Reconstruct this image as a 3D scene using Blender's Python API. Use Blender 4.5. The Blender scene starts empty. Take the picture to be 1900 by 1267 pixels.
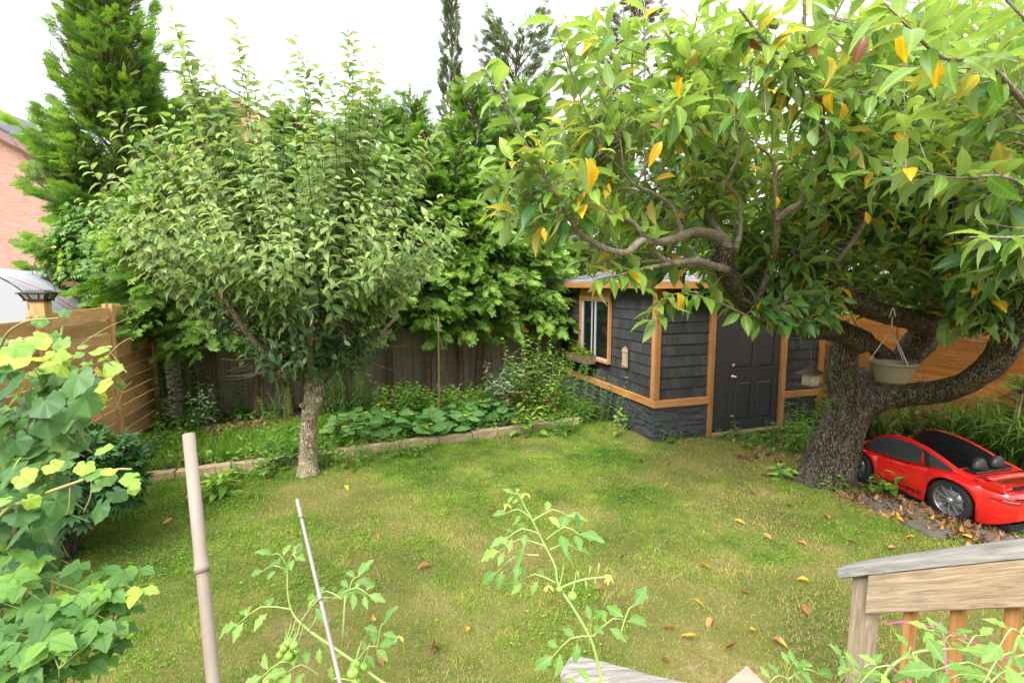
import bpy, math, random
import numpy as np
from mathutils import Vector, Matrix

# ---------------------------------------------------------------- camera, sky, sun, exposure
F_PX = 930.0; PITCH = math.radians(6.4); EYE = 2.4
SC = bpy.context.scene
cam_data = bpy.data.cameras.new('camera'); cam = bpy.data.objects.new('camera', cam_data)
SC.collection.objects.link(cam); SC.camera = cam
cam_data.sensor_width = 36.0; cam_data.lens = 36.0 * F_PX / 1900.0
cam_data.clip_start = 0.05; cam_data.clip_end = 900
cam.location = (0, 0, EYE); cam.rotation_euler = (math.radians(90) - PITCH, 0, 0)

world = bpy.data.worlds.new('World'); SC.world = world; world.use_nodes = True
wn = world.node_tree.nodes; wl = world.node_tree.links; wn.clear()
w_out = wn.new('ShaderNodeOutputWorld'); w_bg = wn.new('ShaderNodeBackground')
w_sky = wn.new('ShaderNodeTexSky'); w_sky.sky_type = 'NISHITA'; w_sky.sun_disc = False
SUN_EL = math.radians(46); SUN_AZ = math.radians(208)
w_sky.sun_elevation = SUN_EL; w_sky.sun_rotation = SUN_AZ
w_tc = wn.new('ShaderNodeTexCoord'); w_map = wn.new('ShaderNodeMapping'); w_map.inputs['Scale'].default_value = (1, 1, 2.6)
w_noise = wn.new('ShaderNodeTexNoise'); w_noise.inputs['Scale'].default_value = 1.6; w_noise.inputs['Detail'].default_value = 5
w_ramp = wn.new('ShaderNodeValToRGB')
w_ramp.color_ramp.elements[0].position = 0.3; w_ramp.color_ramp.elements[0].color = (6.6, 6.85, 7.1, 1)
w_ramp.color_ramp.elements[1].position = 0.75; w_ramp.color_ramp.elements[1].color = (9.0, 9.1, 9.2, 1)
w_mix = wn.new('ShaderNodeMix'); w_mix.data_type = 'RGBA'; w_mix.inputs[0].default_value = 0.93   # cloud deck over the blue
wl.new(w_tc.outputs['Generated'], w_map.inputs['Vector']); wl.new(w_map.outputs[0], w_noise.inputs['Vector'])
wl.new(w_noise.outputs[0], w_ramp.inputs[0]); wl.new(w_sky.outputs[0], w_mix.inputs[6]); wl.new(w_ramp.outputs[0], w_mix.inputs[7])
w_sep = wn.new('ShaderNodeSeparateXYZ'); wl.new(w_tc.outputs['Generated'], w_sep.inputs[0])   # an overcast sky is brightest overhead
w_mr = wn.new('ShaderNodeMapRange'); w_mr.inputs['From Min'].default_value = 0.0; w_mr.inputs['From Max'].default_value = 1.0; w_mr.inputs['To Min'].default_value = 0.43; w_mr.inputs['To Max'].default_value = 1.7
wl.new(w_sep.outputs[2], w_mr.inputs[0]); w_mul = wn.new('ShaderNodeVectorMath'); w_mul.operation = 'SCALE'; wl.new(w_mix.outputs[2], w_mul.inputs[0]); wl.new(w_mr.outputs[0], w_mul.inputs['Scale'])
wl.new(w_mul.outputs[0], w_bg.inputs[0]); w_bg.inputs[1].default_value = 0.14
wl.new(w_bg.outputs[0], w_out.inputs[0])

sun_d = bpy.data.lights.new('sun', 'SUN'); sun_d.energy = 2.3; sun_d.angle = math.radians(24); sun_d.color = (1, 0.96, 0.9)
sun = bpy.data.objects.new('sun', sun_d); SC.collection.objects.link(sun)
sdir = Vector((math.sin(SUN_AZ) * math.cos(SUN_EL), math.cos(SUN_AZ) * math.cos(SUN_EL), math.sin(SUN_EL)))
sun.rotation_euler = sdir.to_track_quat('Z', 'Y').to_euler()
SC.view_settings.view_transform = 'Standard'; SC.view_settings.look = 'None'
SC.view_settings.gamma = 1.0; SC.view_settings.exposure = 1.3
SC.render.engine = 'CYCLES'
SC.cycles.use_denoising = True
SC.cycles.max_bounces = 6; SC.cycles.diffuse_bounces = 4; SC.cycles.glossy_bounces = 2
SC.cycles.transmission_bounces = 4; SC.cycles.transparent_max_bounces = 6
SC.cycles.caustics_reflective = False; SC.cycles.caustics_refractive = False

# ---------------------------------------------------------------- helpers
CP, SP = math.cos(PITCH), math.sin(PITCH)
def P(px, py, d):                       # a photo pixel at a camera depth -> world
    a = (px - 950) / F_PX; b = (633.5 - py) / F_PX
    return Vector((a * d, d * (CP + b * SP), EYE + d * (-SP + b * CP)))
def G(px, py, z=0.0):                   # a photo pixel on the plane of height z
    a = (px - 950) / F_PX; b = (633.5 - py) / F_PX
    d = (z - EYE) / (-SP + b * CP)
    return P(px, py, d)
PI = math.pi
TH = math.radians(18.1)                 # the yard stands turned by this
UV = np.array([math.cos(TH), math.sin(TH), 0]); VV = np.array([-math.sin(TH), math.cos(TH), 0])
RZ = TH

def _hash(ix, iy, iz, seed):
    h = (ix.astype(np.int64) * 374761393 + iy.astype(np.int64) * 668265263 + iz.astype(np.int64) * 2147483647 + seed * 1274126177) & 0xffffffff
    h = ((h ^ (h >> 13)) * 1274126177) & 0xffffffff
    h = (h ^ (h >> 16)) & 0xffffff
    return h / float(0xffffff)
def vnoise(p, freq=1.0, seed=0):        # value noise, (N,3) or (N,2) -> 0..1
    p = np.asarray(p, float) * freq
    if p.shape[1] == 2: p = np.column_stack([p, np.zeros(len(p))])
    i = np.floor(p).astype(np.int64); f = p - i; f = f * f * (3 - 2 * f)
    r = 0
    for dx in (0, 1):
        for dy in (0, 1):
            for dz in (0, 1):
                w = (f[:, 0] if dx else 1 - f[:, 0]) * (f[:, 1] if dy else 1 - f[:, 1]) * (f[:, 2] if dz else 1 - f[:, 2])
                r = r + w * _hash(i[:, 0] + dx, i[:, 1] + dy, i[:, 2] + dz, seed)
    return r
def fbm(p, freq=1.0, seed=0, octv=4):
    s = 0; a = 0.5; t = 0
    for o in range(octv):
        s = s + a * vnoise(p, freq * 2 ** o, seed + o * 7); t += a; a *= 0.5
    return s / t

class Geo:
    """Collects verts / faces in numpy and links them as one mesh object."""
    def __init__(s): s.v = []; s.lp = []; s.cnt = []; s.mi = []; s.ti = []; s.sm = []; s.n = 0; s.uv = []
    def add(s, v, f, mat=0, tint=0.5, smooth=False, uv=None):
        v = np.asarray(v, float).reshape(-1, 3); s.uv.append(np.zeros((len(v), 3), np.float32) if uv is None else uv.astype(np.float32))
        if isinstance(f, np.ndarray):
            m, k = f.shape; s.lp.append((f + s.n).ravel()); s.cnt.append(np.full(m, k))
        else:
            m = len(f); s.lp.append(np.array([i for q in f for i in q], int) + s.n); s.cnt.append(np.array([len(q) for q in f]))
        s.v.append(v); s.n += len(v)
        s.mi.append(np.broadcast_to(np.asarray(mat), (m,))); s.ti.append(np.broadcast_to(np.asarray(tint, float), (m,)))
        s.sm.append(np.full(m, smooth))
        return s
    def box(s, c, size, mat=0, tint=0.5, rot=None, taper=0.0):
        hx, hy, hz = size[0] / 2, size[1] / 2, size[2] / 2
        v = np.array([[x * hx, y * hy, z * hz] for z in (-1, 1) for y in (-1, 1) for x in (-1, 1)], float)
        if rot is not None: v = v @ np.array(rot.to_3x3()).T
        v = v + np.array(c, float)
        return s.add(v, [(0, 2, 3, 1), (4, 5, 7, 6), (0, 1, 5, 4), (2, 6, 7, 3), (0, 4, 6, 2), (1, 3, 7, 5)], mat, tint)
    def bx(s, lo, hi, mat=0, tint=0.5):
        lo = np.array(lo, float); hi = np.array(hi, float)
        return s.box((lo + hi) / 2, hi - lo, mat, tint)
    def beam(s, a, b, w, h, mat=0, tint=0.5, up=(0, 0, 1)):
        a = Vector(a); b = Vector(b); x = (b - a); L = x.length; x.normalize()
        y = Vector(up).cross(x).normalized(); z = x.cross(y)
        R = Matrix((x, y, z)).transposed()
        return s.box((a + b) / 2, (L, w, h), mat, tint, R)
    def tube(s, pts, rad, sides=8, mat=0, tint=0.5, cap=True, rough=0.0, seed=0, smooth=True, sub=1, flut=0.0):
        pts = np.array([tuple(p) for p in pts], float); rad = np.broadcast_to(np.asarray(rad, float), (len(pts),)).copy()
        if sub > 1: pts, rad = resample(pts, rad, sub)
        n = len(pts)
        t = np.gradient(pts, axis=0); t /= np.linalg.norm(t, axis=1, keepdims=True) + 1e-9
        ref = np.array([0, 0, 1.0]) if abs(t[0][2]) < 0.9 else np.array([1.0, 0, 0])
        nn = np.cross(t[0], ref); nn /= np.linalg.norm(nn)
        ang = np.linspace(0, 2 * PI, sides, endpoint=False); V = []
        for i in range(n):
            nn = nn - t[i] * np.dot(nn, t[i]); nn /= np.linalg.norm(nn) + 1e-9; bb = np.cross(t[i], nn)
            V.append(pts[i] + rad[i] * (np.cos(ang)[:, None] * nn + np.sin(ang)[:, None] * bb))
        V = np.array(V).reshape(-1, 3)
        if rough > 0:
            C = np.repeat(pts, sides, 0); d = V - C
            nz = fbm(V * np.array([1, 1, 0.45]), 9.0, seed, 4) - 0.5
            nz2 = fbm(V, 2.2, seed + 50, 2) - 0.5
            V = C + d * (1 + rough * (nz * 1.3 + nz2 * 1.6))[:, None]
        i, j = np.meshgrid(np.arange(n - 1), np.arange(sides), indexing='ij'); j2 = (j + 1) % sides
        q = np.stack([i * sides + j, i * sides + j2, (i + 1) * sides + j2, (i + 1) * sides + j], -1).reshape(-1, 4)
        s.add(V, q, mat, tint, smooth)
        if cap:
            s.lp.append(np.arange(sides)[::-1] + s.n - n * sides); s.cnt.append(np.array([sides]))
            s.lp.append(np.arange(sides) + s.n - sides); s.cnt.append(np.array([sides]))
            s.mi.append(np.array([mat, mat])); s.ti.append(np.array([tint, tint], float)); s.sm.append(np.array([False, False]))
        return s
    def lathe(s, prof, c=(0, 0, 0), sides=24, mat=0, tint=0.5, smooth=True, sy=1.0):
        prof = np.array(prof, float); n = len(prof); ang = np.linspace(0, 2 * PI, sides, endpoint=False)
        V = np.stack([prof[:, 0][:, None] * np.cos(ang), prof[:, 0][:, None] * np.sin(ang) * sy, np.repeat(prof[:, 1][:, None], sides, 1)], -1).reshape(-1, 3) + np.array(c)
        i, j = np.meshgrid(np.arange(n - 1), np.arange(sides), indexing='ij'); j2 = (j + 1) % sides
        q = np.stack([i * sides + j, i * sides + j2, (i + 1) * sides + j2, (i + 1) * sides + j], -1).reshape(-1, 4)
        return s.add(V, q, mat, tint, smooth)
    def prism(s, poly, axis_off, mat=0, tint=0.5):        # poly: list of 3D pts, extruded by vector
        a = np.array([tuple(p) for p in poly], float); b = a + np.array(axis_off, float); n = len(a)
        f = [tuple(range(n))[::-1], tuple(range(n, 2 * n))] + [(i, (i + 1) % n, n + (i + 1) % n, n + i) for i in range(n)]
        return s.add(np.vstack([a, b]), f, mat, tint)
    def scatter(s, tv, tf, pos, ax, up, scale, tint, mat=0, smooth=True, wid=None):
        pos = np.asarray(pos, float); N = len(pos)
        if N == 0: return s
        ax = np.asarray(ax, float); ax = ax / (np.linalg.norm(ax, axis=1, keepdims=True) + 1e-9)
        up = np.asarray(up, float); y = np.cross(up, ax); y /= np.linalg.norm(y, axis=1, keepdims=True) + 1e-9
        z = np.cross(ax, y); scale = np.broadcast_to(np.asarray(scale, float), (N,))
        w = scale if wid is None else scale * wid
        V = pos[:, None, :] + (tv[None, :, 0, None] * ax[:, None, :] * scale[:, None, None] + tv[None, :, 1, None] * y[:, None, :] * np.asarray(w)[:, None, None]
             + tv[None, :, 2, None] * z[:, None, :] * scale[:, None, None])
        k = len(tv); Fc = tf[None] + (np.arange(N) * k)[:, None, None]
        tint = np.repeat(np.broadcast_to(np.asarray(tint, float), (N,)), len(tf))
        return s.add(V.reshape(-1, 3), Fc.reshape(-1, tf.shape[1]), mat, tint, smooth, uv=np.tile(tv, (N, 1)))
    def mesh(s, name, mats):
        me = bpy.data.meshes.new(name)
        v = np.vstack(s.v); lp = np.concatenate(s.lp); cnt = np.concatenate(s.cnt)
        me.vertices.add(len(v)); me.vertices.foreach_set('co', v.ravel().astype(np.float32))
        me.loops.add(len(lp)); me.loops.foreach_set('vertex_index', lp.astype(np.int32))
        me.polygons.add(len(cnt)); st = np.concatenate([[0], np.cumsum(cnt)[:-1]])
        me.polygons.foreach_set('loop_start', st.astype(np.int32))
        me.polygons.foreach_set('material_index', np.concatenate(s.mi).astype(np.int32))
        me.polygons.foreach_set('use_smooth', np.concatenate(s.sm).astype(bool))
        me.update(calc_edges=True)
        at = me.attributes.new('tint', 'FLOAT', 'FACE'); at.data.foreach_set('value', np.concatenate(s.ti).astype(np.float32))
        if max(np.abs(u).max() if len(u) else 0 for u in s.uv) > 0:
            lc = me.attributes.new('leafco', 'FLOAT_VECTOR', 'POINT'); lc.data.foreach_set('vector', np.vstack(s.uv).ravel())
        for m in (mats if isinstance(mats, (list, tuple)) else [mats]): me.materials.append(m)
        return me
    def build(s, name, mats, parent=None, bevel=0.0):
        o = bpy.data.objects.new(name, s.mesh(name, mats)); SC.collection.objects.link(o)
        if parent is not None: o.parent = parent
        if bevel:
            b = o.modifiers.new('bevel', 'BEVEL'); b.width = bevel; b.segments = 1; b.limit_method = 'ANGLE'
        return o

def resample(pts, rad, k):              # Catmull-Rom
    P0 = np.vstack([2 * pts[0] - pts[1], pts, 2 * pts[-1] - pts[-2]]); out = []; r = []
    for i in range(1, len(P0) - 2):
        for j in range(k):
            t = j / k; a, b, c, d = P0[i - 1], P0[i], P0[i + 1], P0[i + 2]
            out.append(0.5 * ((2 * b) + (c - a) * t + (2 * a - 5 * b + 4 * c - d) * t * t + (-a + 3 * b - 3 * c + d) * t ** 3))
            r.append(rad[i - 1] * (1 - t) + rad[i] * t)
    out.append(pts[-1]); r.append(rad[-1])
    return np.array(out), np.array(r)

def tag(o, label=None, cat=None, group=None, kind=None):
    if label: o['label'] = label
    if cat: o['category'] = cat
    if group: o['group'] = group
    if kind: o['kind'] = kind
    return o
def empty(name, loc, label, cat, rz=0.0, group=None):
    o = bpy.data.objects.new(name, None); SC.collection.objects.link(o); o.location = loc; o.rotation_euler = (0, 0, rz)
    o.empty_display_size = 0.2
    return tag(o, label, cat, group)
def copy_tree(o, parent=None):
    c = o.copy(); SC.collection.objects.link(c); c.parent = parent
    for ch in [k for k in bpy.data.objects if k.parent == o]: copy_tree(ch, c)
    return c

# ---------------------------------------------------------------- leaf templates
def leaf_t(w=0.45, fold=0.12, curl=0.25, n=4, tip=0.0, wide=0.45, wave=0.0):
    """Leaf blade along +x, unit length, normal +z; folded on its rib and curled down towards the tip."""
    rows = []; xs = np.linspace(0, 1, n + 1)
    for i, x in enumerate(xs):
        hw = w / 2 * (math.sin(PI * min(1, x ** (0.5 / max(wide, .2)))) ** 0.8) * (1 - .45 * x ** 4) if 0 < x < 1 else 0.0
        z = -curl * x * x; wv = wave * math.sin(i * 2.4)
        rows += [(x, hw, z + fold * hw * 2 + wv * hw), (x, 0, z), (x, -hw, z + fold * hw * 2 - wv * hw)]
    v = np.array(rows); f = []
    for i in range(n):
        a = i * 3; b = a + 3
        f += [(a, a + 1, b + 1, b), (a + 1, a + 2, b + 2, b + 1)]
    v[:, 2] -= 0
    # open the tips a hair so that no face is degenerate
    v[0, 1] = 0.012; v[2, 1] = -0.012; v[-3, 1] = 0.006; v[-1, 1] = -0.006
    return v, np.array(f)
def disc_leaf(n=11, lobes=5, depth=0.12, cup=0.15, notch=0.35, teeth=0.03):
    """Round lobed leaf (vine, squash): two rings of quads about the stalk point, pleated along its ribs."""
    m = n * 2; ang = np.linspace(-PI + notch, PI - notch, m + 1); v = [(0.16, 0, 0.02)] * (m + 1)
    for fr in (.5, 1.0):
        for k, a in enumerate(ang):
            r = 0.5 * (1 + depth * math.cos(a * lobes) + (teeth * (-1) ** k if fr == 1 else 0))
            x = 0.32 + r * math.cos(a) * 1.05; y = r * math.sin(a); x = .16 + (x - .16) * fr; y *= fr
            v.append((x, y, -cup * (r * fr) ** 2 * 1.8 + .035 * fr * math.cos(a * lobes) + .02 * math.sin(a * 3 + 1) * fr))
    v = np.array(v, float); v[:m + 1, 1] = np.sin(ang) * .004; v[:m + 1, 0] += np.cos(ang) * .004; f = []
    for q in range(2):
        for i in range(m): f.append((q * (m + 1) + i, (q + 1) * (m + 1) + i, (q + 1) * (m + 1) + i + 1, q * (m + 1) + i + 1))
    return v, np.array(f)
def merge_t(parts):
    V = []; Fs = []; n = 0
    for v, f in parts: V.append(v); Fs.append(f + n); n += len(v)
    return np.vstack(V), np.vstack(Fs)
def xf(t, rz=0.0, s=1.0, off=(0, 0, 0), ry=0.0, rx=0.0):
    v, f = t; M = np.array((Matrix.Rotation(rz, 3, 'Z') @ Matrix.Rotation(ry, 3, 'Y') @ Matrix.Rotation(rx, 3, 'X')))
    return (v * s) @ M.T + np.array(off), f
def spray_t(seed=0):
    """Flat scale-leaf spray of a white cedar: side shoots off a drooping axis, each with side shoots of its own."""
    r = random.Random(seed); parts = []
    def sl(x0, y0, z0, a, L, w, dz):
        ca, sa = math.cos(a), math.sin(a)
        v = [(x0 - sa * w * .3, y0 + ca * w * .3, z0), (x0 + ca * L * .5 - sa * w, y0 + sa * L * .5 + ca * w, z0 + dz * .4 + .004),
             (x0 + ca * L, y0 + sa * L, z0 + dz), (x0 + ca * L * .5 + sa * w, y0 + sa * L * .5 - ca * w, z0 + dz * .4 - .004)]
        parts.append((np.array(v), np.array([(0, 1, 2, 3)])))
    sl(0, 0, 0, 0, 1.0, 0.028, -0.12)
    for i in range(7):
        x = 0.06 + i * 0.125; z = -0.12 * x; L = (0.34 - abs(i - 2) * 0.04) * r.uniform(.85, 1.15)
        for sd in (1, -1):
            a = sd * r.uniform(.6, .85); dz = r.uniform(-.08, .03)
            sl(x, 0, z, a, L, 0.030, dz)
            if L > .18:
                for q, rel in ((.28, .65), (.5, -.65), (.7, .6)):
                    sl(x + math.cos(a) * L * q, math.sin(a) * L * q, z + dz * q, a + rel, L * .42, 0.026, dz * .4)
    return merge_t(parts)

# ---------------------------------------------------------------- materials
def new_mat(name):
    m = bpy.data.materials.new(name); m.use_nodes = True; nt = m.node_tree; nt.nodes.clear()
    out = nt.nodes.new('ShaderNodeOutputMaterial'); b = nt.nodes.new('ShaderNodeBsdfPrincipled'); nt.links.new(b.outputs[0], out.inputs[0])
    return m, nt, b, out
def N(nt, typ, **kw):
    n = nt.nodes.new('ShaderNode' + typ)
    for k, v in kw.items():
        if k in n.inputs.keys(): n.inputs[k].default_value = v
        else: setattr(n, k, v)
    return n
def ramp(nt, stops, src):
    r = nt.nodes.new('ShaderNodeValToRGB'); cr = r.color_ramp
    while len(cr.elements) < len(stops): cr.elements.new(0.5)
    for e, (p, c) in zip(cr.elements, stops): e.position = p; e.color = (*c, 1)
    nt.links.new(src, r.inputs[0]); return r.outputs[0]
def math_n(nt, op, a, b=None):
    n = nt.nodes.new('ShaderNodeMath'); n.operation = op
    for i, x in enumerate((a, b)):
        if x is None: continue
        if isinstance(x, (int, float)): n.inputs[i].default_value = x
        else: nt.links.new(x, n.inputs[i])
    return n.outputs[0]
def mixc(nt, fac, a, b, blend='MIX'):
    n = nt.nodes.new('ShaderNodeMix'); n.data_type = 'RGBA'; n.blend_type = blend
    for i, x in ((0, fac), (6, a), (7, b)):
        if isinstance(x, (int, float)): n.inputs[i].default_value = x
        elif isinstance(x, tuple): n.inputs[i].default_value = (*x, 1)
        else: nt.links.new(x, n.inputs[i])
    return n.outputs[2]
def coords(nt, scale=(1, 1, 1), shift_by_tint=True):
    tc = nt.nodes.new('ShaderNodeTexCoord'); mp = nt.nodes.new('ShaderNodeMapping'); mp.inputs['Scale'].default_value = scale
    nt.links.new(tc.outputs['Object'], mp.inputs[0])
    if shift_by_tint:
        at = nt.nodes.new('ShaderNodeAttribute'); at.attribute_name = 'tint'
        cb = nt.nodes.new('ShaderNodeCombineXYZ')
        m = math_n(nt, 'MULTIPLY', at.outputs['Fac'], 37.0)
        for i in range(3): nt.links.new(m, cb.inputs[i])
        nt.links.new(cb.outputs[0], mp.inputs['Location'])
    return mp.outputs[0]
def tint_out(nt):
    at = nt.nodes.new('ShaderNodeAttribute'); at.attribute_name = 'tint'; return at.outputs['Fac']
def noise(nt, vec, scale, detail=4, rough=0.55, dist=0.0):
    n = nt.nodes.new('ShaderNodeTexNoise'); n.inputs['Scale'].default_value = scale; n.inputs['Detail'].default_value = detail
    n.inputs['Roughness'].default_value = rough; n.inputs['Distortion'].default_value = dist
    nt.links.new(vec, n.inputs['Vector']); return n.outputs['Fac']
def bump(nt, b, h, strength=0.4, dist=0.01):
    n = nt.nodes.new('ShaderNodeBump'); n.inputs['Strength'].default_value = strength; n.inputs['Distance'].default_value = dist
    nt.links.new(h, n.inputs['Height']); nt.links.new(n.outputs[0], b.inputs['Normal']); return n

def leaf_mat(name, stops, back=None, trans=0.35, rough=0.5, mott=0.35, backmix=0.6, nscale=14.0, veins=None, vfreq=8.0, vamt=0.35):
    """Leaf colour from the per-leaf tint; blotches; a paler underside; light passing through."""
    m, nt, b, out = new_mat(name)
    c = ramp(nt, stops, tint_out(nt))
    tc = nt.nodes.new('ShaderNodeTexCoord'); nf = noise(nt, tc.outputs['Object'], nscale, 3)
    c = mixc(nt, mott, c, mixc(nt, nf, (0.35, 0.35, 0.35), (1.5, 1.55, 1.35)), 'MULTIPLY')
    vh = None
    if veins:
        at = nt.nodes.new('ShaderNodeAttribute'); at.attribute_name = 'leafco'; sx = nt.nodes.new('ShaderNodeSeparateXYZ'); nt.links.new(at.outputs['Vector'], sx.inputs[0])
        u = sx.outputs[0]; v_ = math_n(nt, 'ABSOLUTE', sx.outputs[1])
        if veins == 'palmate':
            an = math_n(nt, 'ARCTAN2', sx.outputs[1], math_n(nt, 'SUBTRACT', u, 0.16)); ray = math_n(nt, 'ABSOLUTE', math_n(nt, 'SINE', math_n(nt, 'MULTIPLY', an, 2.6)))
            rib = math_n(nt, 'SUBTRACT', 1.0, math_n(nt, 'MINIMUM', math_n(nt, 'MULTIPLY', ray, 4.0), 1.0))
            dd = math_n(nt, 'POWER', math_n(nt, 'ADD', math_n(nt, 'MULTIPLY', v_, v_), math_n(nt, 'POWER', math_n(nt, 'SUBTRACT', u, .16), 2.0)), .5)
            sec = math_n(nt, 'ABSOLUTE', math_n(nt, 'SINE', math_n(nt, 'ADD', math_n(nt, 'MULTIPLY', dd, 38.0), math_n(nt, 'MULTIPLY', ray, -5.0))))
        else:
            rib = math_n(nt, 'SUBTRACT', 1.0, math_n(nt, 'MINIMUM', math_n(nt, 'MULTIPLY', v_, 20.0), 1.0))
            sec = math_n(nt, 'ABSOLUTE', math_n(nt, 'SINE', math_n(nt, 'MULTIPLY', math_n(nt, 'SUBTRACT', u, math_n(nt, 'MULTIPLY', v_, .8)), vfreq * PI)))
        sec = math_n(nt, 'SUBTRACT', 1.0, math_n(nt, 'MINIMUM', math_n(nt, 'MULTIPLY', sec, 2.2), 1.0))
        vh = math_n(nt, 'MAXIMUM', rib, math_n(nt, 'MULTIPLY', sec, .6))
        c = mixc(nt, math_n(nt, 'MULTIPLY', vh, abs(vamt) * 1.6), c, mixc(nt, 1.0, c, (2.0, 1.75, 2.2) if vamt > 0 else (.5, .6, .5), 'MULTIPLY'))
    if back:
        ge = nt.nodes.new('ShaderNodeNewGeometry')
        c = mixc(nt, math_n(nt, 'MULTIPLY', ge.outputs['Backfacing'], backmix), c, back)
    nt.links.new(c, b.inputs['Base Color']); b.inputs['Roughness'].default_value = rough
    b.inputs['Specular IOR Level'].default_value = 0.35
    if vh is not None: bump(nt, b, vh, -.5, .004)
    tr = nt.nodes.new('ShaderNodeBsdfTranslucent')
    nt.links.new(mixc(nt, 1.0, c, (1.35, 1.45, 0.6), 'MULTIPLY'), tr.inputs[0])
    mx = nt.nodes.new('ShaderNodeMixShader'); mx.inputs[0].default_value = trans
    nt.links.new(b.outputs[0], mx.inputs[1]); nt.links.new(tr.outputs[0], mx.inputs[2]); nt.links.new(mx.outputs[0], out.inputs[0])
    return m
def wood_mat(name, c1, c2, c3=None, axis=0, rough=0.7, grain=18.0, knots=True, weather=0.0, wcol=(.3, .29, .27), bstr=0.35):
    """Sawn board: grain runs along `axis`; every board has its own offset and tone through its tint."""
    m, nt, b, out = new_mat(name)
    sc = [1.0, 1.0, 1.0]; sc[axis] = 0.07
    v = coords(nt, tuple(sc)); g = noise(nt, v, grain, 6, 0.62, 1.4); g2 = noise(nt, v, grain * 5, 3, 0.6)
    c = ramp(nt, [(0.3, c1), (0.5, tuple((a + d) / 2 for a, d in zip(c1, c2))), (0.68, c2)], g)
    t = tint_out(nt); big = noise(nt, coords(nt, (1, 1, 1), False), 2.3, 5, 0.65); c = mixc(nt, 1.0, c, mixc(nt, big, (.68, .66, .62), (1.3, 1.31, 1.33)), 'MULTIPLY'); c = mixc(nt, 0.9, c, mixc(nt, t, (0.72, 0.70, 0.66), (1.22, 1.2, 1.16)), 'MULTIPLY')
    c = mixc(nt, 0.35, c, mixc(nt, g2, (0.55, 0.5, 0.45), (1.35, 1.35, 1.35)), 'MULTIPLY')
    if knots:
        sk = [5.0, 5.0, 5.0]; sk[axis] = 2.2
        vv = coords(nt, tuple(sk)); vo = nt.nodes.new('ShaderNodeTexVoronoi'); nt.links.new(vv, vo.inputs['Vector']); vo.inputs['Scale'].default_value = 1.0
        k = math_n(nt, 'LESS_THAN', vo.outputs['Distance'], 0.10)
        c = mixc(nt, math_n(nt, 'MULTIPLY', k, 0.6), c, tuple(x * 0.3 for x in c1))
    if weather > 0:
        v2 = coords(nt, (1.5, 1.5, 1.5)); w = noise(nt, v2, 1.6, 5)
        wf = ramp(nt, [(0.5 - weather * .35, (0, 0, 0)), (0.75 - weather * .2, (1, 1, 1))], w)
        c = mixc(nt, math_n(nt, 'MULTIPLY', wf, min(1, weather + .2)), c, mixc(nt, g, tuple(x * .55 for x in wcol), tuple(x * 1.3 for x in wcol)))
    nt.links.new(c, b.inputs['Base Color']); b.inputs['Roughness'].default_value = rough; b.inputs['Specular IOR Level'].default_value = 0.3
    bump(nt, b, math_n(nt, 'ADD', g, math_n(nt, 'MULTIPLY', g2, 0.5)), bstr, 0.004)
    return m
def bark_mat(name, c1, c2, moss=None, scale=9.0, strength=0.9, ridge=(1, 1, 0.28), dist=0.03):
    m, nt, b, out = new_mat(name)
    v = coords(nt, ridge, False); n1 = noise(nt, v, scale, 8, 0.65, 1.2)
    vo = nt.nodes.new('ShaderNodeTexVoronoi'); vo.feature = 'DISTANCE_TO_EDGE'; vo.inputs['Scale'].default_value = scale * 3.6
    wv = nt.nodes.new('ShaderNodeVectorMath'); wv.operation = 'ADD'
    nn = nt.nodes.new('ShaderNodeTexNoise'); nn.inputs['Scale'].default_value = scale; nt.links.new(v, nn.inputs['Vector'])
    sm = nt.nodes.new('ShaderNodeVectorMath'); sm.operation = 'SCALE'; sm.inputs['Scale'].default_value = 0.3; nt.links.new(nn.outputs['Color'], sm.inputs[0])
    nt.links.new(v, wv.inputs[0]); nt.links.new(sm.outputs[0], wv.inputs[1]); nt.links.new(wv.outputs[0], vo.inputs['Vector'])
    e = math_n(nt, 'MINIMUM', math_n(nt, 'MULTIPLY', vo.outputs['Distance'], 5.0), 1.0)
    h = math_n(nt, 'ADD', math_n(nt, 'MULTIPLY', e, 0.5), math_n(nt, 'MULTIPLY', n1, 1.1))
    c = ramp(nt, [(0.36, tuple(x * .3 for x in c1)), (0.56, c1), (0.78, c2)], math_n(nt, 'MULTIPLY', h, 0.72))
    if moss:
        v2 = coords(nt, (1, 1, 1), False); mo = noise(nt, v2, 2.6, 6, 0.7)
        c = mixc(nt, ramp(nt, [(0.5, (0, 0, 0)), (0.68, (.75, .75, .75))], mo), c, moss)
    nt.links.new(c, b.inputs['Base Color']); b.inputs['Roughness'].default_value = 0.9; b.inputs['Specular IOR Level'].default_value = 0.15
    bump(nt, b, h, strength, dist)
    return m
def plain(name, col, rough=0.5, metal=0.0, var=0.12, nsc=12.0, bstr=0.0, spec=0.5, coat=0.0, stretch=(1, 1, 1)):
    """Painted / plastic / metal surface with a little uneven wear."""
    m, nt, b, out = new_mat(name)
    v = coords(nt, stretch, False); n1 = noise(nt, v, nsc, 5)
    c = mixc(nt, 1.0, col, mixc(nt, n1, (1 - var * 2,) * 3, (1 + var * 2,) * 3), 'MULTIPLY')
    c = mixc(nt, 1.0, c, mixc(nt, tint_out(nt), (.85, .85, .85), (1.15, 1.15, 1.15)), 'MULTIPLY')
    nt.links.new(c, b.inputs['Base Color']); b.inputs['Metallic'].default_value = metal; b.inputs['Specular IOR Level'].default_value = spec
    b.inputs['Coat Weight'].default_value = coat; b.inputs['Coat Roughness'].default_value = 0.12
    nt.links.new(math_n(nt, 'ADD', math_n(nt, 'MULTIPLY', n1, 0.25), rough - 0.12), b.inputs['Roughness'])
    if bstr: bump(nt, b, n1, bstr, 0.003)
    return m
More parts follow.
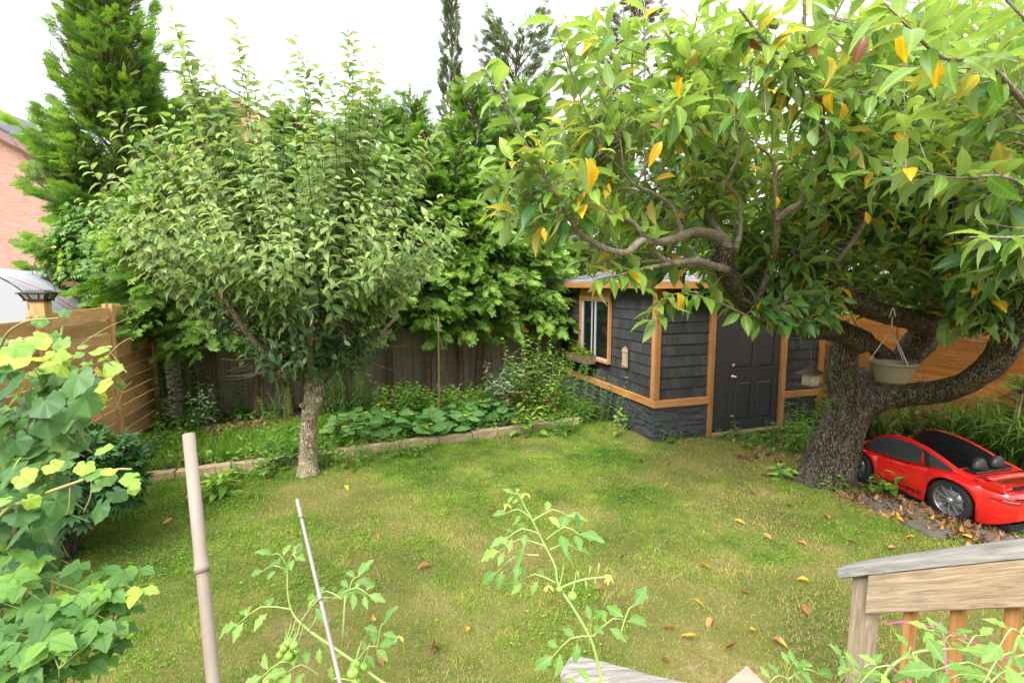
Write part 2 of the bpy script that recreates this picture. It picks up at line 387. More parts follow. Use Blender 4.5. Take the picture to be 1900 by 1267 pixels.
# ---------------------------------------------------------------- shared materials
M_cedarwood = wood_mat('cedar_boards', (0.40, 0.205, 0.08), (0.66, 0.40, 0.185), axis=1, grain=26, rough=0.75)
M_cedarpost = wood_mat('cedar_post', (0.42, 0.22, 0.09), (0.66, 0.41, 0.19), axis=2, grain=30)
M_oldwood = wood_mat('old_fence_wood', (0.22, 0.165, 0.125), (0.48, 0.39, 0.31), axis=2, grain=26, rough=0.9, weather=0.35, wcol=(.36, .325, .29))
M_orange = wood_mat('orange_stained_boards', (0.46, 0.15, 0.03), (0.68, 0.28, 0.07), axis=1, grain=30, rough=0.55)
M_trimv = wood_mat('trim_wood_upright', (0.36, 0.16, 0.052), (0.52, 0.26, 0.10), axis=2, grain=12, rough=0.65, knots=True)
M_trimx = wood_mat('trim_wood_x', (0.36, 0.16, 0.052), (0.52, 0.26, 0.10), axis=0, grain=12, rough=0.65)
M_trimy = wood_mat('trim_wood_y', (0.36, 0.16, 0.052), (0.52, 0.26, 0.10), axis=1, grain=12, rough=0.65)
M_siding = wood_mat('dark_shingle_stain', (0.034, 0.035, 0.039), (0.066, 0.067, 0.072), axis=2, grain=30, rough=0.72, knots=False, bstr=0.5)
M_doorpaint = plain('dark_grey_door_paint', (0.038, 0.037, 0.040), 0.42, var=0.08, nsc=3)
M_slate = plain('black_ledge_stone', (0.064, 0.069, 0.078), 0.5, var=0.45, nsc=22, bstr=0.8, stretch=(1, 1, 2.5))
M_black = plain('black_plastic', (0.012, 0.012, 0.013), 0.45)
M_nickel = plain('satin_nickel', (0.62, 0.60, 0.56), 0.3, metal=1.0, var=.05)
M_vinyl = plain('pale_window_vinyl', (0.45, 0.46, 0.46), 0.4, var=.05)
M_concrete = plain('rough_concrete', (0.37, 0.27, 0.16), 0.9, var=0.35, nsc=9, bstr=1.0)
M_steel = plain('thin_wire', (0.25, 0.25, 0.24), 0.4, metal=.8)
def glass_mat():
    m, nt, b, out = new_mat('window_glass')
    b.inputs['Base Color'].default_value = (0.012, 0.018, 0.016, 1); b.inputs['Roughness'].default_value = 0.04
    b.inputs['Specular IOR Level'].default_value = 0.8; b.inputs['Alpha'].default_value = 0.72
    return m
M_glass = glass_mat()

# ---------------------------------------------------------------- ground, lawn, beds
E0 = np.array([G(240, 905)[0], G(240, 905)[1]]); E1 = np.array([G(1075, 789)[0], G(1075, 789)[1]])
ED = (E1 - E0) / np.linalg.norm(E1 - E0); EN = np.array([-ED[1], ED[0]])
SHED = np.array(G(1213, 818))                       # near corner of the shed
def sd_edge(x, y): return (x - E0[0]) * EN[0] + (y - E0[1]) * EN[1]
def shed_loc(x, y): dx = x - SHED[0]; dy = y - SHED[1]; return dx * UV[0] + dy * UV[1], dx * VV[0] + dy * VV[1]
def height(x, y):
    x = np.asarray(x, float); y = np.asarray(y, float); p = np.column_stack([x.ravel(), y.ravel()])
    h = (fbm(p, 0.7, 3, 3).reshape(x.shape) - 0.5) * 0.06 + (fbm(p, 6.0, 9, 2).reshape(x.shape) - 0.5) * 0.014
    s = sd_edge(x, y); along = (x - E0[0]) * ED[0] + (y - E0[1]) * ED[1]
    bed = np.clip((s - 0.10) / 0.22, 0, 1) * 0.10
    return h + bed
def hz(x, y): return float(height(np.array([x]), np.array([y]))[0])
def ground_mats():
    m, nt, b, out = new_mat('lawn_soil'); v = coords(nt, (1, 1, 1), False)
    n1 = noise(nt, v, 1.1, 5); n2 = noise(nt, v, 26, 5); n3 = noise(nt, v, 120, 3)
    c = ramp(nt, [(0.38, (0.07, 0.11, 0.015)), (0.52, (0.14, 0.16, 0.03)), (0.66, (0.28, 0.22, 0.09))], n1)
    c = mixc(nt, ramp(nt, [(0.4, (0, 0, 0)), (0.62, (.9, .9, .9))], n2), c, (0.17, 0.14, 0.055))
    c = mixc(nt, 1.0, c, mixc(nt, n3, (.45, .45, .45), (1.5, 1.5, 1.5)), 'MULTIPLY')
    nt.links.new(c, b.inputs['Base Color']); b.inputs['Roughness'].default_value = 1.0; b.inputs['Specular IOR Level'].default_value = 0.1
    bump(nt, b, math_n(nt, 'ADD', n2, n3), 0.8, 0.02)
    m2, nt, b, out = new_mat('bed_soil'); v = coords(nt, (1, 1, 1), False)
    n2 = noise(nt, v, 16, 6); n3 = noise(nt, v, 70, 4)
    c = ramp(nt, [(0.35, (0.035, 0.024, 0.015)), (0.6, (0.10, 0.07, 0.042)), (0.75, (0.17, 0.12, 0.07))], n2)
    c = mixc(nt, 1.0, c, mixc(nt, n3, (.5, .5, .5), (1.5, 1.5, 1.5)), 'MULTIPLY')
    nt.links.new(c, b.inputs['Base Color']); b.inputs['Roughness'].default_value = 1.0; b.inputs['Specular IOR Level'].default_value = 0.1
    bump(nt, b, math_n(nt, 'ADD', n2, n3), 1.0, 0.03)
    return m, m2
M_lawn, M_bed = ground_mats()
g = Geo(); g.add([(-300, -200, -.09), (300, -200, -.09), (300, 500, -.09), (-300, 500, -.09)], [(0, 1, 2, 3)]); tag(g.build('ground', M_lawn), kind='structure')
nx, ny = 340, 300; X, Y = np.meshgrid(np.linspace(-11, 12, nx), np.linspace(-3, 17, ny), indexing='ij'); Z = height(X, Y)
g = Geo(); i, j = np.meshgrid(np.arange(nx - 1), np.arange(ny - 1), indexing='ij')
q = np.stack([i * ny + j, (i + 1) * ny + j, (i + 1) * ny + j + 1, i * ny + j + 1], -1).reshape(-1, 4)
Vt = np.stack([X, Y, Z], -1).reshape(-1, 3); qc = Vt[q].mean(1)
s_ = sd_edge(qc[:, 0], qc[:, 1]); lx, ly = shed_loc(qc[:, 0], qc[:, 1])
right_bed = (lx - 1.05 + fbm(qc[:, :2], 1.5, 4) * .8 > 1.2) & (ly > -0.55) & (lx > 1.0)
far_right = (lx > 2.62 + (fbm(qc[:, :2], 1.2, 44) - .5) * 0.7)
isbed = (s_ > 0.1) | right_bed | far_right
g.add(Vt, q, isbed.astype(int), 0.5, True); tag(g.build('lawn', [M_lawn, M_bed]), kind='structure')

def in_shed(x, y, m=0.02): a, b = shed_loc(x, y); return (a > -m) & (b > -m) & (a < 3.4 + m) & (b < 3.7 + m)

def grass_mat():
    m, nt, b, out = new_mat('grass_blades')
    c = ramp(nt, [(0.0, (0.05, 0.17, 0.014)), (0.35, (0.185, 0.365, 0.03)), (0.6, (0.36, 0.48, 0.055)), (0.8, (0.50, 0.45, 0.15)), (1.0, (0.56, 0.44, 0.21))], tint_out(nt))
    nt.links.new(c, b.inputs['Base Color']); b.inputs['Roughness'].default_value = 0.6; b.inputs['Specular IOR Level'].default_value = 0.2
    tr = nt.nodes.new('ShaderNodeBsdfTranslucent'); nt.links.new(mixc(nt, 1.0, c, (1.2, 1.3, .6), 'MULTIPLY'), tr.inputs[0])
    mx = nt.nodes.new('ShaderNodeMixShader'); mx.inputs[0].default_value = 0.35
    nt.links.new(b.outputs[0], mx.inputs[1]); nt.links.new(tr.outputs[0], mx.inputs[2]); nt.links.new(mx.outputs[0], out.inputs[0])
    return m
M_grass = grass_mat()
def blades(n, xr, yr, keep, hgt, wd, seed, tintf, lean=0.7):
    r = np.random.default_rng(seed); x = r.uniform(*xr, n); y = r.uniform(*yr, n)
    k = keep(x, y, r); x, y = x[k], y[k]; n = len(x); z = height(x, y) - 0.004
    a = r.uniform(0, 2 * PI, n); h = hgt(x, y, r); w = wd(x, y, r) * 0.5
    la = r.uniform(0, 2 * PI, n); ln = r.uniform(0.1, lean, n) * h
    p = np.column_stack([x, y, z]); s = np.column_stack([np.cos(a) * w, np.sin(a) * w, 0 * a]); l = np.column_stack([np.cos(la) * ln, np.sin(la) * ln, 0 * ln])
    up = np.column_stack([0 * h, 0 * h, h])
    v = np.stack([p - s, p + s, p + l * .35 + up * .6 + s * .8, p + l * .35 + up * .6 - s * .8, p + l + up], 1).reshape(-1, 3)
    b5 = (np.arange(n) * 5)[:, None]; t = tintf(x, y, r)
    g = Geo(); q = np.array([[0, 1, 2, 3]]) + b5; g.add(v, q, 0, t, False)
    g.lp.append((np.array([[3, 2, 4]]) + b5).ravel()); g.cnt.append(np.full(n, 3)); g.mi.append(np.zeros(n, int)); g.ti.append(t); g.sm.append(np.zeros(n, bool))
    return g
CARP = G(1735, 962)
def bare(x, y):
    """Thin, dried patches of the lawn (0 lush .. 1 dry)."""
    p = np.column_stack([x, y]); d = fbm(p, 0.9, 21, 4)
    d = d + np.clip((x - 1.2) / 5, 0, .16) + np.clip((3.9 - y) / 9, 0, .12) - 0.10 * np.exp(-(((x + .6) / 2.2) ** 2 + ((y - 5.6) / 1.5) ** 2))
    for px, py, r_, a_ in ((640, 925, .5, .12), (1140, 1050, .28, .3), (1180, 1090, .3, .2), (560, 1010, .5, .1), (1450, 950, .7, .12), (230, 960, .3, .16), (1300, 1200, .35, .1)):
        c = G(px, py); d = d + a_ * np.exp(-((x - c[0]) ** 2 + (y - c[1]) ** 2) / r_ ** 2)
    return np.clip((d - 0.475) * 5.0, 0, 1)
def lawn_keep(x, y, r):
    vis = np.abs(x) < y * 1.12 + .6; s = sd_edge(x, y); a, b = shed_loc(x, y)
    al = (x - E0[0]) * ED[0] + (y - E0[1]) * ED[1]
    k = vis & ((s < 0.02) | ((s > .3) & (s < 2.0) & (al < 2.6) & (al > -.9)))
    k &= ~in_shed(x, y, .1) & ~((a > 1.0) & (b > -.35) & (a < 2.7)) & (a < 2.6 + r.uniform(-.4, .3, len(x)))
    dens = np.clip(1.3 - bare(x, y) * 1.0, .3, 1); far = np.clip(1.15 - (y - 3) * 0.06, .55, 1)
    return k & (r.uniform(0, 1, len(x)) < dens * far)
def lawn_tint(x, y, r):
    p = np.column_stack([x, y]); b_ = bare(x, y); f = fbm(p, 2.2, 77, 3)
    t = 0.28 + (f - .5) * .85 + (vnoise(p, 9.0, 88) - .5) * .35 + b_ * 0.36 + r.normal(0, .16, len(x)) - 0.12 * np.clip((-1.2 - x) / 2.5, 0, 1)
    s = sd_edge(x, y); t = np.where(s > .1, .18 + r.normal(0, .1, len(x)), t)
    return np.clip(np.where(r.uniform(0, 1, len(x)) < .04 + .20 * b_, r.uniform(.75, 1, len(x)), t), 0, 1)
def lawn_h(x, y, r):
    s = sd_edge(x, y); edge = np.exp(-np.abs(s) / .12) * (s < 0.05)
    return r.uniform(.014, .034, len(x)) * (.8 + 1.1 * np.clip(vnoise(np.column_stack([x, y]), 5.5, 91) - .55, 0, 1) * 2) * (1 + edge * 2.2 * (r.uniform(0, 1, len(x)) < .5)) + np.where(s > .1, .07, 0)
g = blades(900000, (-7.5, 7.2), (1.7, 9.3), lawn_keep, lawn_h, lambda x, y, r: r.uniform(.0022, .0036, len(x)) * (0.75 + y * .13), 5, lawn_tint, 1.3)
# clover and small broad leaves among the blades
r = np.random.default_rng(31); n = 110000; x = r.uniform(-6, 6.5, n); y = 1.8 + r.uniform(0, 1, n) ** 1.3 * 6.6
k = lawn_keep(x, y, r) & (fbm(np.column_stack([x, y]), 1.7, 55, 3) > .50) & (bare(x, y) < .7); x, y = x[k], y[k]; n = len(x)
cl = leaf_t(0.8, 0.05, 0.1, 2); a = r.uniform(0, 2 * PI, n); up = np.column_stack([r.normal(0, .35, n), r.normal(0, .35, n), np.ones(n)])
g.scatter(*cl, np.column_stack([x, y, height(x, y) + r.uniform(.015, .035, n)]), np.column_stack([np.cos(a), np.sin(a), 0 * a]), up, r.uniform(.012, .024, n), np.clip(r.normal(.24, .10, n), 0, .6))
tag(g.build('grass', M_grass), kind='stuff')

# ---------------------------------------------------------------- kerb stones of the bed
def edging():
    L = float(np.linalg.norm(E1 - E0)); rr = random.Random(4); t = 0.0; k = 0
    while t < L - .1:
        ln = rr.uniform(.42, .62); ln = min(ln, L - t); c = E0 + ED * (t + ln / 2) + EN * .06
        g = Geo(); n1, n2, n3 = 10, 4, 3
        w = .15 * rr.uniform(.9, 1.1); h = .12
        vs = []; 
        for iz in (0, 1, 2):
            for iy in range(4):
                for ix in range(10):
                    vs.append(((ix / 9 - .5) * (ln - .012), (iy / 3 - .5) * w * (1 - .12 * (iz == 2)), -.06 + (h + .06) * iz / 2))
        vs = np.array(vs); vs += (np.stack([fbm(vs + t * 3, 9, q, 3) for q in (1, 2, 3)], 1) - .5) * np.array([.015, .035, .035])
        id_ = lambda ix, iy, iz: iz * 40 + iy * 10 + ix
        fs = []
        for iz in (0, 1):
            for ix in range(9): fs += [(id_(ix, 0, iz), id_(ix + 1, 0, iz), id_(ix + 1, 0, iz + 1), id_(ix, 0, iz + 1)), (id_(ix + 1, 3, iz), id_(ix, 3, iz), id_(ix, 3, iz + 1), id_(ix + 1, 3, iz + 1))]
            for iy in range(3): fs += [(id_(9, iy, iz), id_(9, iy + 1, iz), id_(9, iy + 1, iz + 1), id_(9, iy, iz + 1)), (id_(0, iy + 1, iz), id_(0, iy, iz), id_(0, iy, iz + 1), id_(0, iy + 1, iz + 1))]
        for ix in range(9):
            for iy in range(3): fs += [(id_(ix, iy, 2), id_(ix + 1, iy, 2), id_(ix + 1, iy + 1, 2), id_(ix, iy + 1, 2))]
        g.add(vs, fs, 0, rr.random(), False)
        o = g.build('edging_stone', M_concrete, bevel=.006); o.location = (c[0], c[1], hz(c[0], c[1]) * .5); o.rotation_euler = (rr.uniform(-.04, .04), rr.uniform(-.03, .03), math.atan2(ED[1], ED[0]) + rr.uniform(-.05, .05))
        yield o; t += ln; k += 1
stones = list(edging())
ORD = ['first', 'second', 'third', 'fourth', 'fifth', 'sixth', 'seventh', 'eighth', 'ninth', 'tenth', 'eleventh', 'twelfth', 'thirteenth', 'fourteenth', 'fifteenth', 'sixteenth']
for k, o in enumerate(stones):
    if k == 0: lab = 'buff edging stone nearest the grape vine, first of the row along the bed'
    elif k == len(stones) - 1: lab = 'last buff edging stone of the row, beside the shed wall'
    else: lab = 'rough buff edging stone, %s in the row counting from the tan fence' % ORD[k]
    tag(o, lab, 'kerb stone', 'edging stones between the lawn and the bed')

# ---------------------------------------------------------------- near fence, on the left boundary: horizontal cedar boards
FE = np.array(P(285, 700, 8.42)); FE[2] = 0
lf = empty('board_fence', tuple(FE), 'new tan cedar fence of horizontal boards with a lantern cap on its thick post', 'fence', RZ)
def hboards(y0, y1, ztop, bh, gap, x=0.0, seed=0, thick=.022, zmin=-.05, mat_t=None):
    r = random.Random(seed); g = Geo(); z = ztop
    while z > zmin:
        g.box((x + r.uniform(-.002, .002), (y0 + y1) / 2, z - (bh - gap) / 2), (thick, abs(y1 - y0), bh - gap), 0, r.random()); z -= bh
    return g
# local -y runs towards the camera
hboards(-1.40, -.02, 2.10, .178, .010, seed=1).build('boards', M_cedarwood, lf, .002)
hboards(-2.92, -1.48, 2.10, .178, .010, seed=2).build('boards', M_cedarwood, lf, .002)
hboards(-6.0, -3.12, 2.04, .178, .010, seed=3).build('boards', M_cedarwood, lf, .002)
for yy, zt, w in ((0.02, 2.08, .085), (-1.44, 2.14, .085), (-3.19, 2.08, .06)):
    g = Geo(); g.box((.035, yy, zt / 2 - .1), (.045, w, zt + .2), 0, .5); g.box((-.04, yy, zt / 2 - .1), (.045, w, zt + .2), 0, .3); g.build('post', M_cedarpost, lf, .004)
g = Geo(); g.box((-.02, -3.02, 1.10), (.15, .15, 2.26), 0, .6); g.build('thick_post', M_cedarpost, lf, .006)
cp = Geo(); z0 = 2.23
cp.box((-.02, -3.02, z0 + .012), (.19, .19, .02)); cp.box((-.02, -3.02, z0 + .085), (.27, .27, .014))
cp.add([(-.02 + sx * .12, -3.02 + sy * .12, z0 + .092) for sx, sy in ((-1, -1), (1, -1), (1, 1), (-1, 1))] + [(-.02 + sx * .07, -3.02 + sy * .07, z0 + .118) for sx, sy in ((-1, -1), (1, -1), (1, 1), (-1, 1))],
       [(0, 1, 5, 4), (1, 2, 6, 5), (2, 3, 7, 6), (3, 0, 4, 7), (4, 5, 6, 7)])
for sx, sy in ((-1, -1), (1, -1), (1, 1), (-1, 1)): cp.beam((-.02 + sx * .085, -3.02 + sy * .085, z0 + .02), (-.02 + sx * .115, -3.02 + sy * .115, z0 + .08), .014, .014)
for k in (-.33, .33):
    for sx, sy, dx, dy in ((1, 0, 0, 1), (-1, 0, 0, 1), (0, -1, 1, 0), (0, 1, 1, 0)):
        cp.beam((-.02 + sx * .086 + dx * k * .1, -3.02 + sy * .086 + dy * k * .1, z0 + .02), (-.02 + sx * .112 + dx * k * .16, -3.02 + sy * .112 + dy * k * .16, z0 + .08), .008, .008)
pc = cp.build('post_cap', M_black, lf)
g = Geo(); g.add([(-.02 + sx * .080, -3.02 + sy * .080, z0 + .022) for sx, sy in ((-1, -1), (1, -1), (1, 1), (-1, 1))] + [(-.02 + sx * .105, -3.02 + sy * .105, z0 + .076) for sx, sy in ((-1, -1), (1, -1), (1, 1), (-1, 1))],
                 [(0, 1, 5, 4), (1, 2, 6, 5), (2, 3, 7, 6), (3, 0, 4, 7)])
g.build('lantern_panes', plain('frosted_lantern', (0.5, 0.5, 0.47), 0.4), pc)

# ---------------------------------------------------------------- old fence at the back: upright boards
BF0 = np.array([FE[0] + .02, FE[1] + .25]); BDIR = np.array([math.cos(math.radians(21)), math.sin(math.radians(21))])
bf = empty('old_board_fence', (BF0[0], BF0[1], 0), 'weathered grey brown fence of upright boards behind the cedar trunks', 'fence', math.radians(21))
g = Geo(); rr = random.Random(8); xx = 0.0; k = 0
while xx < 9.4:
    w = rr.uniform(.125, .16); yy = 0.0 if k % 2 else .035
    g.box((xx + w / 2, yy, .80), (w - .004 + (.02 if k % 2 else 0), .018, 1.95 + rr.uniform(-.03, .03)), 0, rr.random() * .9, Matrix.Rotation(rr.uniform(-.008, .008), 4, 'Y')); xx += w * (.86 if k % 2 else .80); k += 1
g.build('boards', M_oldwood, bf, .002)
g = Geo(); g.box((4.7, .06, .35), (9.4, .04, .09)); g.box((4.7, .06, 1.5), (9.4, .04, .09)); g.build('rails', M_oldwood, bf)
# ---------------------------------------------------------------- orange stained fence right of the shed
RFp = SHED + UV * 4.25
rf = empty('stained_board_fence', (RFp[0], RFp[1], 0), 'orange stained fence of horizontal boards behind the big cherry trunk', 'fence', RZ)
yy = 4.2
for k in range(4):
    hboards(yy - 2.4 + .02, yy - .02, 1.86, .142, .007, seed=20 + k).build('boards', M_orange, rf, .002)
    g = Geo(); g.box((.045, yy, .93), (.09, .09, 1.86)); g.build('post', wood_mat('orange_post', (0.32, 0.10, 0.02), (0.5, 0.19, 0.045), axis=2) if k == 0 else bpy.data.materials['orange_post'], rf, .004)
    yy -= 2.4

# ---------------------------------------------------------------- the shed (local x along the door wall, local y along the window wall)
shed = empty('garden_shed', (SHED[0], SHED[1], 0), 'charcoal shingled garden shed with orange wood trim and black stone base', 'shed', RZ)
SW, SL, ZS, ZR, ZE = 3.33, 3.68, 0.53, 0.64, 2.40
DOOR = (1.377, 2.38)
g = Geo(); g.bx((.03, .03, -.05), (SW - .03, SL - .03, ZS + .02), 0, .5)   # plinth core
for lo, hi in (((.03, .03, ZS), (1.03, .07, ZE + .05)), ((2.44, .03, ZS), (SW - .03, .07, ZE + .05)), ((.03, .07, ZS), (.07, 1.44, ZE + .05)), ((.03, 2.60, ZS), (.07, SL - .03, ZE + .05)),
               ((.03, 1.44, ZS), (.07, 2.60, 1.04)), ((.03, 1.44, 2.18), (.07, 2.60, ZE + .05)), ((.07, SL - .07, ZS), (SW - .03, SL - .03, ZE + .05)), ((SW - .07, .07, ZS), (SW - .03, SL - .07, ZE + .05)),
               ((1.03, .03, 2.12), (2.44, .07, ZE + .05))): g.bx(lo, hi)
g.build('wall', M_doorpaint, shed)
def shingles(wall, a0, a1, z0, z1, seed, holes=()):
    """Courses of uneven shingles; wall 'x' = door wall (y=0), 'y' = window wall (x=0)."""
    r = random.Random(seed); g = Geo(); z = z0; ex = .172
    while z < z1 - .02:
        a = a0
        top = min(z + ex + .02, z1)
        while a < a1 - .005:
            w = min(r.choice((.10, .13, .16, .19, .23)) * r.uniform(.9, 1.1), a1 - a)
            if a1 - a - w < .04: w = a1 - a
            zz = z - r.uniform(0, .006); s0, s1 = a, a + w
            ok = True
            for (h0, h1, hz0, hz1) in holes:
                if top > hz0 + .01 and zz < hz1 - .01 and s1 > h0 and s0 < h1:
                    if s0 < h0 - .02: s1 = h0
                    elif s1 > h1 + .02: s0 = h1
                    else: ok = False
            if ok:
                t0 = .026 + r.uniform(0, .003); t1 = .010; e = .0022
                p = [(s0 + e, 0), (s1 - e, 0)]
                if wall == 'x': v = [(s0 + e, .03, zz), (s1 - e, .03, zz), (s1 - e, .03, top), (s0 + e, .03, top), (s0 + e, .03 - t0, zz), (s1 - e, .03 - t0, zz), (s1 - e, .03 - t1, top), (s0 + e, .03 - t1, top)]
                else: v = [(.03, s0 + e, zz), (.03, s1 - e, zz), (.03, s1 - e, top), (.03, s0 + e, top), (.03 - t0, s0 + e, zz), (.03 - t0, s1 - e, zz), (.03 - t1, s1 - e, top), (.03 - t1, s0 + e, top)]
                g.add(v, [(4, 5, 6, 7), (0, 4, 7, 3), (1, 2, 6, 5), (0, 1, 5, 4), (3, 7, 6, 2), (0, 3, 2, 1)], 0, r.random())
            a += w
        z += ex
    return g
shingles('x', .045, .955, ZR, ZE, 1).build('siding', M_siding, shed)
shingles('x', 2.47, SW - .04, ZR, ZE, 2).build('siding', M_siding, shed)
shingles('y', .045, SL - .05, ZR, ZE, 3, holes=((1.36, 2.67, .96, 2.45),)).build('siding', M_siding, shed)
def ledge(wall, a0, a1, z1, seed):
    r = random.Random(seed); g = Geo(); z = -.04
    while z < z1 - .012:
        h = min(r.choice((.024, .032, .042)), z1 - z); a = a0
        while a < a1 - .005:
            w = min(r.uniform(.07, .32), a1 - a)
            if a1 - a - w < .05: w = a1 - a
            t = r.uniform(.004, .036); tw = r.uniform(-.006, .006)
            if wall == 'x': v = [(a, .03, z), (a + w, .03, z), (a + w, .03, z + h), (a, .03, z + h), (a + .001, -t, z + .001), (a + w - .001, -t + tw, z + .001), (a + w - .001, -t + tw, z + h - .002), (a + .001, -t, z + h - .002)]
            else: v = [(.03, a, z), (.03, a + w, z), (.03, a + w, z + h), (.03, a, z + h), (-t, a + .001, z + .001), (-t + tw, a + w - .001, z + .001), (-t + tw, a + w - .001, z + h - .002), (-t, a + .001, z + h - .002)]
            g.add(v, [(4, 5, 6, 7), (0, 4, 7, 3), (1, 2, 6, 5), (0, 1, 5, 4), (3, 7, 6, 2)], 0, r.random()); a += w
        z += h
    return g
ledge('x', -.02, .955, ZS, 5).build('stone_veneer', M_slate, shed)
ledge('x', 2.50, SW - .08, ZS, 6).build('stone_veneer', M_slate, shed)
ledge('y', .005, SL, ZS, 7).build('stone_veneer', M_slate, shed)
def tb(lo, hi, m, name='trim_board'): g = Geo(); g.bx(lo, hi, 0, random.Random(str(lo)).random()); return g.build(name, m, shed, .003)
tb((-.055, -.055, ZS), (.955, .0, ZR), M_trimx, 'base_rail'); tb((-.055, .0, ZS), (.0, SL - .02, ZR), M_trimy, 'base_rail')
tb((2.505, -.05, ZS - .02), (SW - .02, .0, ZR - .02), M_trimx, 'base_rail')
tb((-.045, -.045, ZR), (.045, -.010, ZE + .04), M_trimv); tb((-.045, -.010, ZR), (-.012, .075, ZE + .04), M_trimv)
tb((.955, -.05, -.03), (1.045, .02, ZE + .04), M_trimv); tb((2.415, -.05, -.03), (2.505, .02, ZE + .04), M_trimv)
tb((SW - .09, -.052, -.03), (SW + .0, .0, ZE + .04), M_trimv); tb((-.035, SL - .05, .1), (.02, SL + .02, ZE + .04), M_trimv)
# door, with its fixed side panel
g = Geo(); g.bx((1.05, -.012, .02), (DOOR[0] - .012, .025, 2.1)); g.build('side_panel', M_doorpaint, shed, .002)
g = Geo(); g.bx((1.05, -.06, -.03), (2.415, .03, .03)); g.build('threshold', M_concrete, shed, .004)
g = Geo(); d0, d1 = DOOR; g.bx((d0, .004, .045), (d1, .028, 2.08))
st = .115; cx = (d0 + d1) / 2
for a, b in ((d0, d0 + st), (cx - .055, cx + .055), (d1 - st, d1)): g.bx((a, -.012, .045), (b, .004, 2.08))
rows = [(.045, .20), (.84, 1.06), (1.70, 1.80), (1.98, 2.08)]
for a, b in ((d0 + st, cx - .055), (cx + .055, d1 - st)):
    for za, zb in rows: g.bx((a, -.012, za), (b, .004, zb))
door = g.build('door', M_doorpaint, shed, .004)
for a, b in ((d0 + st, cx - .055), (cx + .055, d1 - st)):
    for za, zb in ((.20, .84), (1.06, 1.70), (1.80, 1.98)):
        g = Geo(); m_ = .035
        lo = (a + m_, za + m_); hi = (b - m_, zb - m_); o_ = (a + .008, za + .008); p_ = (b - .008, zb - .008)
        v = [(o_[0], .003, o_[1]), (p_[0], .003, o_[1]), (p_[0], .003, p_[1]), (o_[0], .003, p_[1]), (lo[0], -.008, lo[1]), (hi[0], -.008, lo[1]), (hi[0], -.008, hi[1]), (lo[0], -.008, hi[1])]
        g.add(v, [(0, 1, 5, 4), (1, 2, 6, 5), (2, 3, 7, 6), (3, 0, 4, 7), (4, 5, 6, 7)]); g.build('door_panel', M_doorpaint, door)
def rot_y_lathe(g, prof, c, m=0):
    k = Geo(); k.lathe(prof, (0, 0, 0), 20); v = k.v[0][:, [0, 2, 1]] * np.array([1, -1, 1]) + np.array(c)
    g.add(v, k.lp[0].reshape(-1, 4)[:, ::-1] if False else k.lp[0].reshape(-1, 4), m, .5, True)
g = Geo(); rot_y_lathe(g, [(0, 0), (.032, 0), (.032, .006), (.012, .010), (.012, .035), (.026, .042), (.030, .056), (.024, .068), (0, .072)], (d0 + .065, -.012, .93)); g.build('handle', M_nickel, door)
g = Geo(); rot_y_lathe(g, [(0, 0), (.030, 0), (.030, .010), (.024, .016), (0, .017)], (d0 + .065, -.012, 1.115)); g.bx((d0 + .062, -.034, 1.10), (d0 + .068, -.028, 1.13)); g.build('deadbolt', M_nickel, door)
for z in (.25, 1.05, 1.85): g = Geo(); g.bx((d1 - .002, -.016, z), (d1 + .010, -.004, z + .09)); g.build('hinge', M_nickel, door)
# window
w0, w1, z0, z1 = 1.42, 2.62, 1.02, 2.20
win = Geo(); t = .07
win.bx((-.045, w0 - .0, z1 - .07), (.02, w1, z1), 0, .4); win.bx((-.055, w0 - .0, z0 - .035), (.02, w1, z0 + .012), 0, .8)
win.bx((-.045, w0, z0 + .012), (.02, w0 + .035, z1 - .07), 0, .6); win.bx((-.045, w1 - t, z0 + .012), (.02, w1, z1 - .07), 0, .3)
win.bx((-.030, w0, z1), (-.002, w1, ZE + .02), 0, .2)
wo = win.build('window', M_trimv, shed, .003)
g = Geo(); a0, a1, b0, b1 = w0 + .035, w1 - t, z0 + .012, z1 - .07
for lo, hi in (((-.02, a0, b0), (.03, a0 + .03, b1)), ((-.02, a1 - .04, b0), (.03, a1, b1)), ((-.02, a0, b0), (.03, a1, b0 + .03)), ((-.02, a0, b1 - .03), (.03, a1, b1)), ((-.012, (a0 + a1) / 2 - .02, b0), (.03, (a0 + a1) / 2 + .02, b1)), ((-.004, a0 + .62 * (a1 - a0), b0), (.03, a0 + .65 * (a1 - a0), b1))): g.bx(lo, hi)
g.build('sash', M_vinyl, wo)
g = Geo(); g.bx((.006, a0, b0), (.010, a1, b1)); g.build('pane', M_glass, wo)
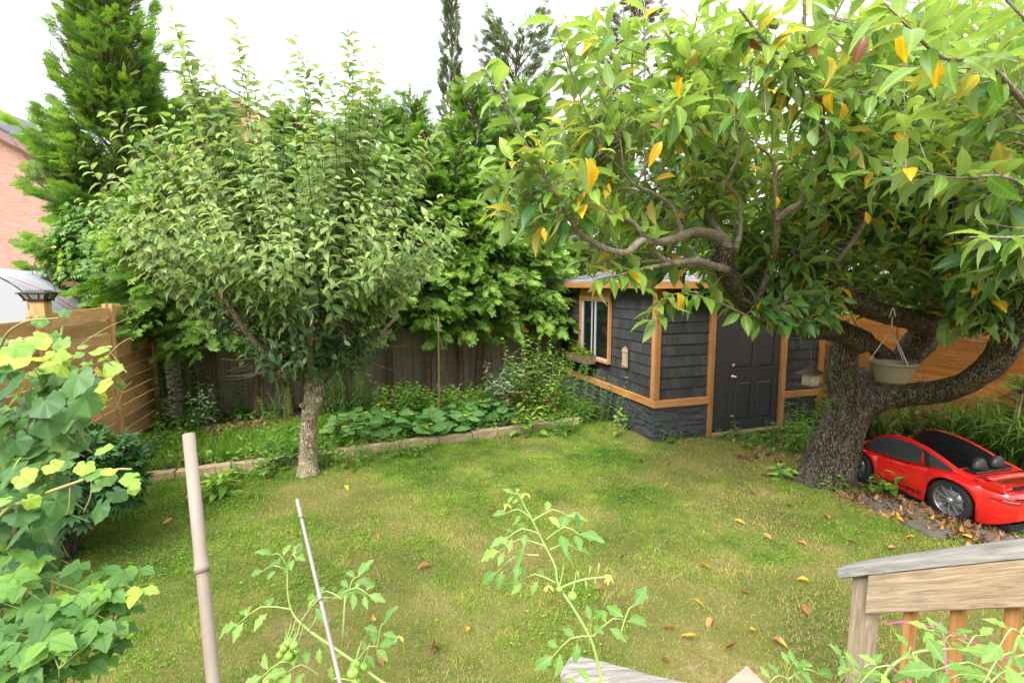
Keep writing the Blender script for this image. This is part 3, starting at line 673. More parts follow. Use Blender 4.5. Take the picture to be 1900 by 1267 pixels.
# roof: low hip with shake courses
ex0, ex1, ey0, ey1 = -.20, SW + .2, -.25, SL + .2
slope = .27; half = (ex1 - ex0) / 2; RH = half * slope
def roof_pt(x, y): return min(x - ex0, ex1 - x, y - ey0, ey1 - y) * slope
g = Geo(); rr = random.Random(3); Ex = .125; nrow = int(half / Ex) + 1
for k in range(nrow):
    o0 = k * Ex; o1 = min(o0 + Ex * 1.25, half)
    if o0 >= half - .01: break
    for side in range(4):
        if side == 0: a, b = np.array([ex0, ey0]), np.array([ex0, ey1]); inn = np.array([1, 0])
        elif side == 1: a, b = np.array([ex1, ey0]), np.array([ex1, ey1]); inn = np.array([-1, 0])
        elif side == 2: a, b = np.array([ex0, ey0]), np.array([ex1, ey0]); inn = np.array([0, 1])
        else: a, b = np.array([ex0, ey1]), np.array([ex1, ey1]); inn = np.array([0, -1])
        d = b - a; L = np.linalg.norm(d); d = d / L; s = o0
        while s < L - o0 - .01:
            w = min(rr.uniform(.12, .30), L - o0 - s); e = min(w, L - o0 - s)
            lift = .016 + rr.uniform(0, .008); sh = o1 - o0
            sA, sB = s + .002, s + e - .002
            tA = max(sA, o1) if sA < o1 else sA; tB = min(sB, L - o1) if sB > L - o1 else sB
            if tB < tA: tA = tB = (tA + tB) / 2
            jj = rr.uniform(-.012, .006)
            p0 = a + d * sA + inn * (o0 + jj); p1 = a + d * sB + inn * (o0 + jj); p2 = a + d * tB + inn * o1; p3 = a + d * tA + inn * o1
            zb = ZE + .045 + o0 * slope; zt = ZE + .045 + o1 * slope
            v = [(*p0, zb + lift), (*p1, zb + lift), (*p2, zt + .002), (*p3, zt + .002), (*p0, zb - .004), (*p1, zb - .004)]
            g.add(v, [(0, 1, 2, 3), (4, 5, 1, 0)], 0, rr.random()); s += e
roofm, nt, b_, out_ = new_mat('grey_roof_shakes')
v_ = coords(nt, (1, 1, 1)); nn_ = noise(nt, v_, 18, 4)
c_ = mixc(nt, tint_out(nt), (.10, .10, .105), (.27, .265, .26)); c_ = mixc(nt, 1.0, c_, mixc(nt, nn_, (.6, .6, .6), (1.4, 1.4, 1.4)), 'MULTIPLY')
nt.links.new(c_, b_.inputs['Base Color']); b_.inputs['Roughness'].default_value = .85; bump(nt, b_, nn_, .5, .006)
ro = g.build('roof', roofm, shed)
g = Geo(); rp = [(ex0 + half, ey0 + half, ZE + .04 + RH), (ex0 + half, ey1 - half, ZE + .04 + RH)]
cs = [(ex0, ey0, ZE + .04), (ex1, ey0, ZE + .04), (ex1, ey1, ZE + .04), (ex0, ey1, ZE + .04)]
g.add(cs + rp, [(0, 1, 4), (1, 2, 5, 4), (2, 3, 5), (3, 0, 4, 5), (3, 2, 1, 0)], 0, .2); g.build('roof_deck', roofm, ro)
g = Geo(); f0 = ZE - .05; f1 = ZE + .05
g.bx((ex0 - .012, ey0, f0), (ex0 + .02, ey1, f1), 0, .4); fy = g.build('fascia', M_trimy, shed, .003)
g = Geo(); g.bx((ex0 - .012, ey0 - .022, f0), (ex1 + .01, ey0, f1), 0, .6); g.build('fascia', M_trimx, shed, .003)
g = Geo(); g.bx((ex0 + .02, ey0, f0 + .01), (-.03, ey1 - .02, f0 + .025), 0, .6); g.bx((-.03, ey0, f0 + .01), (ex1, -.06, f0 + .025), 0, .6); g.build('soffit', M_trimy, shed)

# flower box, plaque
fb = Vector(SHED) + Vector(VV) * 2.28 - Vector(UV) * .17; fb.z = .93
box = empty('flower_box', fb, 'brown wooden flower box of yellow green seedlings under the shed window', 'planter', RZ)
g = Geo()
for lo, hi in (((-.10, -.40, 0), (.10, .40, .015)), ((-.12, -.42, 0), (-.10, .42, .15)), ((.10, -.42, 0), (.12, .42, .15)), ((-.10, -.42, 0), (.10, -.40, .15)), ((-.10, .40, 0), (.10, .42, .15))): g.bx(lo, hi)
g.build('trough', wood_mat('box_wood', (.10, .07, .045), (.22, .16, .11), axis=1), box, .003)
g = Geo(); g.bx((-.095, -.395, .10), (.095, .395, .13)); g.build('soil', M_bed, box)
for yy in (-.25, .25): g = Geo(); g.beam((.12, yy, .02), (.14, yy, -.0), .03, .02); g.beam((-.08, yy, -.01), (.14, yy, -.01), .02, .012); g.beam((-.06, yy, -.015), (.14, yy, -.14), .02, .012); g.build('bracket', M_black, box)
lfT = leaf_t(.55, .15, .3, 3); r = np.random.default_rng(3); n = 260
g = Geo(); pos = np.column_stack([r.uniform(-.09, .09, n), r.uniform(-.39, .39, n), .12 + r.uniform(0, .12, n)]); a = r.uniform(0, 2 * PI, n)
g.scatter(*lfT, pos, np.column_stack([np.cos(a), np.sin(a), r.uniform(.1, .8, n)]), np.tile([0, 0, 1.], (n, 1)) + r.normal(0, .2, (n, 3)), r.uniform(.05, .09, n), r.uniform(.5, 1, n))
for k in range(10):
    p0 = np.array([r.uniform(-.07, .07), r.uniform(-.35, .35), .12]); p1 = p0 + np.array([r.normal(0, .06), r.normal(0, .06), r.uniform(.12, .30)]); g.tube([p0, (p0 + p1) / 2 + .01, p1], [.004, .003, .002], 5, 0, .5)
    for q in np.linspace(.4, 1, 5):
        pp = p0 * (1 - q) + p1 * q; a = r.uniform(0, 6.3); g.scatter(*lfT, [pp], [[math.cos(a), math.sin(a), .2]], [[0, 0, 1]], [.07], [.8])
g.build('seedlings', leaf_mat('seedling_leaf', [(0, (.05, .12, .015)), (.6, (.16, .27, .03)), (1, (.33, .40, .05))], trans=.4), box)
pq = Vector(SHED) + Vector(VV) * .86 - Vector(UV) * .012; pq.z = 1.02
pl = empty('wall_plaque', pq, 'small pale wooden slatted plaque hanging on the dark window wall of the shed', 'plaque', RZ)
g = Geo()
for k in range(5): g.bx((-.022, -.085 + k * .0345, 0), (-.010, -.085 + k * .0345 + .0315, .30 + (.022, .045, .06, .045, .022)[k]), 0, .2 + .15 * k)
g.build('slats', wood_mat('plaque_wood', (.34, .25, .16), (.5, .40, .28), axis=2), pl, .002)
g = Geo(); g.bx((-.030, -.095, .03), (-.022, .095, .055)); g.build('batten', bpy.data.materials['plaque_wood'], pl, .002); g = Geo(); g.bx((-.030, -.095, .26), (-.022, .095, .285)); g.build('batten', bpy.data.materials['plaque_wood'], pl, .002)
g = Geo(); g.tube([(-.016, -.03, .34), (-.016, 0, .40), (-.016, .03, .34)], .0025, 6); g.bx((-.022, -.012, .33), (-.008, .012, .37)); g.build('hanger', M_steel, pl)
# ---------------------------------------------------------------- tree materials
M_cherrybark = bark_mat('cherry_bark', (0.105, 0.082, 0.058), (0.31, 0.255, 0.195), moss=(0.13, 0.12, 0.035), scale=11, strength=1.0, dist=0.07)
M_cherrytwig = bark_mat('cherry_branch', (0.21, 0.16, 0.125), (0.42, 0.35, 0.295), scale=22, strength=0.4, ridge=(1, 1, 1), dist=0.006)
M_applebark = bark_mat('apple_bark', (0.24, 0.185, 0.125), (0.44, 0.37, 0.27), moss=(0.20, 0.21, 0.075), scale=8, strength=0.8, ridge=(1, 1, .6), dist=0.02)
M_twig = bark_mat('thin_twig', (0.10, 0.075, 0.05), (0.20, 0.16, 0.12), scale=30, strength=0.3, ridge=(1, 1, 1), dist=0.004)
M_cedarbark = bark_mat('cedar_bark', (0.17, 0.10, 0.06), (0.30, 0.21, 0.15), scale=14, strength=0.7, ridge=(1, 1, 0.12), dist=0.015)
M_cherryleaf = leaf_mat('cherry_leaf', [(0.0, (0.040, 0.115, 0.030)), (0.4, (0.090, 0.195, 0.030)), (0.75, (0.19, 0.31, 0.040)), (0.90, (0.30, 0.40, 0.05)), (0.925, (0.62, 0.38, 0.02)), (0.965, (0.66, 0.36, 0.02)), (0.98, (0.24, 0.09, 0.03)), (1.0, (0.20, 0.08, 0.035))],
                        back=(0.36, 0.44, 0.20), trans=0.38, rough=0.38, backmix=.55, nscale=22, veins='pinnate', vfreq=9, vamt=.45)
M_appleleaf = leaf_mat('apple_leaf', [(0.0, (0.038, 0.10, 0.034)), (0.35, (0.10, 0.19, 0.045)), (0.7, (0.21, 0.30, 0.09)), (1.0, (0.35, 0.45, 0.12))],
                       back=(0.46, 0.52, 0.32), trans=0.3, rough=0.5, backmix=.7, nscale=20, veins='pinnate', vfreq=6, vamt=.35)
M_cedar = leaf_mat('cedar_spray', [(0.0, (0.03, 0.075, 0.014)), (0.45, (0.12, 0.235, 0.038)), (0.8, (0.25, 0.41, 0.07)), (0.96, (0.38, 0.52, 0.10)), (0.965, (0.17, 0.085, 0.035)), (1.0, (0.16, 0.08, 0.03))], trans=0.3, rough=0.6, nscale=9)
M_farcedar = leaf_mat('juniper_spray', [(0.0, (0.05, 0.08, 0.04)), (0.5, (0.12, 0.165, 0.08)), (0.93, (0.20, 0.25, 0.12)), (0.95, (0.16, 0.09, 0.05)), (1.0, (0.15, 0.085, 0.055))], trans=0.2, rough=0.7, nscale=5)
M_vine = leaf_mat('creeper_leaf', [(0.0, (0.035, 0.10, 0.018)), (0.55, (0.12, 0.26, 0.035)), (0.75, (0.20, 0.36, 0.04)), (0.9, (0.46, 0.56, 0.04)), (1.0, (0.60, 0.56, 0.05))], trans=0.25, rough=0.4, nscale=12)

def rndunit(r, n): v = r.normal(0, 1, (n, 3)); return v / np.linalg.norm(v, axis=1, keepdims=True)

# ---------------------------------------------------------------- CHERRY: skeleton traced in pixel + depth, each limb a real tapered tube in space
cherry_l = 'old cherry tree with a thick leaning dark trunk and yellowing leaves over the toy car'
CB = G(1535, 898); CB.z = 0
cherry = empty('cherry_tree', CB, cherry_l, 'tree')
OFF = np.array(CB)
def L(*pts): return [np.array(P(a, b, c)) for a, b, c, _ in pts], [p[3] for p in pts]
tr = [(1520, 918, 6.25, .44), (1530, 893, 6.25, .35), (1541, 860, 6.2, .28), (1560, 800, 6.1, .235), (1585, 755, 6.0, .22), (1606, 728, 6.0, .20)]
LIMBS = {
 'stem': ([(1575, 765, 6.0, .19), (1566, 710, 5.95, .165), (1564, 665, 5.9, .155), (1572, 640, 5.85, .15), (1590, 618, 5.75, .13)], 0),
 'low_left': ([(1600, 636, 5.75, .14), (1560, 617, 5.65, .125), (1520, 608, 5.5, .115), (1480, 603, 5.3, .12), (1440, 590, 5.1, .10), (1400, 574, 4.85, .10), (1365, 535, 4.6, .085), (1342, 490, 4.35, .085), (1352, 455, 4.25, .075)], 0),
 'bough': ([(1352, 462, 4.25, 0.0468), (1335, 440, 4.2, 0.0452), (1290, 430, 4.05, 0.0359), (1255, 443, 3.9, 0.0328), (1215, 450, 3.8, 0.0296), (1190, 448, 3.7, 0.0281), (1165, 468, 3.6, 0.0265), (1135, 466, 3.5, 0.0234), (1110, 455, 3.45, 0.0211), (1085, 440, 3.35, 0.0187), (1068, 428, 3.3, 0.0172)], 1),
 'bough_tip': ([(1072, 432, 3.3, 0.0140), (1045, 385, 3.2, 0.0126), (1010, 325, 3.1, 0.0112), (975, 267, 3.0, 0.0091), (938, 189, 2.9, 0.0063), (893, 119, 2.85, 0.0028)], 2),
 'bough_low': ([(1350, 500, 4.3, 0.0338), (1320, 492, 4.2, 0.0300), (1291, 484, 4.05, 0.0270), (1250, 488, 3.95, 0.0240), (1222, 474, 3.85, 0.0210), (1193, 435, 3.75, 0.0180), (1170, 410, 3.7, 0.0150), (1120, 395, 3.5, 0.0105), (1040, 330, 3.3, 0.0045)], 1),
 'rise_a': ([(1262, 440, 3.92, 0.0186), (1263, 425, 3.92, 0.0161), (1250, 390, 3.85, 0.0149), (1234, 372, 3.8, 0.0136), (1205, 355, 3.75, 0.0124), (1180, 345, 3.7, 0.0124), (1158, 322, 3.65, 0.0093)], 1),
 'shoot_a': ([(1180, 345, 3.7, 0.0096), (1234, 230, 3.5, 0.0078), (1283, 70, 3.3, 0.0054), (1306, -20, 3.2, 0.0036)], 2),
 'shoot_b': ([(1175, 340, 3.7, 0.0090), (1123, 279, 3.5, 0.0072), (1070, 164, 3.3, 0.0054), (1022, 25, 3.1, 0.0024)], 2),
 'shoot_c': ([(1197, 349, 3.75, 0.0084), (1195, 180, 3.6, 0.0060), (1196, 0, 3.5, 0.0036)], 2),
 'shoot_d': ([(1158, 322, 3.65, 0.0070), (1146, 200, 3.8, 0.0056), (1143, 80, 3.8, 0.0021)], 2),
 'rise_b': ([(1362, 470, 4.25, 0.0300), (1374, 427, 4.2, 0.0192), (1370, 369, 4.1, 0.0168), (1349, 341, 4.0, 0.0156), (1370, 287, 3.9, 0.0120), (1390, 164, 3.7, 0.0078), (1400, 50, 3.5, 0.0048)], 1),
 'upright': ([(1400, 572, 4.85, 0.0372), (1432, 490, 4.5, 0.0322), (1440, 440, 4.3, 0.0285), (1443, 401, 4.2, 0.0260), (1438, 350, 4.1, 0.0186), (1433, 298, 4.0, 0.0136), (1405, 270, 3.9, 0.0074)], 1),
 'elbow': ([(1441, 410, 4.2, 0.0240), (1467, 388, 4.1, 0.0300), (1488, 375, 4.05, 0.0300), (1495, 335, 4.0, 0.0240), (1520, 318, 4.0, 0.0180), (1560, 290, 3.9, 0.0108)], 1),
 'spire': ([(1520, 330, 4.2, 0.0260), (1526, 240, 3.7, 0.0208), (1521, 196, 3.5, 0.0221), (1505, 160, 3.4, 0.0221), (1492, 127, 3.3, 0.0195), (1492, 60, 3.2, 0.0130), (1493, -20, 3.1, 0.0091)], 1),
 'spire_l': ([(1495, 135, 3.3, 0.0154), (1477, 127, 3.25, 0.0140), (1430, 90, 3.1, 0.0105), (1370, 15, 2.9, 0.0070)], 2),
 'spire_r': ([(1497, 98, 3.25, 0.0112), (1530, 60, 3.1, 0.0091), (1572, -10, 3.0, 0.0070)], 2),
 'mid': ([(1690, 655, 5.9, .12), (1712, 615, 5.7, .13), (1720, 603, 5.6, .12), (1690, 592, 5.45, .11), (1643, 582, 5.3, .10), (1600, 568, 5.15, .09), (1570, 548, 5.0, .085), (1540, 503, 4.8, .075), (1505, 483, 4.6, .06), (1472, 470, 4.4, .035)], 0),
 'back_stem': ([(1590, 745, 6.1, .17), (1600, 705, 6.2, .15), (1640, 698, 6.3, .15), (1672, 672, 6.3, .15), (1705, 635, 6.3, .17), (1735, 590, 6.3, .14), (1755, 540, 6.2, .11), (1740, 470, 6.0, .07), (1700, 380, 5.7, .04)], 0),
 'cross': ([(1600, 625, 5.75, .07), (1630, 650, 5.9, .09), (1660, 675, 6.1, .09)], 0),
 'right': ([(1590, 752, 6.0, .19), (1640, 738, 5.85, .155), (1700, 732, 5.6, .135), (1760, 722, 5.3, .125), (1815, 698, 5.0, .118), (1855, 660, 4.8, .12), (1882, 610, 4.6, .125), (1920, 560, 4.4, .12), (1990, 500, 4.0, .12), (2080, 400, 3.6, .08)], 0),
 'right_up': ([(1870, 600, 4.6, .12), (1860, 540, 4.5, .10), (1800, 500, 4.3, .07), (1780, 430, 4.1, .05), (1760, 340, 3.7, .03)], 0),
 'over': ([(1990, 500, 4.0, 0.0350), (1960, 300, 3.0, 0.0200), (1850, 135, 2.3, 0.0110), (1751, 108, 2.0, 0.0070), (1690, 55, 1.9, 0.0050), (1639, 5, 1.85, 0.0025)], 2),
 'over2': ([(1985, 480, 3.9, 0.0250), (1940, 380, 3.2, 0.0150), (1870, 330, 2.7, 0.0090), (1760, 330, 2.5, 0.0050), (1640, 300, 2.45, 0.0025)], 2),
 'over3': ([(2080, 400, 3.6, 0.0300), (2000, 240, 2.6, 0.0150), (1930, 80, 2.0, 0.0075), (1850, -20, 1.9, 0.0030)], 2),
 'over4': ([(2080, 400, 3.6, 0.0300), (1990, 430, 2.7, 0.0150), (1900, 440, 2.2, 0.0070), (1800, 440, 2.05, 0.0030)], 2),
 'fan_a': ([(1540, 503, 4.8, 0.0280), (1600, 420, 4.6, 0.0210), (1640, 300, 4.3, 0.0140), (1650, 150, 4.0, 0.0070)], 1),
 'fan_b': ([(1740, 470, 6.0, .04), (1820, 380, 5.6, .03), (1850, 250, 5.2, .02)], 1),
 'fan_c': ([(1352, 455, 4.25, .03), (1300, 370, 4.6, .022), (1290, 260, 4.8, .014), (1310, 150, 4.9, .008)], 1),
 'droop': ([(1480, 603, 5.3, 0.0240), (1400, 590, 4.6, 0.0120), (1330, 560, 4.2, 0.0084), (1265, 545, 3.9, 0.0060), (1225, 560, 3.7, 0.0042), (1210, 600, 3.6, 0.0024)], 2),
 'droop2': ([(1250, 488, 3.95, .02), (1190, 500, 3.7, .014), (1150, 510, 3.55, .008), (1100, 520, 3.4, .004)], 2),
}
g = Geo(); pts, rad = L(*tr)
rt = np.array(pts); g.tube(rt - OFF, rad, 80, rough=.17, seed=3, sub=14)
for k in range(0):     # root flare
    a = k * 1.05 + .3; d = np.array([math.cos(a), math.sin(a), 0]); c = np.array([CB[0], CB[1], .16]) - OFF
    g.tube([c, c + d * .26 + [0, 0, -.08], c + d * .46 + [0, 0, -.17]], [.20, .13, .05], 16, rough=.2, seed=k, sub=4)
g.build('trunk', M_cherrybark, cherry)
segs = []
for nm, (pl_, kind) in LIMBS.items():
    pts, rad = L(*pl_); pts = np.array(pts)
    if kind < 2 and nm not in ('cross',):     # old wood is crooked
        pass
    sides = 30 if rad[0] > .1 else 12 if rad[0] > .03 else 7
    gg = Geo(); gg.tube(pts - OFF, rad, sides, rough=.22 if kind == 0 else .12 if kind == 1 else .02, seed=len(segs), sub=7 if kind == 0 else 5)
    gg.build('limb', M_cherrybark if kind == 0 else M_cherrytwig, cherry)
    for a, b, ra, rb in zip(pts[:-1], pts[1:], rad[:-1], rad[1:]): segs.append((a, b, ra, rb, kind))
SA = np.array([s[0] for s in segs]); SB = np.array([s[1] for s in segs]); SR = np.array([s[2] for s in segs])
def nearest(T):          # closest skeleton point for each target
    d = SB - SA; ll = (d ** 2).sum(1)
    t = np.clip(((T[:, None, :] - SA[None]) * d[None]).sum(2) / ll, 0, 1); Q = SA[None] + d[None] * t[..., None]
    D = np.linalg.norm(T[:, None, :] - Q, axis=2) + 0.5 * (SR[None] > .12); k = D.argmin(1); return Q[np.arange(len(T)), k], D[np.arange(len(T)), k]
rc = np.random.default_rng(12)
cl_pos, cl_ax, cl_up, cl_s, cl_t = [], [], [], [], []
tw = Geo(); TREE_C = np.array(P(1500, 520, 5.0))
def shoot(p0, p1, n, s0, upright=.5, r0=.005, tintb=0.0, start=.25, sag=0.0, geo=None):
    p0 = np.array(p0, float); p1 = np.array(p1, float); d = p1 - p0; Ln = np.linalg.norm(d); u = d / (Ln + 1e-9)
    m = (p0 + p1) / 2 + rc.normal(0, .05, 3) * Ln + np.array([0, 0, -sag * Ln])
    (geo or tw).tube([p0 - OFF, m - OFF, p1 - OFF], [r0, r0 * .75, r0 * .4], 5, cap=False, sub=3)
    ph = rc.uniform(0, 6.28)
    for i in range(n):
        t = start + (1 - start) * (i + .5) / n; p = (1 - t) ** 2 * p0 + 2 * t * (1 - t) * m + t * t * p1
        ph += 2.4 + rc.normal(0, .2); e1 = np.cross(u, [0, 0, 1.0]); e1 /= np.linalg.norm(e1) + 1e-6; e2 = np.cross(u, e1)
        o = math.cos(ph) * e1 + math.sin(ph) * e2
        ax = o * .8 + u * .55 + rc.normal(0, .15, 3); ax[2] += rc.uniform(-.30, .35)
        cl_pos.append(p + o * .012); cl_ax.append(ax); cl_up.append(np.array([0, 0, 1.0]) + rc.normal(0, .35, 3) + o * .2)
        sz = s0 * rc.uniform(.5, 1.3) * (1 - .25 * max(0, t - .8) * 5 * .6); cl_s.append(sz)
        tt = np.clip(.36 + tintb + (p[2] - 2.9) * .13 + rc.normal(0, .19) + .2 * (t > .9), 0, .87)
        y = rc.random()
        if y < .065: tt = rc.uniform(.93, .965)
        elif y < .08: tt = 1.0
        cl_t.append(tt)
# leaves straight along the traced thin shoots
for nm in ('bough_tip', 'shoot_a', 'shoot_b', 'shoot_c', 'shoot_d', 'spire_l', 'spire_r', 'over', 'over2', 'over3', 'over4', 'fan_c', 'droop', 'droop2', 'bough_low'):
    pts, rad = L(*LIMBS[nm][0]); pts, rad = resample(np.array(pts), np.array(rad), 8)
    for i in range(6, len(pts) - 1):
        if rad[i] > .02: continue
        u = pts[i + 1] - pts[i]; Ln = np.linalg.norm(u)
        if Ln < 1e-4: continue
        near = pts[i][1] < 2.6
        k_ = max(1, int(Ln / (.075 if nm[:5] in ('shoot', 'bough', 'spire') else .085)))
        for j in range(k_):
            p = pts[i] + u * (j / k_); uu = u / Ln; e1 = np.cross(uu, [0, 0, 1.0]); e1 /= np.linalg.norm(e1) + 1e-6; e2 = np.cross(uu, e1); ph = rc.uniform(0, 6.28); o = math.cos(ph) * e1 + math.sin(ph) * e2
            ax = o + uu * .5 + rc.normal(0, .15, 3); ax[2] += rc.uniform(-.35, .5)
            cl_pos.append(p); cl_ax.append(ax); cl_up.append(np.array([0, 0, 1.0]) + rc.normal(0, .35, 3)); cl_s.append(rc.uniform(.13, .21) * (.8 if near else 1)); y = rc.random()
            cl_t.append(rc.uniform(.93, .965) if y < .06 else 1.0 if y < .07 else np.clip(rc.normal(.62, .13), 0, .88))
# space-filling twigs: targets spread through the crown's volume, each tied to the nearest limb
def crown_targets(n, boxes):
    T = []
    for (x0, x1, y0, y1, d0, d1, m) in boxes:
        k = int(n * m); px = rc.uniform(x0, x1, k); py = rc.uniform(y0, y1, k); dd = rc.uniform(d0, d1, k)
        T += [np.array(P(a, b, c)) for a, b, c in zip(px, py, dd)]
    return np.array(T)
T = crown_targets(150, [(1000, 1300, 250, 400, 3.9, 5.0, .6), (900, 1120, 330, 460, 3.0, 3.8, .25), (1060, 1300, 430, 520, 4.2, 4.9, .25), (1230, 1330, 60, 280, 3.0, 4.6, .35), (1040, 1240, 60, 260, 3.2, 4.2, .30),
                        (1280, 1500, 240, 440, 4.3, 5.8, .9), (1300, 1500, 440, 560, 4.6, 5.6, .6), (1330, 1600, 60, 260, 3.0, 4.8, .65), (1500, 1780, 240, 420, 3.2, 6.5, 1.2),
                        (1540, 1800, 400, 550, 4.8, 6.8, .9), (1600, 1900, 40, 260, 2.4, 5.5, 1.0), (1760, 1960, 240, 560, 2.8, 6.2, 1.7), (1400, 1560, 480, 610, 4.2, 5.6, .55), (1750, 1940, 520, 640, 4.2, 5.6, .55),
                        (1900, 2300, 60, 560, 3, 6, 1.2), (1500, 2100, 100, 500, 6.5, 8.5, 1.6), (1350, 1650, 300, 480, 5.2, 6.8, .7)])
Q, D = nearest(T)
for q, t_, d_ in zip(Q, T, D):
    if d_ > 1.6: q = t_ + (q - t_) * (1.6 / d_)
    up = np.array([0, 0, .25 * rc.random()]); end = t_ + (t_ - q) * .1 + up; Ln = np.linalg.norm(end - q)
    far = t_[1] > 4.5
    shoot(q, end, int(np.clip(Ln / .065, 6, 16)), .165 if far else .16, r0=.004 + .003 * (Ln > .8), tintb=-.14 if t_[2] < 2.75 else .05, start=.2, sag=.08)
CL_T = leaf_t(.46, .22, .42, 6, wave=.10)
pos = np.array(cl_pos); keep = (np.linalg.norm(pos - np.array([0, 0, EYE]), axis=1) > 1.45)
# leave the trunk fork, the pot and the door in view
prj = pos - np.array([0, 0, EYE]); dep = prj[:, 1] * CP - prj[:, 2] * SP; ppx = 950 + F_PX * prj[:, 0] / dep; ppy = 633.5 - F_PX * (prj[:, 1] * SP + prj[:, 2] * CP) / dep
low = pos[:, 2] < 1.98
keep &= ~(low & (ppx > 1300))
A = lambda x: np.array(x)[keep]
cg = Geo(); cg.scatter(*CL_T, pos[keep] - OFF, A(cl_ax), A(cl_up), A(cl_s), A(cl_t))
# curled, dead leaves hanging from the twigs
dead = leaf_t(.5, .9, .9, 5)
k = rc.choice(len(pos), 60); dd = pos[k]
cg.scatter(*dead, dd - OFF, np.tile([0, 0, -1.0], (60, 1)) + rc.normal(0, .35, (60, 3)), rc.normal(0, 1, (60, 3)), rc.uniform(.08, .13, 60), np.full(60, 1.0))
# big yellow leaves that catch the eye
for (x, y, d, s) in ((1086, 318, 2.9, .21), (1228, 288, 2.8, .17), (1258, 568, 3.4, .16), (1606, 418, 3.2, .12), (1535, 130, 2.6, .15), (1265, 170, 2.8, .12), (1740, 135, 2.0, .12), (1660, 150, 2.5, .13), (1560, 215, 3, .14), (1675, 85, 2.0, .11), (1440, 390, 3.4, .10), (1505, 350, 3.4, .10)):
    cg.scatter(*leaf_t(.46, rc.uniform(.2, .6), rc.uniform(.1, .7), 6, wave=.15), [np.array(P(x, y - 25, d)) - OFF], [[rc.normal(0, .35), rc.normal(0, .3), -1]], [[rc.normal(0, .7), -1, .3]], [s * rc.uniform(.7, .95)], [rc.uniform(.922, .972)])
cg.build('leaves', M_cherryleaf, cherry); tw.build('twigs', M_cherrytwig, cherry)

# ---------------------------------------------------------------- APPLE
AB = G(572, 868); AB.z = hz(AB[0], AB[1])
apple = empty('apple_tree', AB, 'pruned apple tree with upright leafy shoots and a scarred pale trunk', 'tree')
OFF = np.array(AB); ra = np.random.default_rng(44)
g = Geo(); pts, rad = L((572, 882, 6.4, .145), (571, 862, 6.4, .115), (572, 820, 6.38, .10), (574, 780, 6.36, .10), (580, 745, 6.34, .12), (583, 725, 6.32, .125), (580, 708, 6.3, .11), (583, 690, 6.3, .10))
g.tube(np.array(pts) - OFF, rad, 36, rough=.20, seed=9, sub=8)
for (x, y, d, s) in ((588, 722, 6.18, .055), (590, 742, 6.2, .05), (560, 752, 6.22, .035)):
    c = np.array(P(x, y, d)) - OFF; k = Geo(); k.lathe([(0, .4), (.5, .38), (.8, .2), (1, 0), (.9, -.4)], (0, 0, 0), 14); v = k.v[0] * s; v = np.column_stack([v[:, 0], -v[:, 2], v[:, 1]]) + c; g.add(v, k.lp[0].reshape(-1, 4), 0, .2, True)
g.build('trunk', M_applebark, apple)
HEAD = np.array(P(583, 695, 6.3)); limbs = []
for k in range(15):
    a = k * 2.39996; el = .35 + .5 * (k % 3) / 2 if k < 12 else 1.3
    Rr = ra.uniform(.9, 1.5); d = np.array([math.cos(a) * math.cos(el), math.sin(a) * math.cos(el), math.sin(el)])
    p1 = HEAD + d * Rr * .5 + ra.normal(0, .06, 3); p2 = HEAD + d * Rr + [0, 0, .25] + ra.normal(0, .08, 3)
    p1 -= [0, .10, 0]
    gg = Geo(); gg.tube(np.array([HEAD - [0, 0, .05], p1, p2]) - OFF, [.055, .038, .024], 10, rough=.15, seed=k, sub=6); gg.build('limb', M_applebark, apple)
    q, _ = resample(np.array([HEAD, p1, p2]), np.array([1, 1, 1]), 6); limbs += list(q[3:])
limbs = np.array(limbs)
AP = [[], [], [], [], []]; tg = Geo()
def ashoot(p0, p1, sp=.044, s0=.135, start=.15, base_t=.5, r0=.007):
    u = p1 - p0; Ln = np.linalg.norm(u); u /= Ln; mid = (p0 + p1) / 2 + np.array([u[0] * .12, u[1] * .12, -.08]) * Ln * .8
    tg.tube(np.array([p0, mid, p1]) - OFF, [r0, r0 * .7, r0 * .25], 5, cap=False, sub=3)
    n = int(Ln * (1 - start) / sp); ph = ra.uniform(0, 6.28)
    for i in range(n):
        t = start + (1 - start) * (i + .5) / n; p = (1 - t) ** 2 * p0 + 2 * t * (1 - t) * mid + t * t * p1; ph += 2.4 + ra.normal(0, .25)
        e1 = np.cross(u, [.3, .1, 1.0]); e1 /= np.linalg.norm(e1); e2 = np.cross(u, e1); o = math.cos(ph) * e1 + math.sin(ph) * e2
        ax = o + u * (.45 + .5 * t ** 6) + ra.normal(0, .15, 3) - np.array([0, 0, .12])
        AP[0].append(p); AP[1].append(ax); AP[2].append(np.array([0, -.25, 1.0]) + ra.normal(0, .45, 3)); AP[3].append(s0 * ra.uniform(.75, 1.15) * (1 - .45 * t ** 8))
        AP[4].append(np.clip(base_t - .30 * min(1, max(0, (2.55 - p[2]) / 1.2)) + .22 * (t - .5) + ra.normal(0, .14) + (.25 if t > .96 else 0), 0, 1))
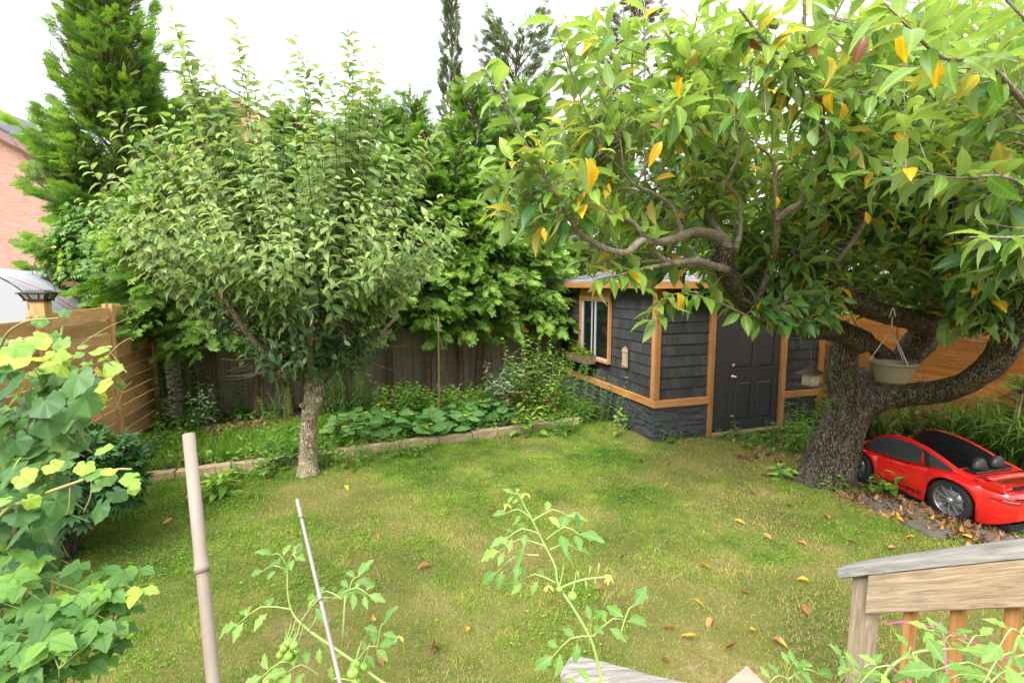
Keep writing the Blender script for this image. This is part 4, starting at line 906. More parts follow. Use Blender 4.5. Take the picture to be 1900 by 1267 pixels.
tips = [(316, 13, 5.4), (437, 43, 5.3), (384, 100, 5.6), (548, 66, 5.4), (647, 35, 5.4), (195, 207, 5.0), (230, 300, 5.0), (160, 300, 5.2), (230, 515, 5.2), (826, 212, 5.9), (780, 248, 5.7), (850, 400, 5.7), (868, 480, 5.6), (300, 225, 4.9), (690, 130, 5.5),
        (590, 120, 5.7), (500, 150, 5.5), (270, 250, 5.2), (180, 370, 5.3), (350, 200, 5.2), (480, 230, 5.0), (620, 190, 5.1), (730, 260, 5.3), (405, 640, 5.2), (235, 420, 4.8), (900, 500, 5.6), (700, 90, 5.8), (560, 230, 4.8), (325, 50, 5.5), (330, 110, 5.3), (448, 80, 5.4), (470, 130, 5.2), (560, 95, 5.5), (530, 130, 5.6), (612, 120, 5.3), (655, 70, 5.5), (672, 110, 5.3), (640, 150, 5.2), (405, 150, 5.3), (365, 140, 5.5), (700, 160, 5.6), (250, 200, 5.2)]
allt = [np.array(P(*t)) for t in tips]
for k in range(400):       # tips spread over a vase shaped envelope
    a = ra.uniform(0, 2 * PI); e = math.asin(ra.uniform(.08, .97)); R_ = np.array([2.1, 1.75, 2.25]) * ra.uniform(.66, 1.08)
    allt.append(np.array([HEAD[0] - .05, HEAD[1] - .45, 2.05]) + R_ * np.array([math.cos(a) * math.cos(e), math.sin(a) * math.cos(e), math.sin(e)]))
for i, tp in enumerate(allt):
    if tp[2] < 1.3 + .50 * np.linalg.norm(tp[:2] - HEAD[:2]) + .14 * np.linalg.norm(tp[:2] - HEAD[:2]) ** 2: continue
    dirn = tp - (HEAD + [0, 0, .5]); want = tp - dirn / np.linalg.norm(dirn) * min(1.75, np.linalg.norm(dirn) * .72)
    want[2] -= .15
    b = limbs[np.linalg.norm(limbs - want, axis=1).argmin()]
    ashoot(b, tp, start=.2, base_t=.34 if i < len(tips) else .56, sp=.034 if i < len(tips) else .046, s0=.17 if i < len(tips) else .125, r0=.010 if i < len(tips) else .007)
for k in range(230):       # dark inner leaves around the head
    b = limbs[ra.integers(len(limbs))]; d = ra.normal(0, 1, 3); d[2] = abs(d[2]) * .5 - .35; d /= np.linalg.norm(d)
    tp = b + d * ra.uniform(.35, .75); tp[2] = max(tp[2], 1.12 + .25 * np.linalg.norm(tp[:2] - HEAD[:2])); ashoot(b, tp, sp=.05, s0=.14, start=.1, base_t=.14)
APPLE_T = leaf_t(.50, .26, .52, 5, wave=.05)
AP = [np.array(q) for q in AP]; rh = np.linalg.norm(AP[0][:, :2] - HEAD[:2], axis=1); kk = AP[0][:, 2] > 1.15 + .50 * rh + .14 * rh ** 2 + ra.normal(0, .06, len(rh)); AP = [q[kk] for q in AP]
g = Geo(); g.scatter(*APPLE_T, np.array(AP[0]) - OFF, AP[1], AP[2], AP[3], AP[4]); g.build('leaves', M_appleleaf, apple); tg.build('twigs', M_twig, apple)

# ---------------------------------------------------------------- CEDARS
SPR = spray_t(1); SPR2 = spray_t(5)
def conifer(name, H, R, zb, nb, seed, profile, spl=.30, dens=1.0, trunk_r=.09, lean=(0, 0), leafm=None, barkm=None, drop=.38, topup=.3, taper=1.0, wispy=0.0, brown=.012, tilt=.25, feather=0):
    """Returns (trunk mesh, foliage mesh): branches at random heights carrying fans of sprays."""
    r = np.random.default_rng(seed); pos, ax, up, sc, ti = [], [], [], [], []; tb = Geo()
    z = np.linspace(-.2, H, 14); cx = lean[0] * z + .05 * np.sin(z * 1.7 + seed) * (z > .3); cy = lean[1] * z + .05 * np.cos(z * 1.3)
    tb.tube(np.column_stack([cx, cy, z]), trunk_r * np.clip(1.15 - z / H, .06, 1.1), 16, rough=.12, seed=seed, sub=3)
    hs = np.sort(zb + (H - zb) * r.uniform(0, 1, nb) ** taper)
    for h in hs:
        t = (h - zb) / (H - zb); Lb = R * profile(t) * r.uniform(.6, 1.08) * (1 + (r.random() < wispy) * .35); a = r.uniform(0, 2 * PI); d = np.array([math.cos(a), math.sin(a), 0])
        rise = topup * (t ** 1.2) * 1.6 + .05; bx = np.interp(h, z, cx); by = np.interp(h, z, cy); p0 = np.array([bx, by, h])
        p1 = p0 + d * Lb * .5 + [0, 0, Lb * rise * .6]; p2 = p0 + d * Lb * (1 - .25 * rise) + [0, 0, Lb * (rise * 1.3 - drop * (1 - t))]
        tb.tube([p0, p1, p2], [.018, .010, .003], 4, cap=False, sub=2)
        n = max(4, int(Lb / .055 * dens)); q = r.uniform(.28, 1.0, n) ** .8
        q[: max(1, n // 6)] = r.uniform(.93, 1.03, max(1, n // 6))
        pp = (1 - q[:, None]) ** 2 * p0 + 2 * (q * (1 - q))[:, None] * p1 + (q ** 2)[:, None] * p2
        side = np.array([-d[1], d[0], 0]); sg = r.choice([-1, 1], n) * r.uniform(.1, 1, n)
        pp = pp + side * (sg * (1.1 - q) * Lb * .22)[:, None] + r.normal(0, .03, (n, 3))
        aa = d * 1.0 + side * (sg * .9)[:, None] + np.column_stack([np.zeros(n), np.zeros(n), r.normal(-drop * (1 - t) * 1.2 + rise * .6, .22, n)])
        pos.append(pp); ax.append(aa); up.append(np.tile([0, 0, 1.0], (n, 1)) * .7 + side * r.normal(0, .8, n)[:, None] + r.normal(0, .25, (n, 3)) + d * tilt)
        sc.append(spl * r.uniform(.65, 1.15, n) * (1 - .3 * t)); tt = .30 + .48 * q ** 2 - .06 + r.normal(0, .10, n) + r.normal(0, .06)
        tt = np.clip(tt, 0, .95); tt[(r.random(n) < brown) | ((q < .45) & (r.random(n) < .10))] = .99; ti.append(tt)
    pos = np.vstack(pos); ax = np.vstack(ax); up = np.vstack(up); sc = np.concatenate(sc); ti = np.concatenate(ti)
    if feather:
        n = feather; hh = zb + (H - zb) * r.uniform(.45, 1.05, n); t = np.clip((hh - zb) / (H - zb), 0, 1); a = r.uniform(0, 6.3, n); Rr = R * np.array([profile(q) for q in t]) * r.uniform(.7, 1.1, n)
        for k in range(n):
            d = np.array([math.cos(a[k]), math.sin(a[k]), 0]); p0 = np.array([lean[0] * hh[k], lean[1] * hh[k], hh[k]]) + d * Rr[k]
            for q in range(3): tb.tube([p0, p0 + d * .12 + [0, 0, .12] + r.normal(0, .04, 3), p0 + d * .22 + [0, 0, .34] + r.normal(0, .10, 3)], [.006, .004, .002], 3, cap=False)
    g = Geo(); h_ = len(pos) // 2; pm = r.permutation(len(pos)); A_, B_ = pm[:h_], pm[h_:]
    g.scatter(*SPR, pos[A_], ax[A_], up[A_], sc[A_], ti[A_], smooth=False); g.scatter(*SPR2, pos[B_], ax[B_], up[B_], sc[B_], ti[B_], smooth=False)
    return tb.mesh(name + '_trunk', barkm or M_cedarbark), g.mesh(name + '_foliage', leafm or M_cedar)
def plant_tree(name, meshes, loc, rz, label, cat='tree', group=None, s=(1, 1, 1)):
    e = empty(name, loc, label, cat, rz, group); e.scale = s
    for nm, me in zip(('trunk', 'crown'), meshes):
        o = bpy.data.objects.new(nm, me); SC.collection.objects.link(o); o.parent = e
    return e
prof_h = lambda t: (0.55 + .6 * math.sin(PI * min(1, .25 + t * .75)) ** 1.0) * (1 - .72 * t ** 1.6)
HG = 'white cedars standing in a row along the old fence'
VA = conifer('hedge_cedar', 4.7, 1.15, 1.72, 270, 1, prof_h, dens=1.35, spl=.29, trunk_r=.085, topup=.35)
VB = conifer('hedge_cedar_b', 5.2, 1.1, 1.62, 270, 2, prof_h, dens=1.35, spl=.29, trunk_r=.06, topup=.4)
VC = conifer('hedge_cedar_c', 4.5, 1.2, 1.55, 260, 3, prof_h, dens=1.35, spl=.30, trunk_r=.06, topup=.3)
def bfp(px, off=-.30, z=0):          # point in front of the old fence seen at column px
    # ray through px meets the line BF0 + t*BDIR + off*normal
    n = np.array([-BDIR[1], BDIR[0]]); b0 = BF0 + n * off; k = (px - 950) / F_PX
    # X = k*(Y*CP + (EYE-1)*SP)
    t = (k * (b0[1] * CP + 1.4 * SP) - b0[0]) / (BDIR[0] - k * BDIR[1] * CP); return b0 + BDIR * t
row = [(345, VA, .2, 'white cedar with thick bare lower trunk, nearest the new tan fence', 1.0, .95), (400, VB, 1.4, 'white cedar on a thin leaning stem, second from the tan fence', .75, .9), (478, VC, 2.2, 'white cedar on a slim trunk beside the heap of dry clippings', .95, 1.0),
       (532, VA, 3.9, 'white cedar rising just behind the left side of the apple trunk', .95, 1.0), (632, VB, 5.0, 'white cedar just right of the apple trunk, behind tall feathery weeds', .95, .98), (728, VC, .9, 'white cedar behind the squash bed, between the apple tree and the cane', 1.0, 1.05),
       (797, VB, 2.8, 'white cedar with its trunk right behind the thin cane', 1.0, 1.0), (850, VC, 4.4, 'white cedar with a pale trunk right of the thin cane', 1.0, 1.1), (893, VA, 1.9, 'white cedar whose trunk stands behind the silvery thistle', .95, 1.02),
       (985, VC, 5.6, 'white cedar whose branches spread to the corner of the shed roof', .9, .95)]
for px, ms, rz, lab, sxy, sz in row:
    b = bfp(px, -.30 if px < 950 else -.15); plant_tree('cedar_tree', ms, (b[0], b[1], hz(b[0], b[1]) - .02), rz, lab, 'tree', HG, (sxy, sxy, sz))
# tall cedar left, behind the tan fence, and another row further back
VL = conifer('tall_cedar', 8.0, 1.5, .9, 620, 11, lambda t: (.80 + .3 * math.sin(PI * t)) * (1 - .62 * t ** 1.5), dens=1.35, spl=.34, trunk_r=.14, topup=1.0, wispy=.2, drop=.12, feather=260)
b = P(235, 500, 10.6); plant_tree('cedar_tree', VL, (b[0], b[1], -.05), .6, 'tallest feathery cedar, behind the tan fence beside the brick house', 'tree')
r = np.random.default_rng(5)
BK = conifer('back_cedar', 6.6, 1.5, .6, 380, 21, lambda t: (.9) * (1 - .80 * t ** 1.6) + .08, dens=1.1, spl=.36, feather=90, trunk_r=.1, topup=.6)
labs = {340: 'feathery cedar top in front of the far gable', 560: 'cedar behind the upright apple shoots in the middle', 700: 'cedar behind the right side of the apple crown', 770: 'wispy cedar tip right of the apple tree, below the dark juniper',
        880: 'cedar standing behind the hedge row, left of the shed roof', 980: 'cedar behind the cherry bough tips, over the shed end', 1120: 'cedar behind the shed roof ridge', 1330: 'cedar behind the shed under the cherry boughs', 1560: 'cedar behind the orange fence, near the shed', 1760: 'cedar behind the orange fence, left of the frame edge', 1960: 'cedar behind the orange fence at its near end'}
for px, d, s in ((340, 12.5, .98), (415, 12.2, .98), (560, 12, .95), (700, 12, .95), (770, 12.6, 1.0), (880, 13, 1.08), (980, 13.5, 1.1), (1120, 13.8, 1.0), (1330, 14, .95), (1560, 13.0, .93), (1760, 11, .90), (1960, 9.8, .85)):
    b = P(px, 530, d); plant_tree('cedar_tree', BK, (b[0], b[1], -.05), r.uniform(0, 6), labs.get(px, 'shorter cedar behind the apple tree, left of its middle'), 'tree', 'cedars growing beyond the fences', (1, 1, s))

# sparse dark trees beyond
JU = conifer('juniper', 9.6, 1.3, 2.5, 300, 31, lambda t: .62 * (1 - .55 * t) + .05, dens=.75, spl=.42, trunk_r=.12, leafm=M_farcedar, topup=.95, drop=0.0, wispy=.15, brown=.01)
b = P(842, 500, 16.5); plant_tree('juniper_tree', JU, (b[0], b[1], 0), 0, 'narrow grey green juniper spire left of the cherry boughs', 'tree', None, (.62, .62, 1.17))
JW = conifer('wide_juniper', 10.5, 2.6, 2.0, 300, 33, lambda t: .8 * (1 - .55 * t) + .05, dens=.42, spl=.5, trunk_r=.14, leafm=M_farcedar, topup=.7, drop=0.0, wispy=.3, brown=.02)
b = P(960, 500, 18); plant_tree('juniper_tree', JW, (b[0], b[1], 0), 1, 'open dark juniper seen through the upper cherry shoots', 'tree')
BR = conifer('browning_spruce', 11.5, 2.2, 1.5, 230, 35, lambda t: .9 * (1 - .75 * t) + .08, dens=.55, spl=.5, trunk_r=.16, leafm=M_farcedar, topup=.35, drop=.1, wispy=.3, brown=.42)
b = P(1165, 500, 17); plant_tree('spruce_tree', BR, (b[0], b[1], 0), 1, 'dark spruce with clustered brown cones high behind the cherry', 'tree')
b = P(1275, 500, 19); plant_tree('spruce_tree', JW, (b[0], b[1], 0), 3, 'blue green conifer behind the right side of the browning spruce', 'tree', None, (.8, .8, .92))

# creeper over the foot of the tall cedar
g = Geo(); r = np.random.default_rng(6); n = 5200
five = merge_t([xf(leaf_t(.42, .12, .2, 2), rz=a, s=.5 * (1 - abs(a) * .15), off=(0, 0, 0)) for a in (-1.5, -.75, 0, .75, 1.5)])
c0 = np.array(P(190, 470, 9.6)); th = r.uniform(0, 2 * PI, n); ph = np.arccos(r.uniform(-1, 1, n)); nrm = np.column_stack([np.sin(ph) * np.cos(th), np.sin(ph) * np.sin(th), np.cos(ph)])
rad = np.array([1.0, .8, 1.15]) * (1 + .55 * (fbm(nrm, 2.5, 9, 3) - .5) * 2)[:, None] * (1 - .12 * r.random(n))[:, None]
pos = c0 + nrm * rad + np.array([0.15, 0, -.3]); k = pos[:, 1] < c0[1] + .35
lf_t = np.clip(.40 + r.normal(0, .16, n) + .75 * np.clip(fbm(pos * [1, 1, .35], 1.9, 60, 3) - .55, 0, 1) * 6, 0, 1)
base = np.array([c0[0], c0[1], 0])
g.scatter(*five, pos[k] - base, nrm[k] * .5 + np.array([0, 0, -.9]) + r.normal(0, .3, (k.sum(), 3)), nrm[k] + [0, 0, .5], r.uniform(.13, .2, k.sum()), lf_t[k])
vn = empty('creeper_vine', base, 'dark green creeper with yellow streaks draped beside the tall cedar above the tan fence', 'vine')
g.build('leaves', M_vine, vn)
g = Geo()
for k in range(14):
    a = r.uniform(0, 6.3); p = [np.array([math.cos(a) * .15, math.sin(a) * .15, 0])]
    for q in range(6): p.append(p[-1] + np.array([math.cos(a) * .16, math.sin(a) * .13, .45]) + r.normal(0, .08, 3))
    g.tube(p, [.014] * 3 + [.008] * 4, 5, sub=2)
g.build('stems', M_twig, vn)
# ---------------------------------------------------------------- houses and tarp shelter beyond the fence
def brick_mat(name, c1, c2, mortar, sc):
    m, nt, b, out = new_mat(name); tc = nt.nodes.new('ShaderNodeTexCoord'); mp = nt.nodes.new('ShaderNodeMapping')
    mp.inputs['Rotation'].default_value = (math.radians(90), 0, 0); nt.links.new(tc.outputs['Object'], mp.inputs[0])
    br = nt.nodes.new('ShaderNodeTexBrick'); nt.links.new(mp.outputs[0], br.inputs['Vector']); br.inputs['Scale'].default_value = sc
    br.inputs['Color1'].default_value = (*c1, 1); br.inputs['Color2'].default_value = (*c2, 1); br.inputs['Mortar'].default_value = (*mortar, 1)
    br.inputs['Mortar Size'].default_value = .012; br.inputs['Brick Width'].default_value = .42; br.inputs['Row Height'].default_value = .15
    n1 = noise(nt, tc.outputs['Object'], 1.2, 4)
    nt.links.new(mixc(nt, 1.0, br.outputs[0], mixc(nt, n1, (.85, .85, .85), (1.15, 1.15, 1.15)), 'MULTIPLY'), b.inputs['Base Color']); b.inputs['Roughness'].default_value = .9
    bump(nt, b, br.outputs['Fac'], -.3, .01); return m
M_brick = brick_mat('salmon_brick', (.37, .19, .145), (.45, .245, .19), (.42, .32, .27), 2.0)
M_brick2 = brick_mat('red_brick', (.32, .13, .08), (.42, .19, .12), (.4, .33, .28), 2.0)
M_roofs = plain('dark_asphalt_shingles', (.075, .078, .09), .9, var=.35, nsc=30, stretch=(1, .3, 1))
M_fasc = plain('mauve_fascia', (.24, .13, .12), .6); M_white = plain('white_trim', (.7, .68, .64), .6)
def house(name, loc, rz, w, d, h, pitch, label, brick, fascm, chimney=False):
    """Gable towards local -y, eaves at +-w/2."""
    e = empty(name, loc, label, 'house', rz); pk = h + w / 2 * pitch
    g = Geo(); g.prism([(-w / 2, 0, -.2), (w / 2, 0, -.2), (w / 2, 0, h), (0, 0, pk), (-w / 2, 0, h)], (0, d, 0)); g.build('wall', brick, e)
    o = .35; g = Geo(); t = .12
    for s in (-1, 1):
        a = (0, -o, pk + .04); b_ = (s * (w / 2 + o), -o, h - o * pitch + .04)
        g.prism([a, b_, (b_[0], b_[1], b_[2] + t), (0, -o, pk + .04 + t)], (0, d + 2 * o, 0))
    ro = g.build('roof', M_roofs, e)
    g = Geo()
    for s in (-1, 1):
        a = (0, -o - .04, pk + .05); b_ = (s * (w / 2 + o), -o - .04, h - o * pitch + .05)
        g.prism([(a[0], a[1], a[2] - .26), (b_[0], b_[1], b_[2] - .26), b_, a], (0, .035, 0))
    g.build('bargeboard', fascm, ro)
    g = Geo()
    for s in (-1, 1):
        a = (0, -o, pk - .2); b_ = (s * (w / 2 + o), -o, h - o * pitch - .2)
        g.prism([(a[0], -o, a[2] - .03), (b_[0], -o, b_[2] - .03), (b_[0], -o, b_[2]), a], (0, o, 0))
    g.build('soffit', M_white, ro)
    for xx, zz in ((-w * .22, h * .10), (w * .22, h * .10)):
        f = Geo(); f.bx((xx - .55, -.05, zz), (xx + .55, -.0, zz + 1.3)); fo = f.build('window', M_white, e); f = Geo(); f.bx((xx - .47, -.06, zz + .08), (xx + .47, -.052, zz + 1.22)); f.build('pane', M_glass, fo)
    return e
b = P(-135, 500, 17.0)
house('brick_house', (b[0], b[1], 0), math.radians(6), 11.0, 9, 6.0, .56, 'salmon brick house with a dark sloping roof beyond the tan fence', M_brick, M_fasc)
b = P(440, 500, 30.0)
house('gabled_house', (b[0], b[1], 0), math.radians(-10), 6.0, 10, 11.9, .55, 'red brick gable with a pale bargeboard peeking over the apple tree', M_brick2, M_white)

b = P(100, 575, 10.0)
ts = empty('tarp_shelter', (b[0], b[1], 0), 'low arched shelter under a whitish tarp crossed by red tape, behind the tan fence', 'shelter', math.radians(8))
g = Geo(); nA, nB = 28, 24; Lt = 4.0; vs = []
for i in range(nA + 1):
    t = i / nA; a = PI * t
    for j in range(nB + 1):
        u = j / nB; rr_ = 1.0 + .012 * math.sin(j * 1.9) * math.sin(a * 9) - .02 * math.sin(PI * ((u * 5) % 1)); vs.append((-math.cos(a) * 1.38 * rr_, (u - .5) * Lt, 1.25 + math.sin(a) * 1.45 * rr_ ** 2))
ii, jj = np.meshgrid(np.arange(nA), np.arange(nB), indexing='ij'); q = np.stack([ii * (nB + 1) + jj, (ii + 1) * (nB + 1) + jj, (ii + 1) * (nB + 1) + jj + 1, ii * (nB + 1) + jj + 1], -1).reshape(-1, 4)
g.add(vs, q, 0, .5, True); g.bx((-1.39, -2.0, -.05), (-1.35, 2, 1.27)); g.bx((1.35, -2, -.05), (1.39, 2, 1.27))
for yy in (-2.0, 2.0):
    pr = [(-math.cos(PI * i / 20) * 1.37, yy, 1.25 + math.sin(PI * i / 20) * 1.43) for i in range(21)]; g.add([(0, yy, 1.25)] + pr, [(0, i + 1, i + 2) for i in range(20)]); g.add([(-1.37, yy, 0), (1.37, yy, 0), (1.37, yy, 1.25), (-1.37, yy, 1.25)], [(0, 1, 2, 3)])
g.build('tarp', plain('dirty_white_tarp', (.34, .35, .37), .55, var=.12, nsc=3, bstr=.5, stretch=(.3, 3, .3)), ts)
M_tape = plain('red_tape', (.55, .03, .03), .5)
for (a0, y0, a1, y1) in ((.66, -1.95, .86, -1.2), (.50, -1.98, .62, -.6), (.30, -1.95, .40, -1.0)):
    g = Geo(); v = []
    for k in range(9):
        t = k / 8; a = PI * (a0 + (a1 - a0) * t); y = y0 + (y1 - y0) * t
        for s in (-.035, .035): v.append((-math.cos(a + s * .3) * 1.41, y + s, 1.25 + math.sin(a + s * .3) * 1.48))
    g.add(v, [(2 * k, 2 * k + 1, 2 * k + 3, 2 * k + 2) for k in range(8)], 0, .5, True); g.build('tape', M_tape, ts)

# ---------------------------------------------------------------- toy car
M_red = plain('red_car_plastic', (.62, .012, .010), .28, var=.04, nsc=3, coat=.6); M_tyre = plain('black_tyre', (.018, .018, .019), .7, var=.3, nsc=30)
M_rim = plain('dark_grey_rim', (.20, .20, .215), .35, metal=.4); M_silver = plain('silver_plastic', (.42, .42, .44), .35, metal=.6); M_tint = plain('dark_window_plastic', (.045, .05, .055), .14, var=.15, nsc=4, coat=.4)
RC = G(1762, 962); FC = G(1588, 892); fwd = Vector((FC[0] - RC[0], FC[1] - RC[1], 0)); WB = 1.05; crz = math.atan2(fwd.y, fwd.x)
car = empty('toy_car', (RC[0], RC[1], 0.0), 'bright red open ride on toy sports car parked behind the cherry trunk', 'toy car', crz)
WR = .205; HW = .42
# local: x forward (rear axle 0), y left, z up; origin on the ground under the near rear wheel -> centre line at y = -HW
YC = -HW + .03
xs = np.array(sorted(set(np.round(np.concatenate([np.linspace(-.50, 1.56, 64), [-.245, .245, .80, 1.30]]), 4))))
def ip(x, tab): return float(np.interp(x, [t[0] for t in tab], [t[1] for t in tab]))
hw_t = [(-.50, .30), (-.46, .37), (-.36, .42), (-.2, .445), (0, .455), (.25, .43), (.5, .41), (.8, .42), (1.05, .435), (1.25, .42), (1.42, .36), (1.52, .24), (1.56, .12)]
zs_t = [(-.50, .40), (-.42, .44), (-.2, .47), (0, .475), (.25, .455), (.5, .43), (.8, .425), (1.05, .435), (1.3, .39), (1.45, .33), (1.56, .24)]
zc_t = [(-.50, .42), (-.42, .46), (-.2, .49), (0, .50), (.25, .49), (.8, .45), (1.05, .43), (1.3, .385), (1.45, .32), (1.56, .22)]
zb_t = [(-.50, .19), (-.42, .14), (-.3, .09), (.4, .09), (1.25, .09), (1.4, .08), (1.5, .10), (1.56, .14)]
def zbot(x):
    z = ip(x, zb_t)
    for xa in (0, 1.05):
        Ra = .245
        if abs(x - xa) < Ra: z = max(z, .19 + math.sqrt(Ra * Ra - (x - xa) ** 2) * .98)
    return z
ys_frac = [1.0]; secs = []
for x in xs:
    hw = ip(x, hw_t); zs = ip(x, zs_t); zc = ip(x, zc_t); zb = zbot(x); zb = min(zb, zs - .02)
    arch = max(0, 1 - min(abs(x), abs(x - 1.05)) / .30)
    fl = .018 * arch
    z1 = zb + (zs - zb) * .12; z2 = zb + (zs - zb) * .5; z3 = zb + (zs - zb) * .86
    secs.append([(hw * .96 + fl, zb), (hw + fl, z1), (hw * .992 + fl * .6, z2), (hw * .965, z3), (hw * .92, zs - .004), (hw * .86, zs + .006), (min(.30, hw * .7), (zs + zc) / 2 + .010), (.15 if hw > .2 else hw * .35, zc + .003), (0, zc + .006)])
secs = np.array(secs); nS = len(xs); nP = secs.shape[1]
g = Geo(); cock = lambda x: .02 < x < .93
for sgn in (1, -1):
    V = np.array([(xs[i], YC + sgn * secs[i, k, 0], secs[i, k, 1]) for i in range(nS) for k in range(nP)]); fs = []
    for i in range(nS - 1):
        for k in range(nP - 1):
            if k >= 6 and cock((xs[i] + xs[i + 1]) / 2): continue
            a = i * nP + k; q = (a, a + nP, a + nP + 1, a + 1); fs.append(q if sgn < 0 else q[::-1])
    g.add(V, fs, 0, .5, True)
    for i in (0, nS - 1):     # close nose and tail
        c = [(xs[i], YC + sgn * secs[i, k, 0], secs[i, k, 1]) for k in range(nP)] + [(xs[i], YC, secs[i, 0, 1])]; g.add(c, [tuple(range(nP + 1))], 0, .5)
body = g.build('body', M_red, car)
# tub, floor and wheel wells
g = Geo(); g.bx((.02, YC - .30, .12), (.93, YC + .30, .15)); g.bx((.01, YC - .30, .12), (.03, YC + .30, .49)); g.bx((.92, YC - .30, .12), (.94, YC + .30, .46)); g.bx((.02, YC - .31, .12), (.93, YC - .295, .46)); g.bx((.02, YC + .295, .12), (.93, YC + .31, .46))
g.bx((-.40, YC - .24, .10), (1.42, YC + .24, .30)); g.bx((.27, YC - .405, .075), (.80, YC + .405, .13)); g.bx((-.46, YC - .33, .085), (-.27, YC + .33, .13))
g.build('chassis', M_black, car, .004)
g = Geo(); g.bx((.12, YC - .24, .15), (.42, YC + .24, .24)); g.box((.10, YC, .34), (.05, .46, .30), rot=Matrix.Rotation(-.25, 4, 'Y')); g.build('seat', M_red, car, .01)
def arcz(x):            # upper line of the side frame
    return ip(x, [(-.16, .49), (0, .535), (.15, .60), (.32, .66), (.5, .695), (.66, .70), (.8, .655), (.92, .565), (1.02, .455)])
def aw(x, z): return .375 - .16 * max(0, z - .44)     # half width leans inwards
for sgn in (1, -1):
    g = Geo(); xr = np.linspace(-.16, 1.02, 40); top = [(x, arcz(x)) for x in xr]; V = []
    for x, z in top:
        zb = min(ip(x, zs_t) - .01, z - .004); zl = z - min(.035, (z - zb) * .8)
        V += [(x, YC + sgn * (aw(x, z) + .010), z), (x, YC + sgn * (aw(x, zb) + .012), zb), (x, YC + sgn * (aw(x, zb) - .018), zb), (x, YC + sgn * (aw(x, z) - .020), z)]
    fs = []
    for i in range(39):
        a = i * 4; b_ = a + 4
        for k in range(4): q = (a + k, b_ + k, b_ + (k + 1) % 4, a + (k + 1) % 4); fs.append(q if sgn > 0 else q[::-1])
    g.add(V, fs, 0, .5, True); sf = g.build('side_frame', M_red, car)
    # inner black lining
    g = Geo(); V = []
    for x, z in top[3:-3]: V += [(x, YC + sgn * (aw(x, z) - .024), z - .006), (x, YC + sgn * (aw(x, z) - .024 - .02), .30)]
    g.add(V, [(2 * i, 2 * i + 1, 2 * i + 3, 2 * i + 2) for i in range(len(V) // 2 - 1)], 0, .5, True); g.build('lining', M_black, sf)
    for x0, x1 in ((.335, .955), (.02, .275)):
        g = Geo(); V = []; xr2 = np.linspace(x0, x1, 22)
        for x in xr2:
            zt = arcz(x) - .028; zb = ip(x, zs_t) + .022
            if x0 > .3: zb = zb; zt = min(zt, .66)
            zt = max(zt, zb + .002); V += [(x, YC + sgn * (aw(x, zt) + .016), zt), (x, YC + sgn * (aw(x, zb) + .0175), zb)]
        g.add(V, [((2 * i, 2 * i + 1, 2 * i + 3, 2 * i + 2)) for i in range(21)], 0, .5, True); g.build('side_window', M_tint, sf)
    g = Geo(); V = []
    for x in (.275, .335): zt = arcz(x) - .028; zb = ip(x, zs_t) + .018; V += [(x, YC + sgn * (aw(x, zt) + .017), zt), (x - .05, YC + sgn * (aw(x, zb) + .0185), zb)]
    g.add(V, [(0, 1, 3, 2)]); g.build('pillar', M_black, sf)
# dash and steering wheel
g = Geo(); g.box((.88, YC, .45), (.10, .60, .07), rot=Matrix.Rotation(.4, 4, 'Y')); g.build('dashboard', M_black, car, .012)
g = Geo(); rt_ = []
for k in range(25):
    a = k / 24 * 2 * PI; rt_.append((.80 - .04 * math.sin(a), YC + .13 + .085 * math.cos(a), .585 + .08 * math.sin(a)))
g.tube(rt_, .011, 8, cap=False); g.beam((.80, YC + .05, .585), (.80, YC + .21, .585), .02, .012); g.tube([(.80, YC + .13, .585), (.89, YC + .13, .46)], .018, 8); g.build('steering_wheel', M_black, car)
# head rests on their black plate
g = Geo(); g.box((-.055, YC, .512), (.13, .52, .02)); hp = g.build('headrest_plate', M_black, car, .006)
for s in (-1, 1):
    g = Geo(); pr = [(0, 0), (.11, 0), (.115, .03), (.085, .09), (.05, .115), (0, .12)]; k = Geo(); k.lathe(pr, (0, 0, 0), 18, sy=1); v = k.v[0] * np.array([.55, .85, 1]) + np.array([-.05, YC + s * .13, .52]); g.add(v, k.lp[0].reshape(-1, 4), 0, .5, True); g.build('headrest', M_black, hp)
# wing
def wing_sec(x0, z0, ch, th): return [(x0 - ch / 2, z0 + .02), (x0, z0 + .012 + th * .3), (x0 + ch / 2, z0 - .01), (x0, z0 - th * .6)]
g = Geo(); stn = np.linspace(-1, 1, 21); V = []
for t in stn:
    dz = .055 * (1 - abs(t) ** 4) ; cx_ = -.37 + .10 * abs(t) ** 2.5
    for (x, z) in wing_sec(cx_, .525 + dz, .19 * (1 - .15 * abs(t)), .03): V.append((x, YC + t * .415, z))
fs = []
for i in range(20):
    for k in range(4): fs.append((i * 4 + k, i * 4 + (k + 1) % 4, (i + 1) * 4 + (k + 1) % 4, (i + 1) * 4 + k))
g.add(V, fs + [(0, 1, 2, 3), (83, 82, 81, 80)], 0, .5, True)
wg = g.build('rear_wing', M_red, car)
g = Geo()
for s in (-1, 1): g.prism([(-.44, YC + s * .40, .445), (-.22, YC + s * .42, .45), (-.22, YC + s * .42, .50), (-.34, YC + s * .415, .53), (-.42, YC + s * .405, .52)], (0, -s * .03, 0))
g.bx((-.43, YC - .36, .455), (-.26, YC + .36, .485)); g.build('wing_base', M_red, wg, .006)
g = Geo(); g.bx((-.475, YC - .33, .488), (-.452, YC + .33, .512)); g.build('wing_slot', M_black, wg)
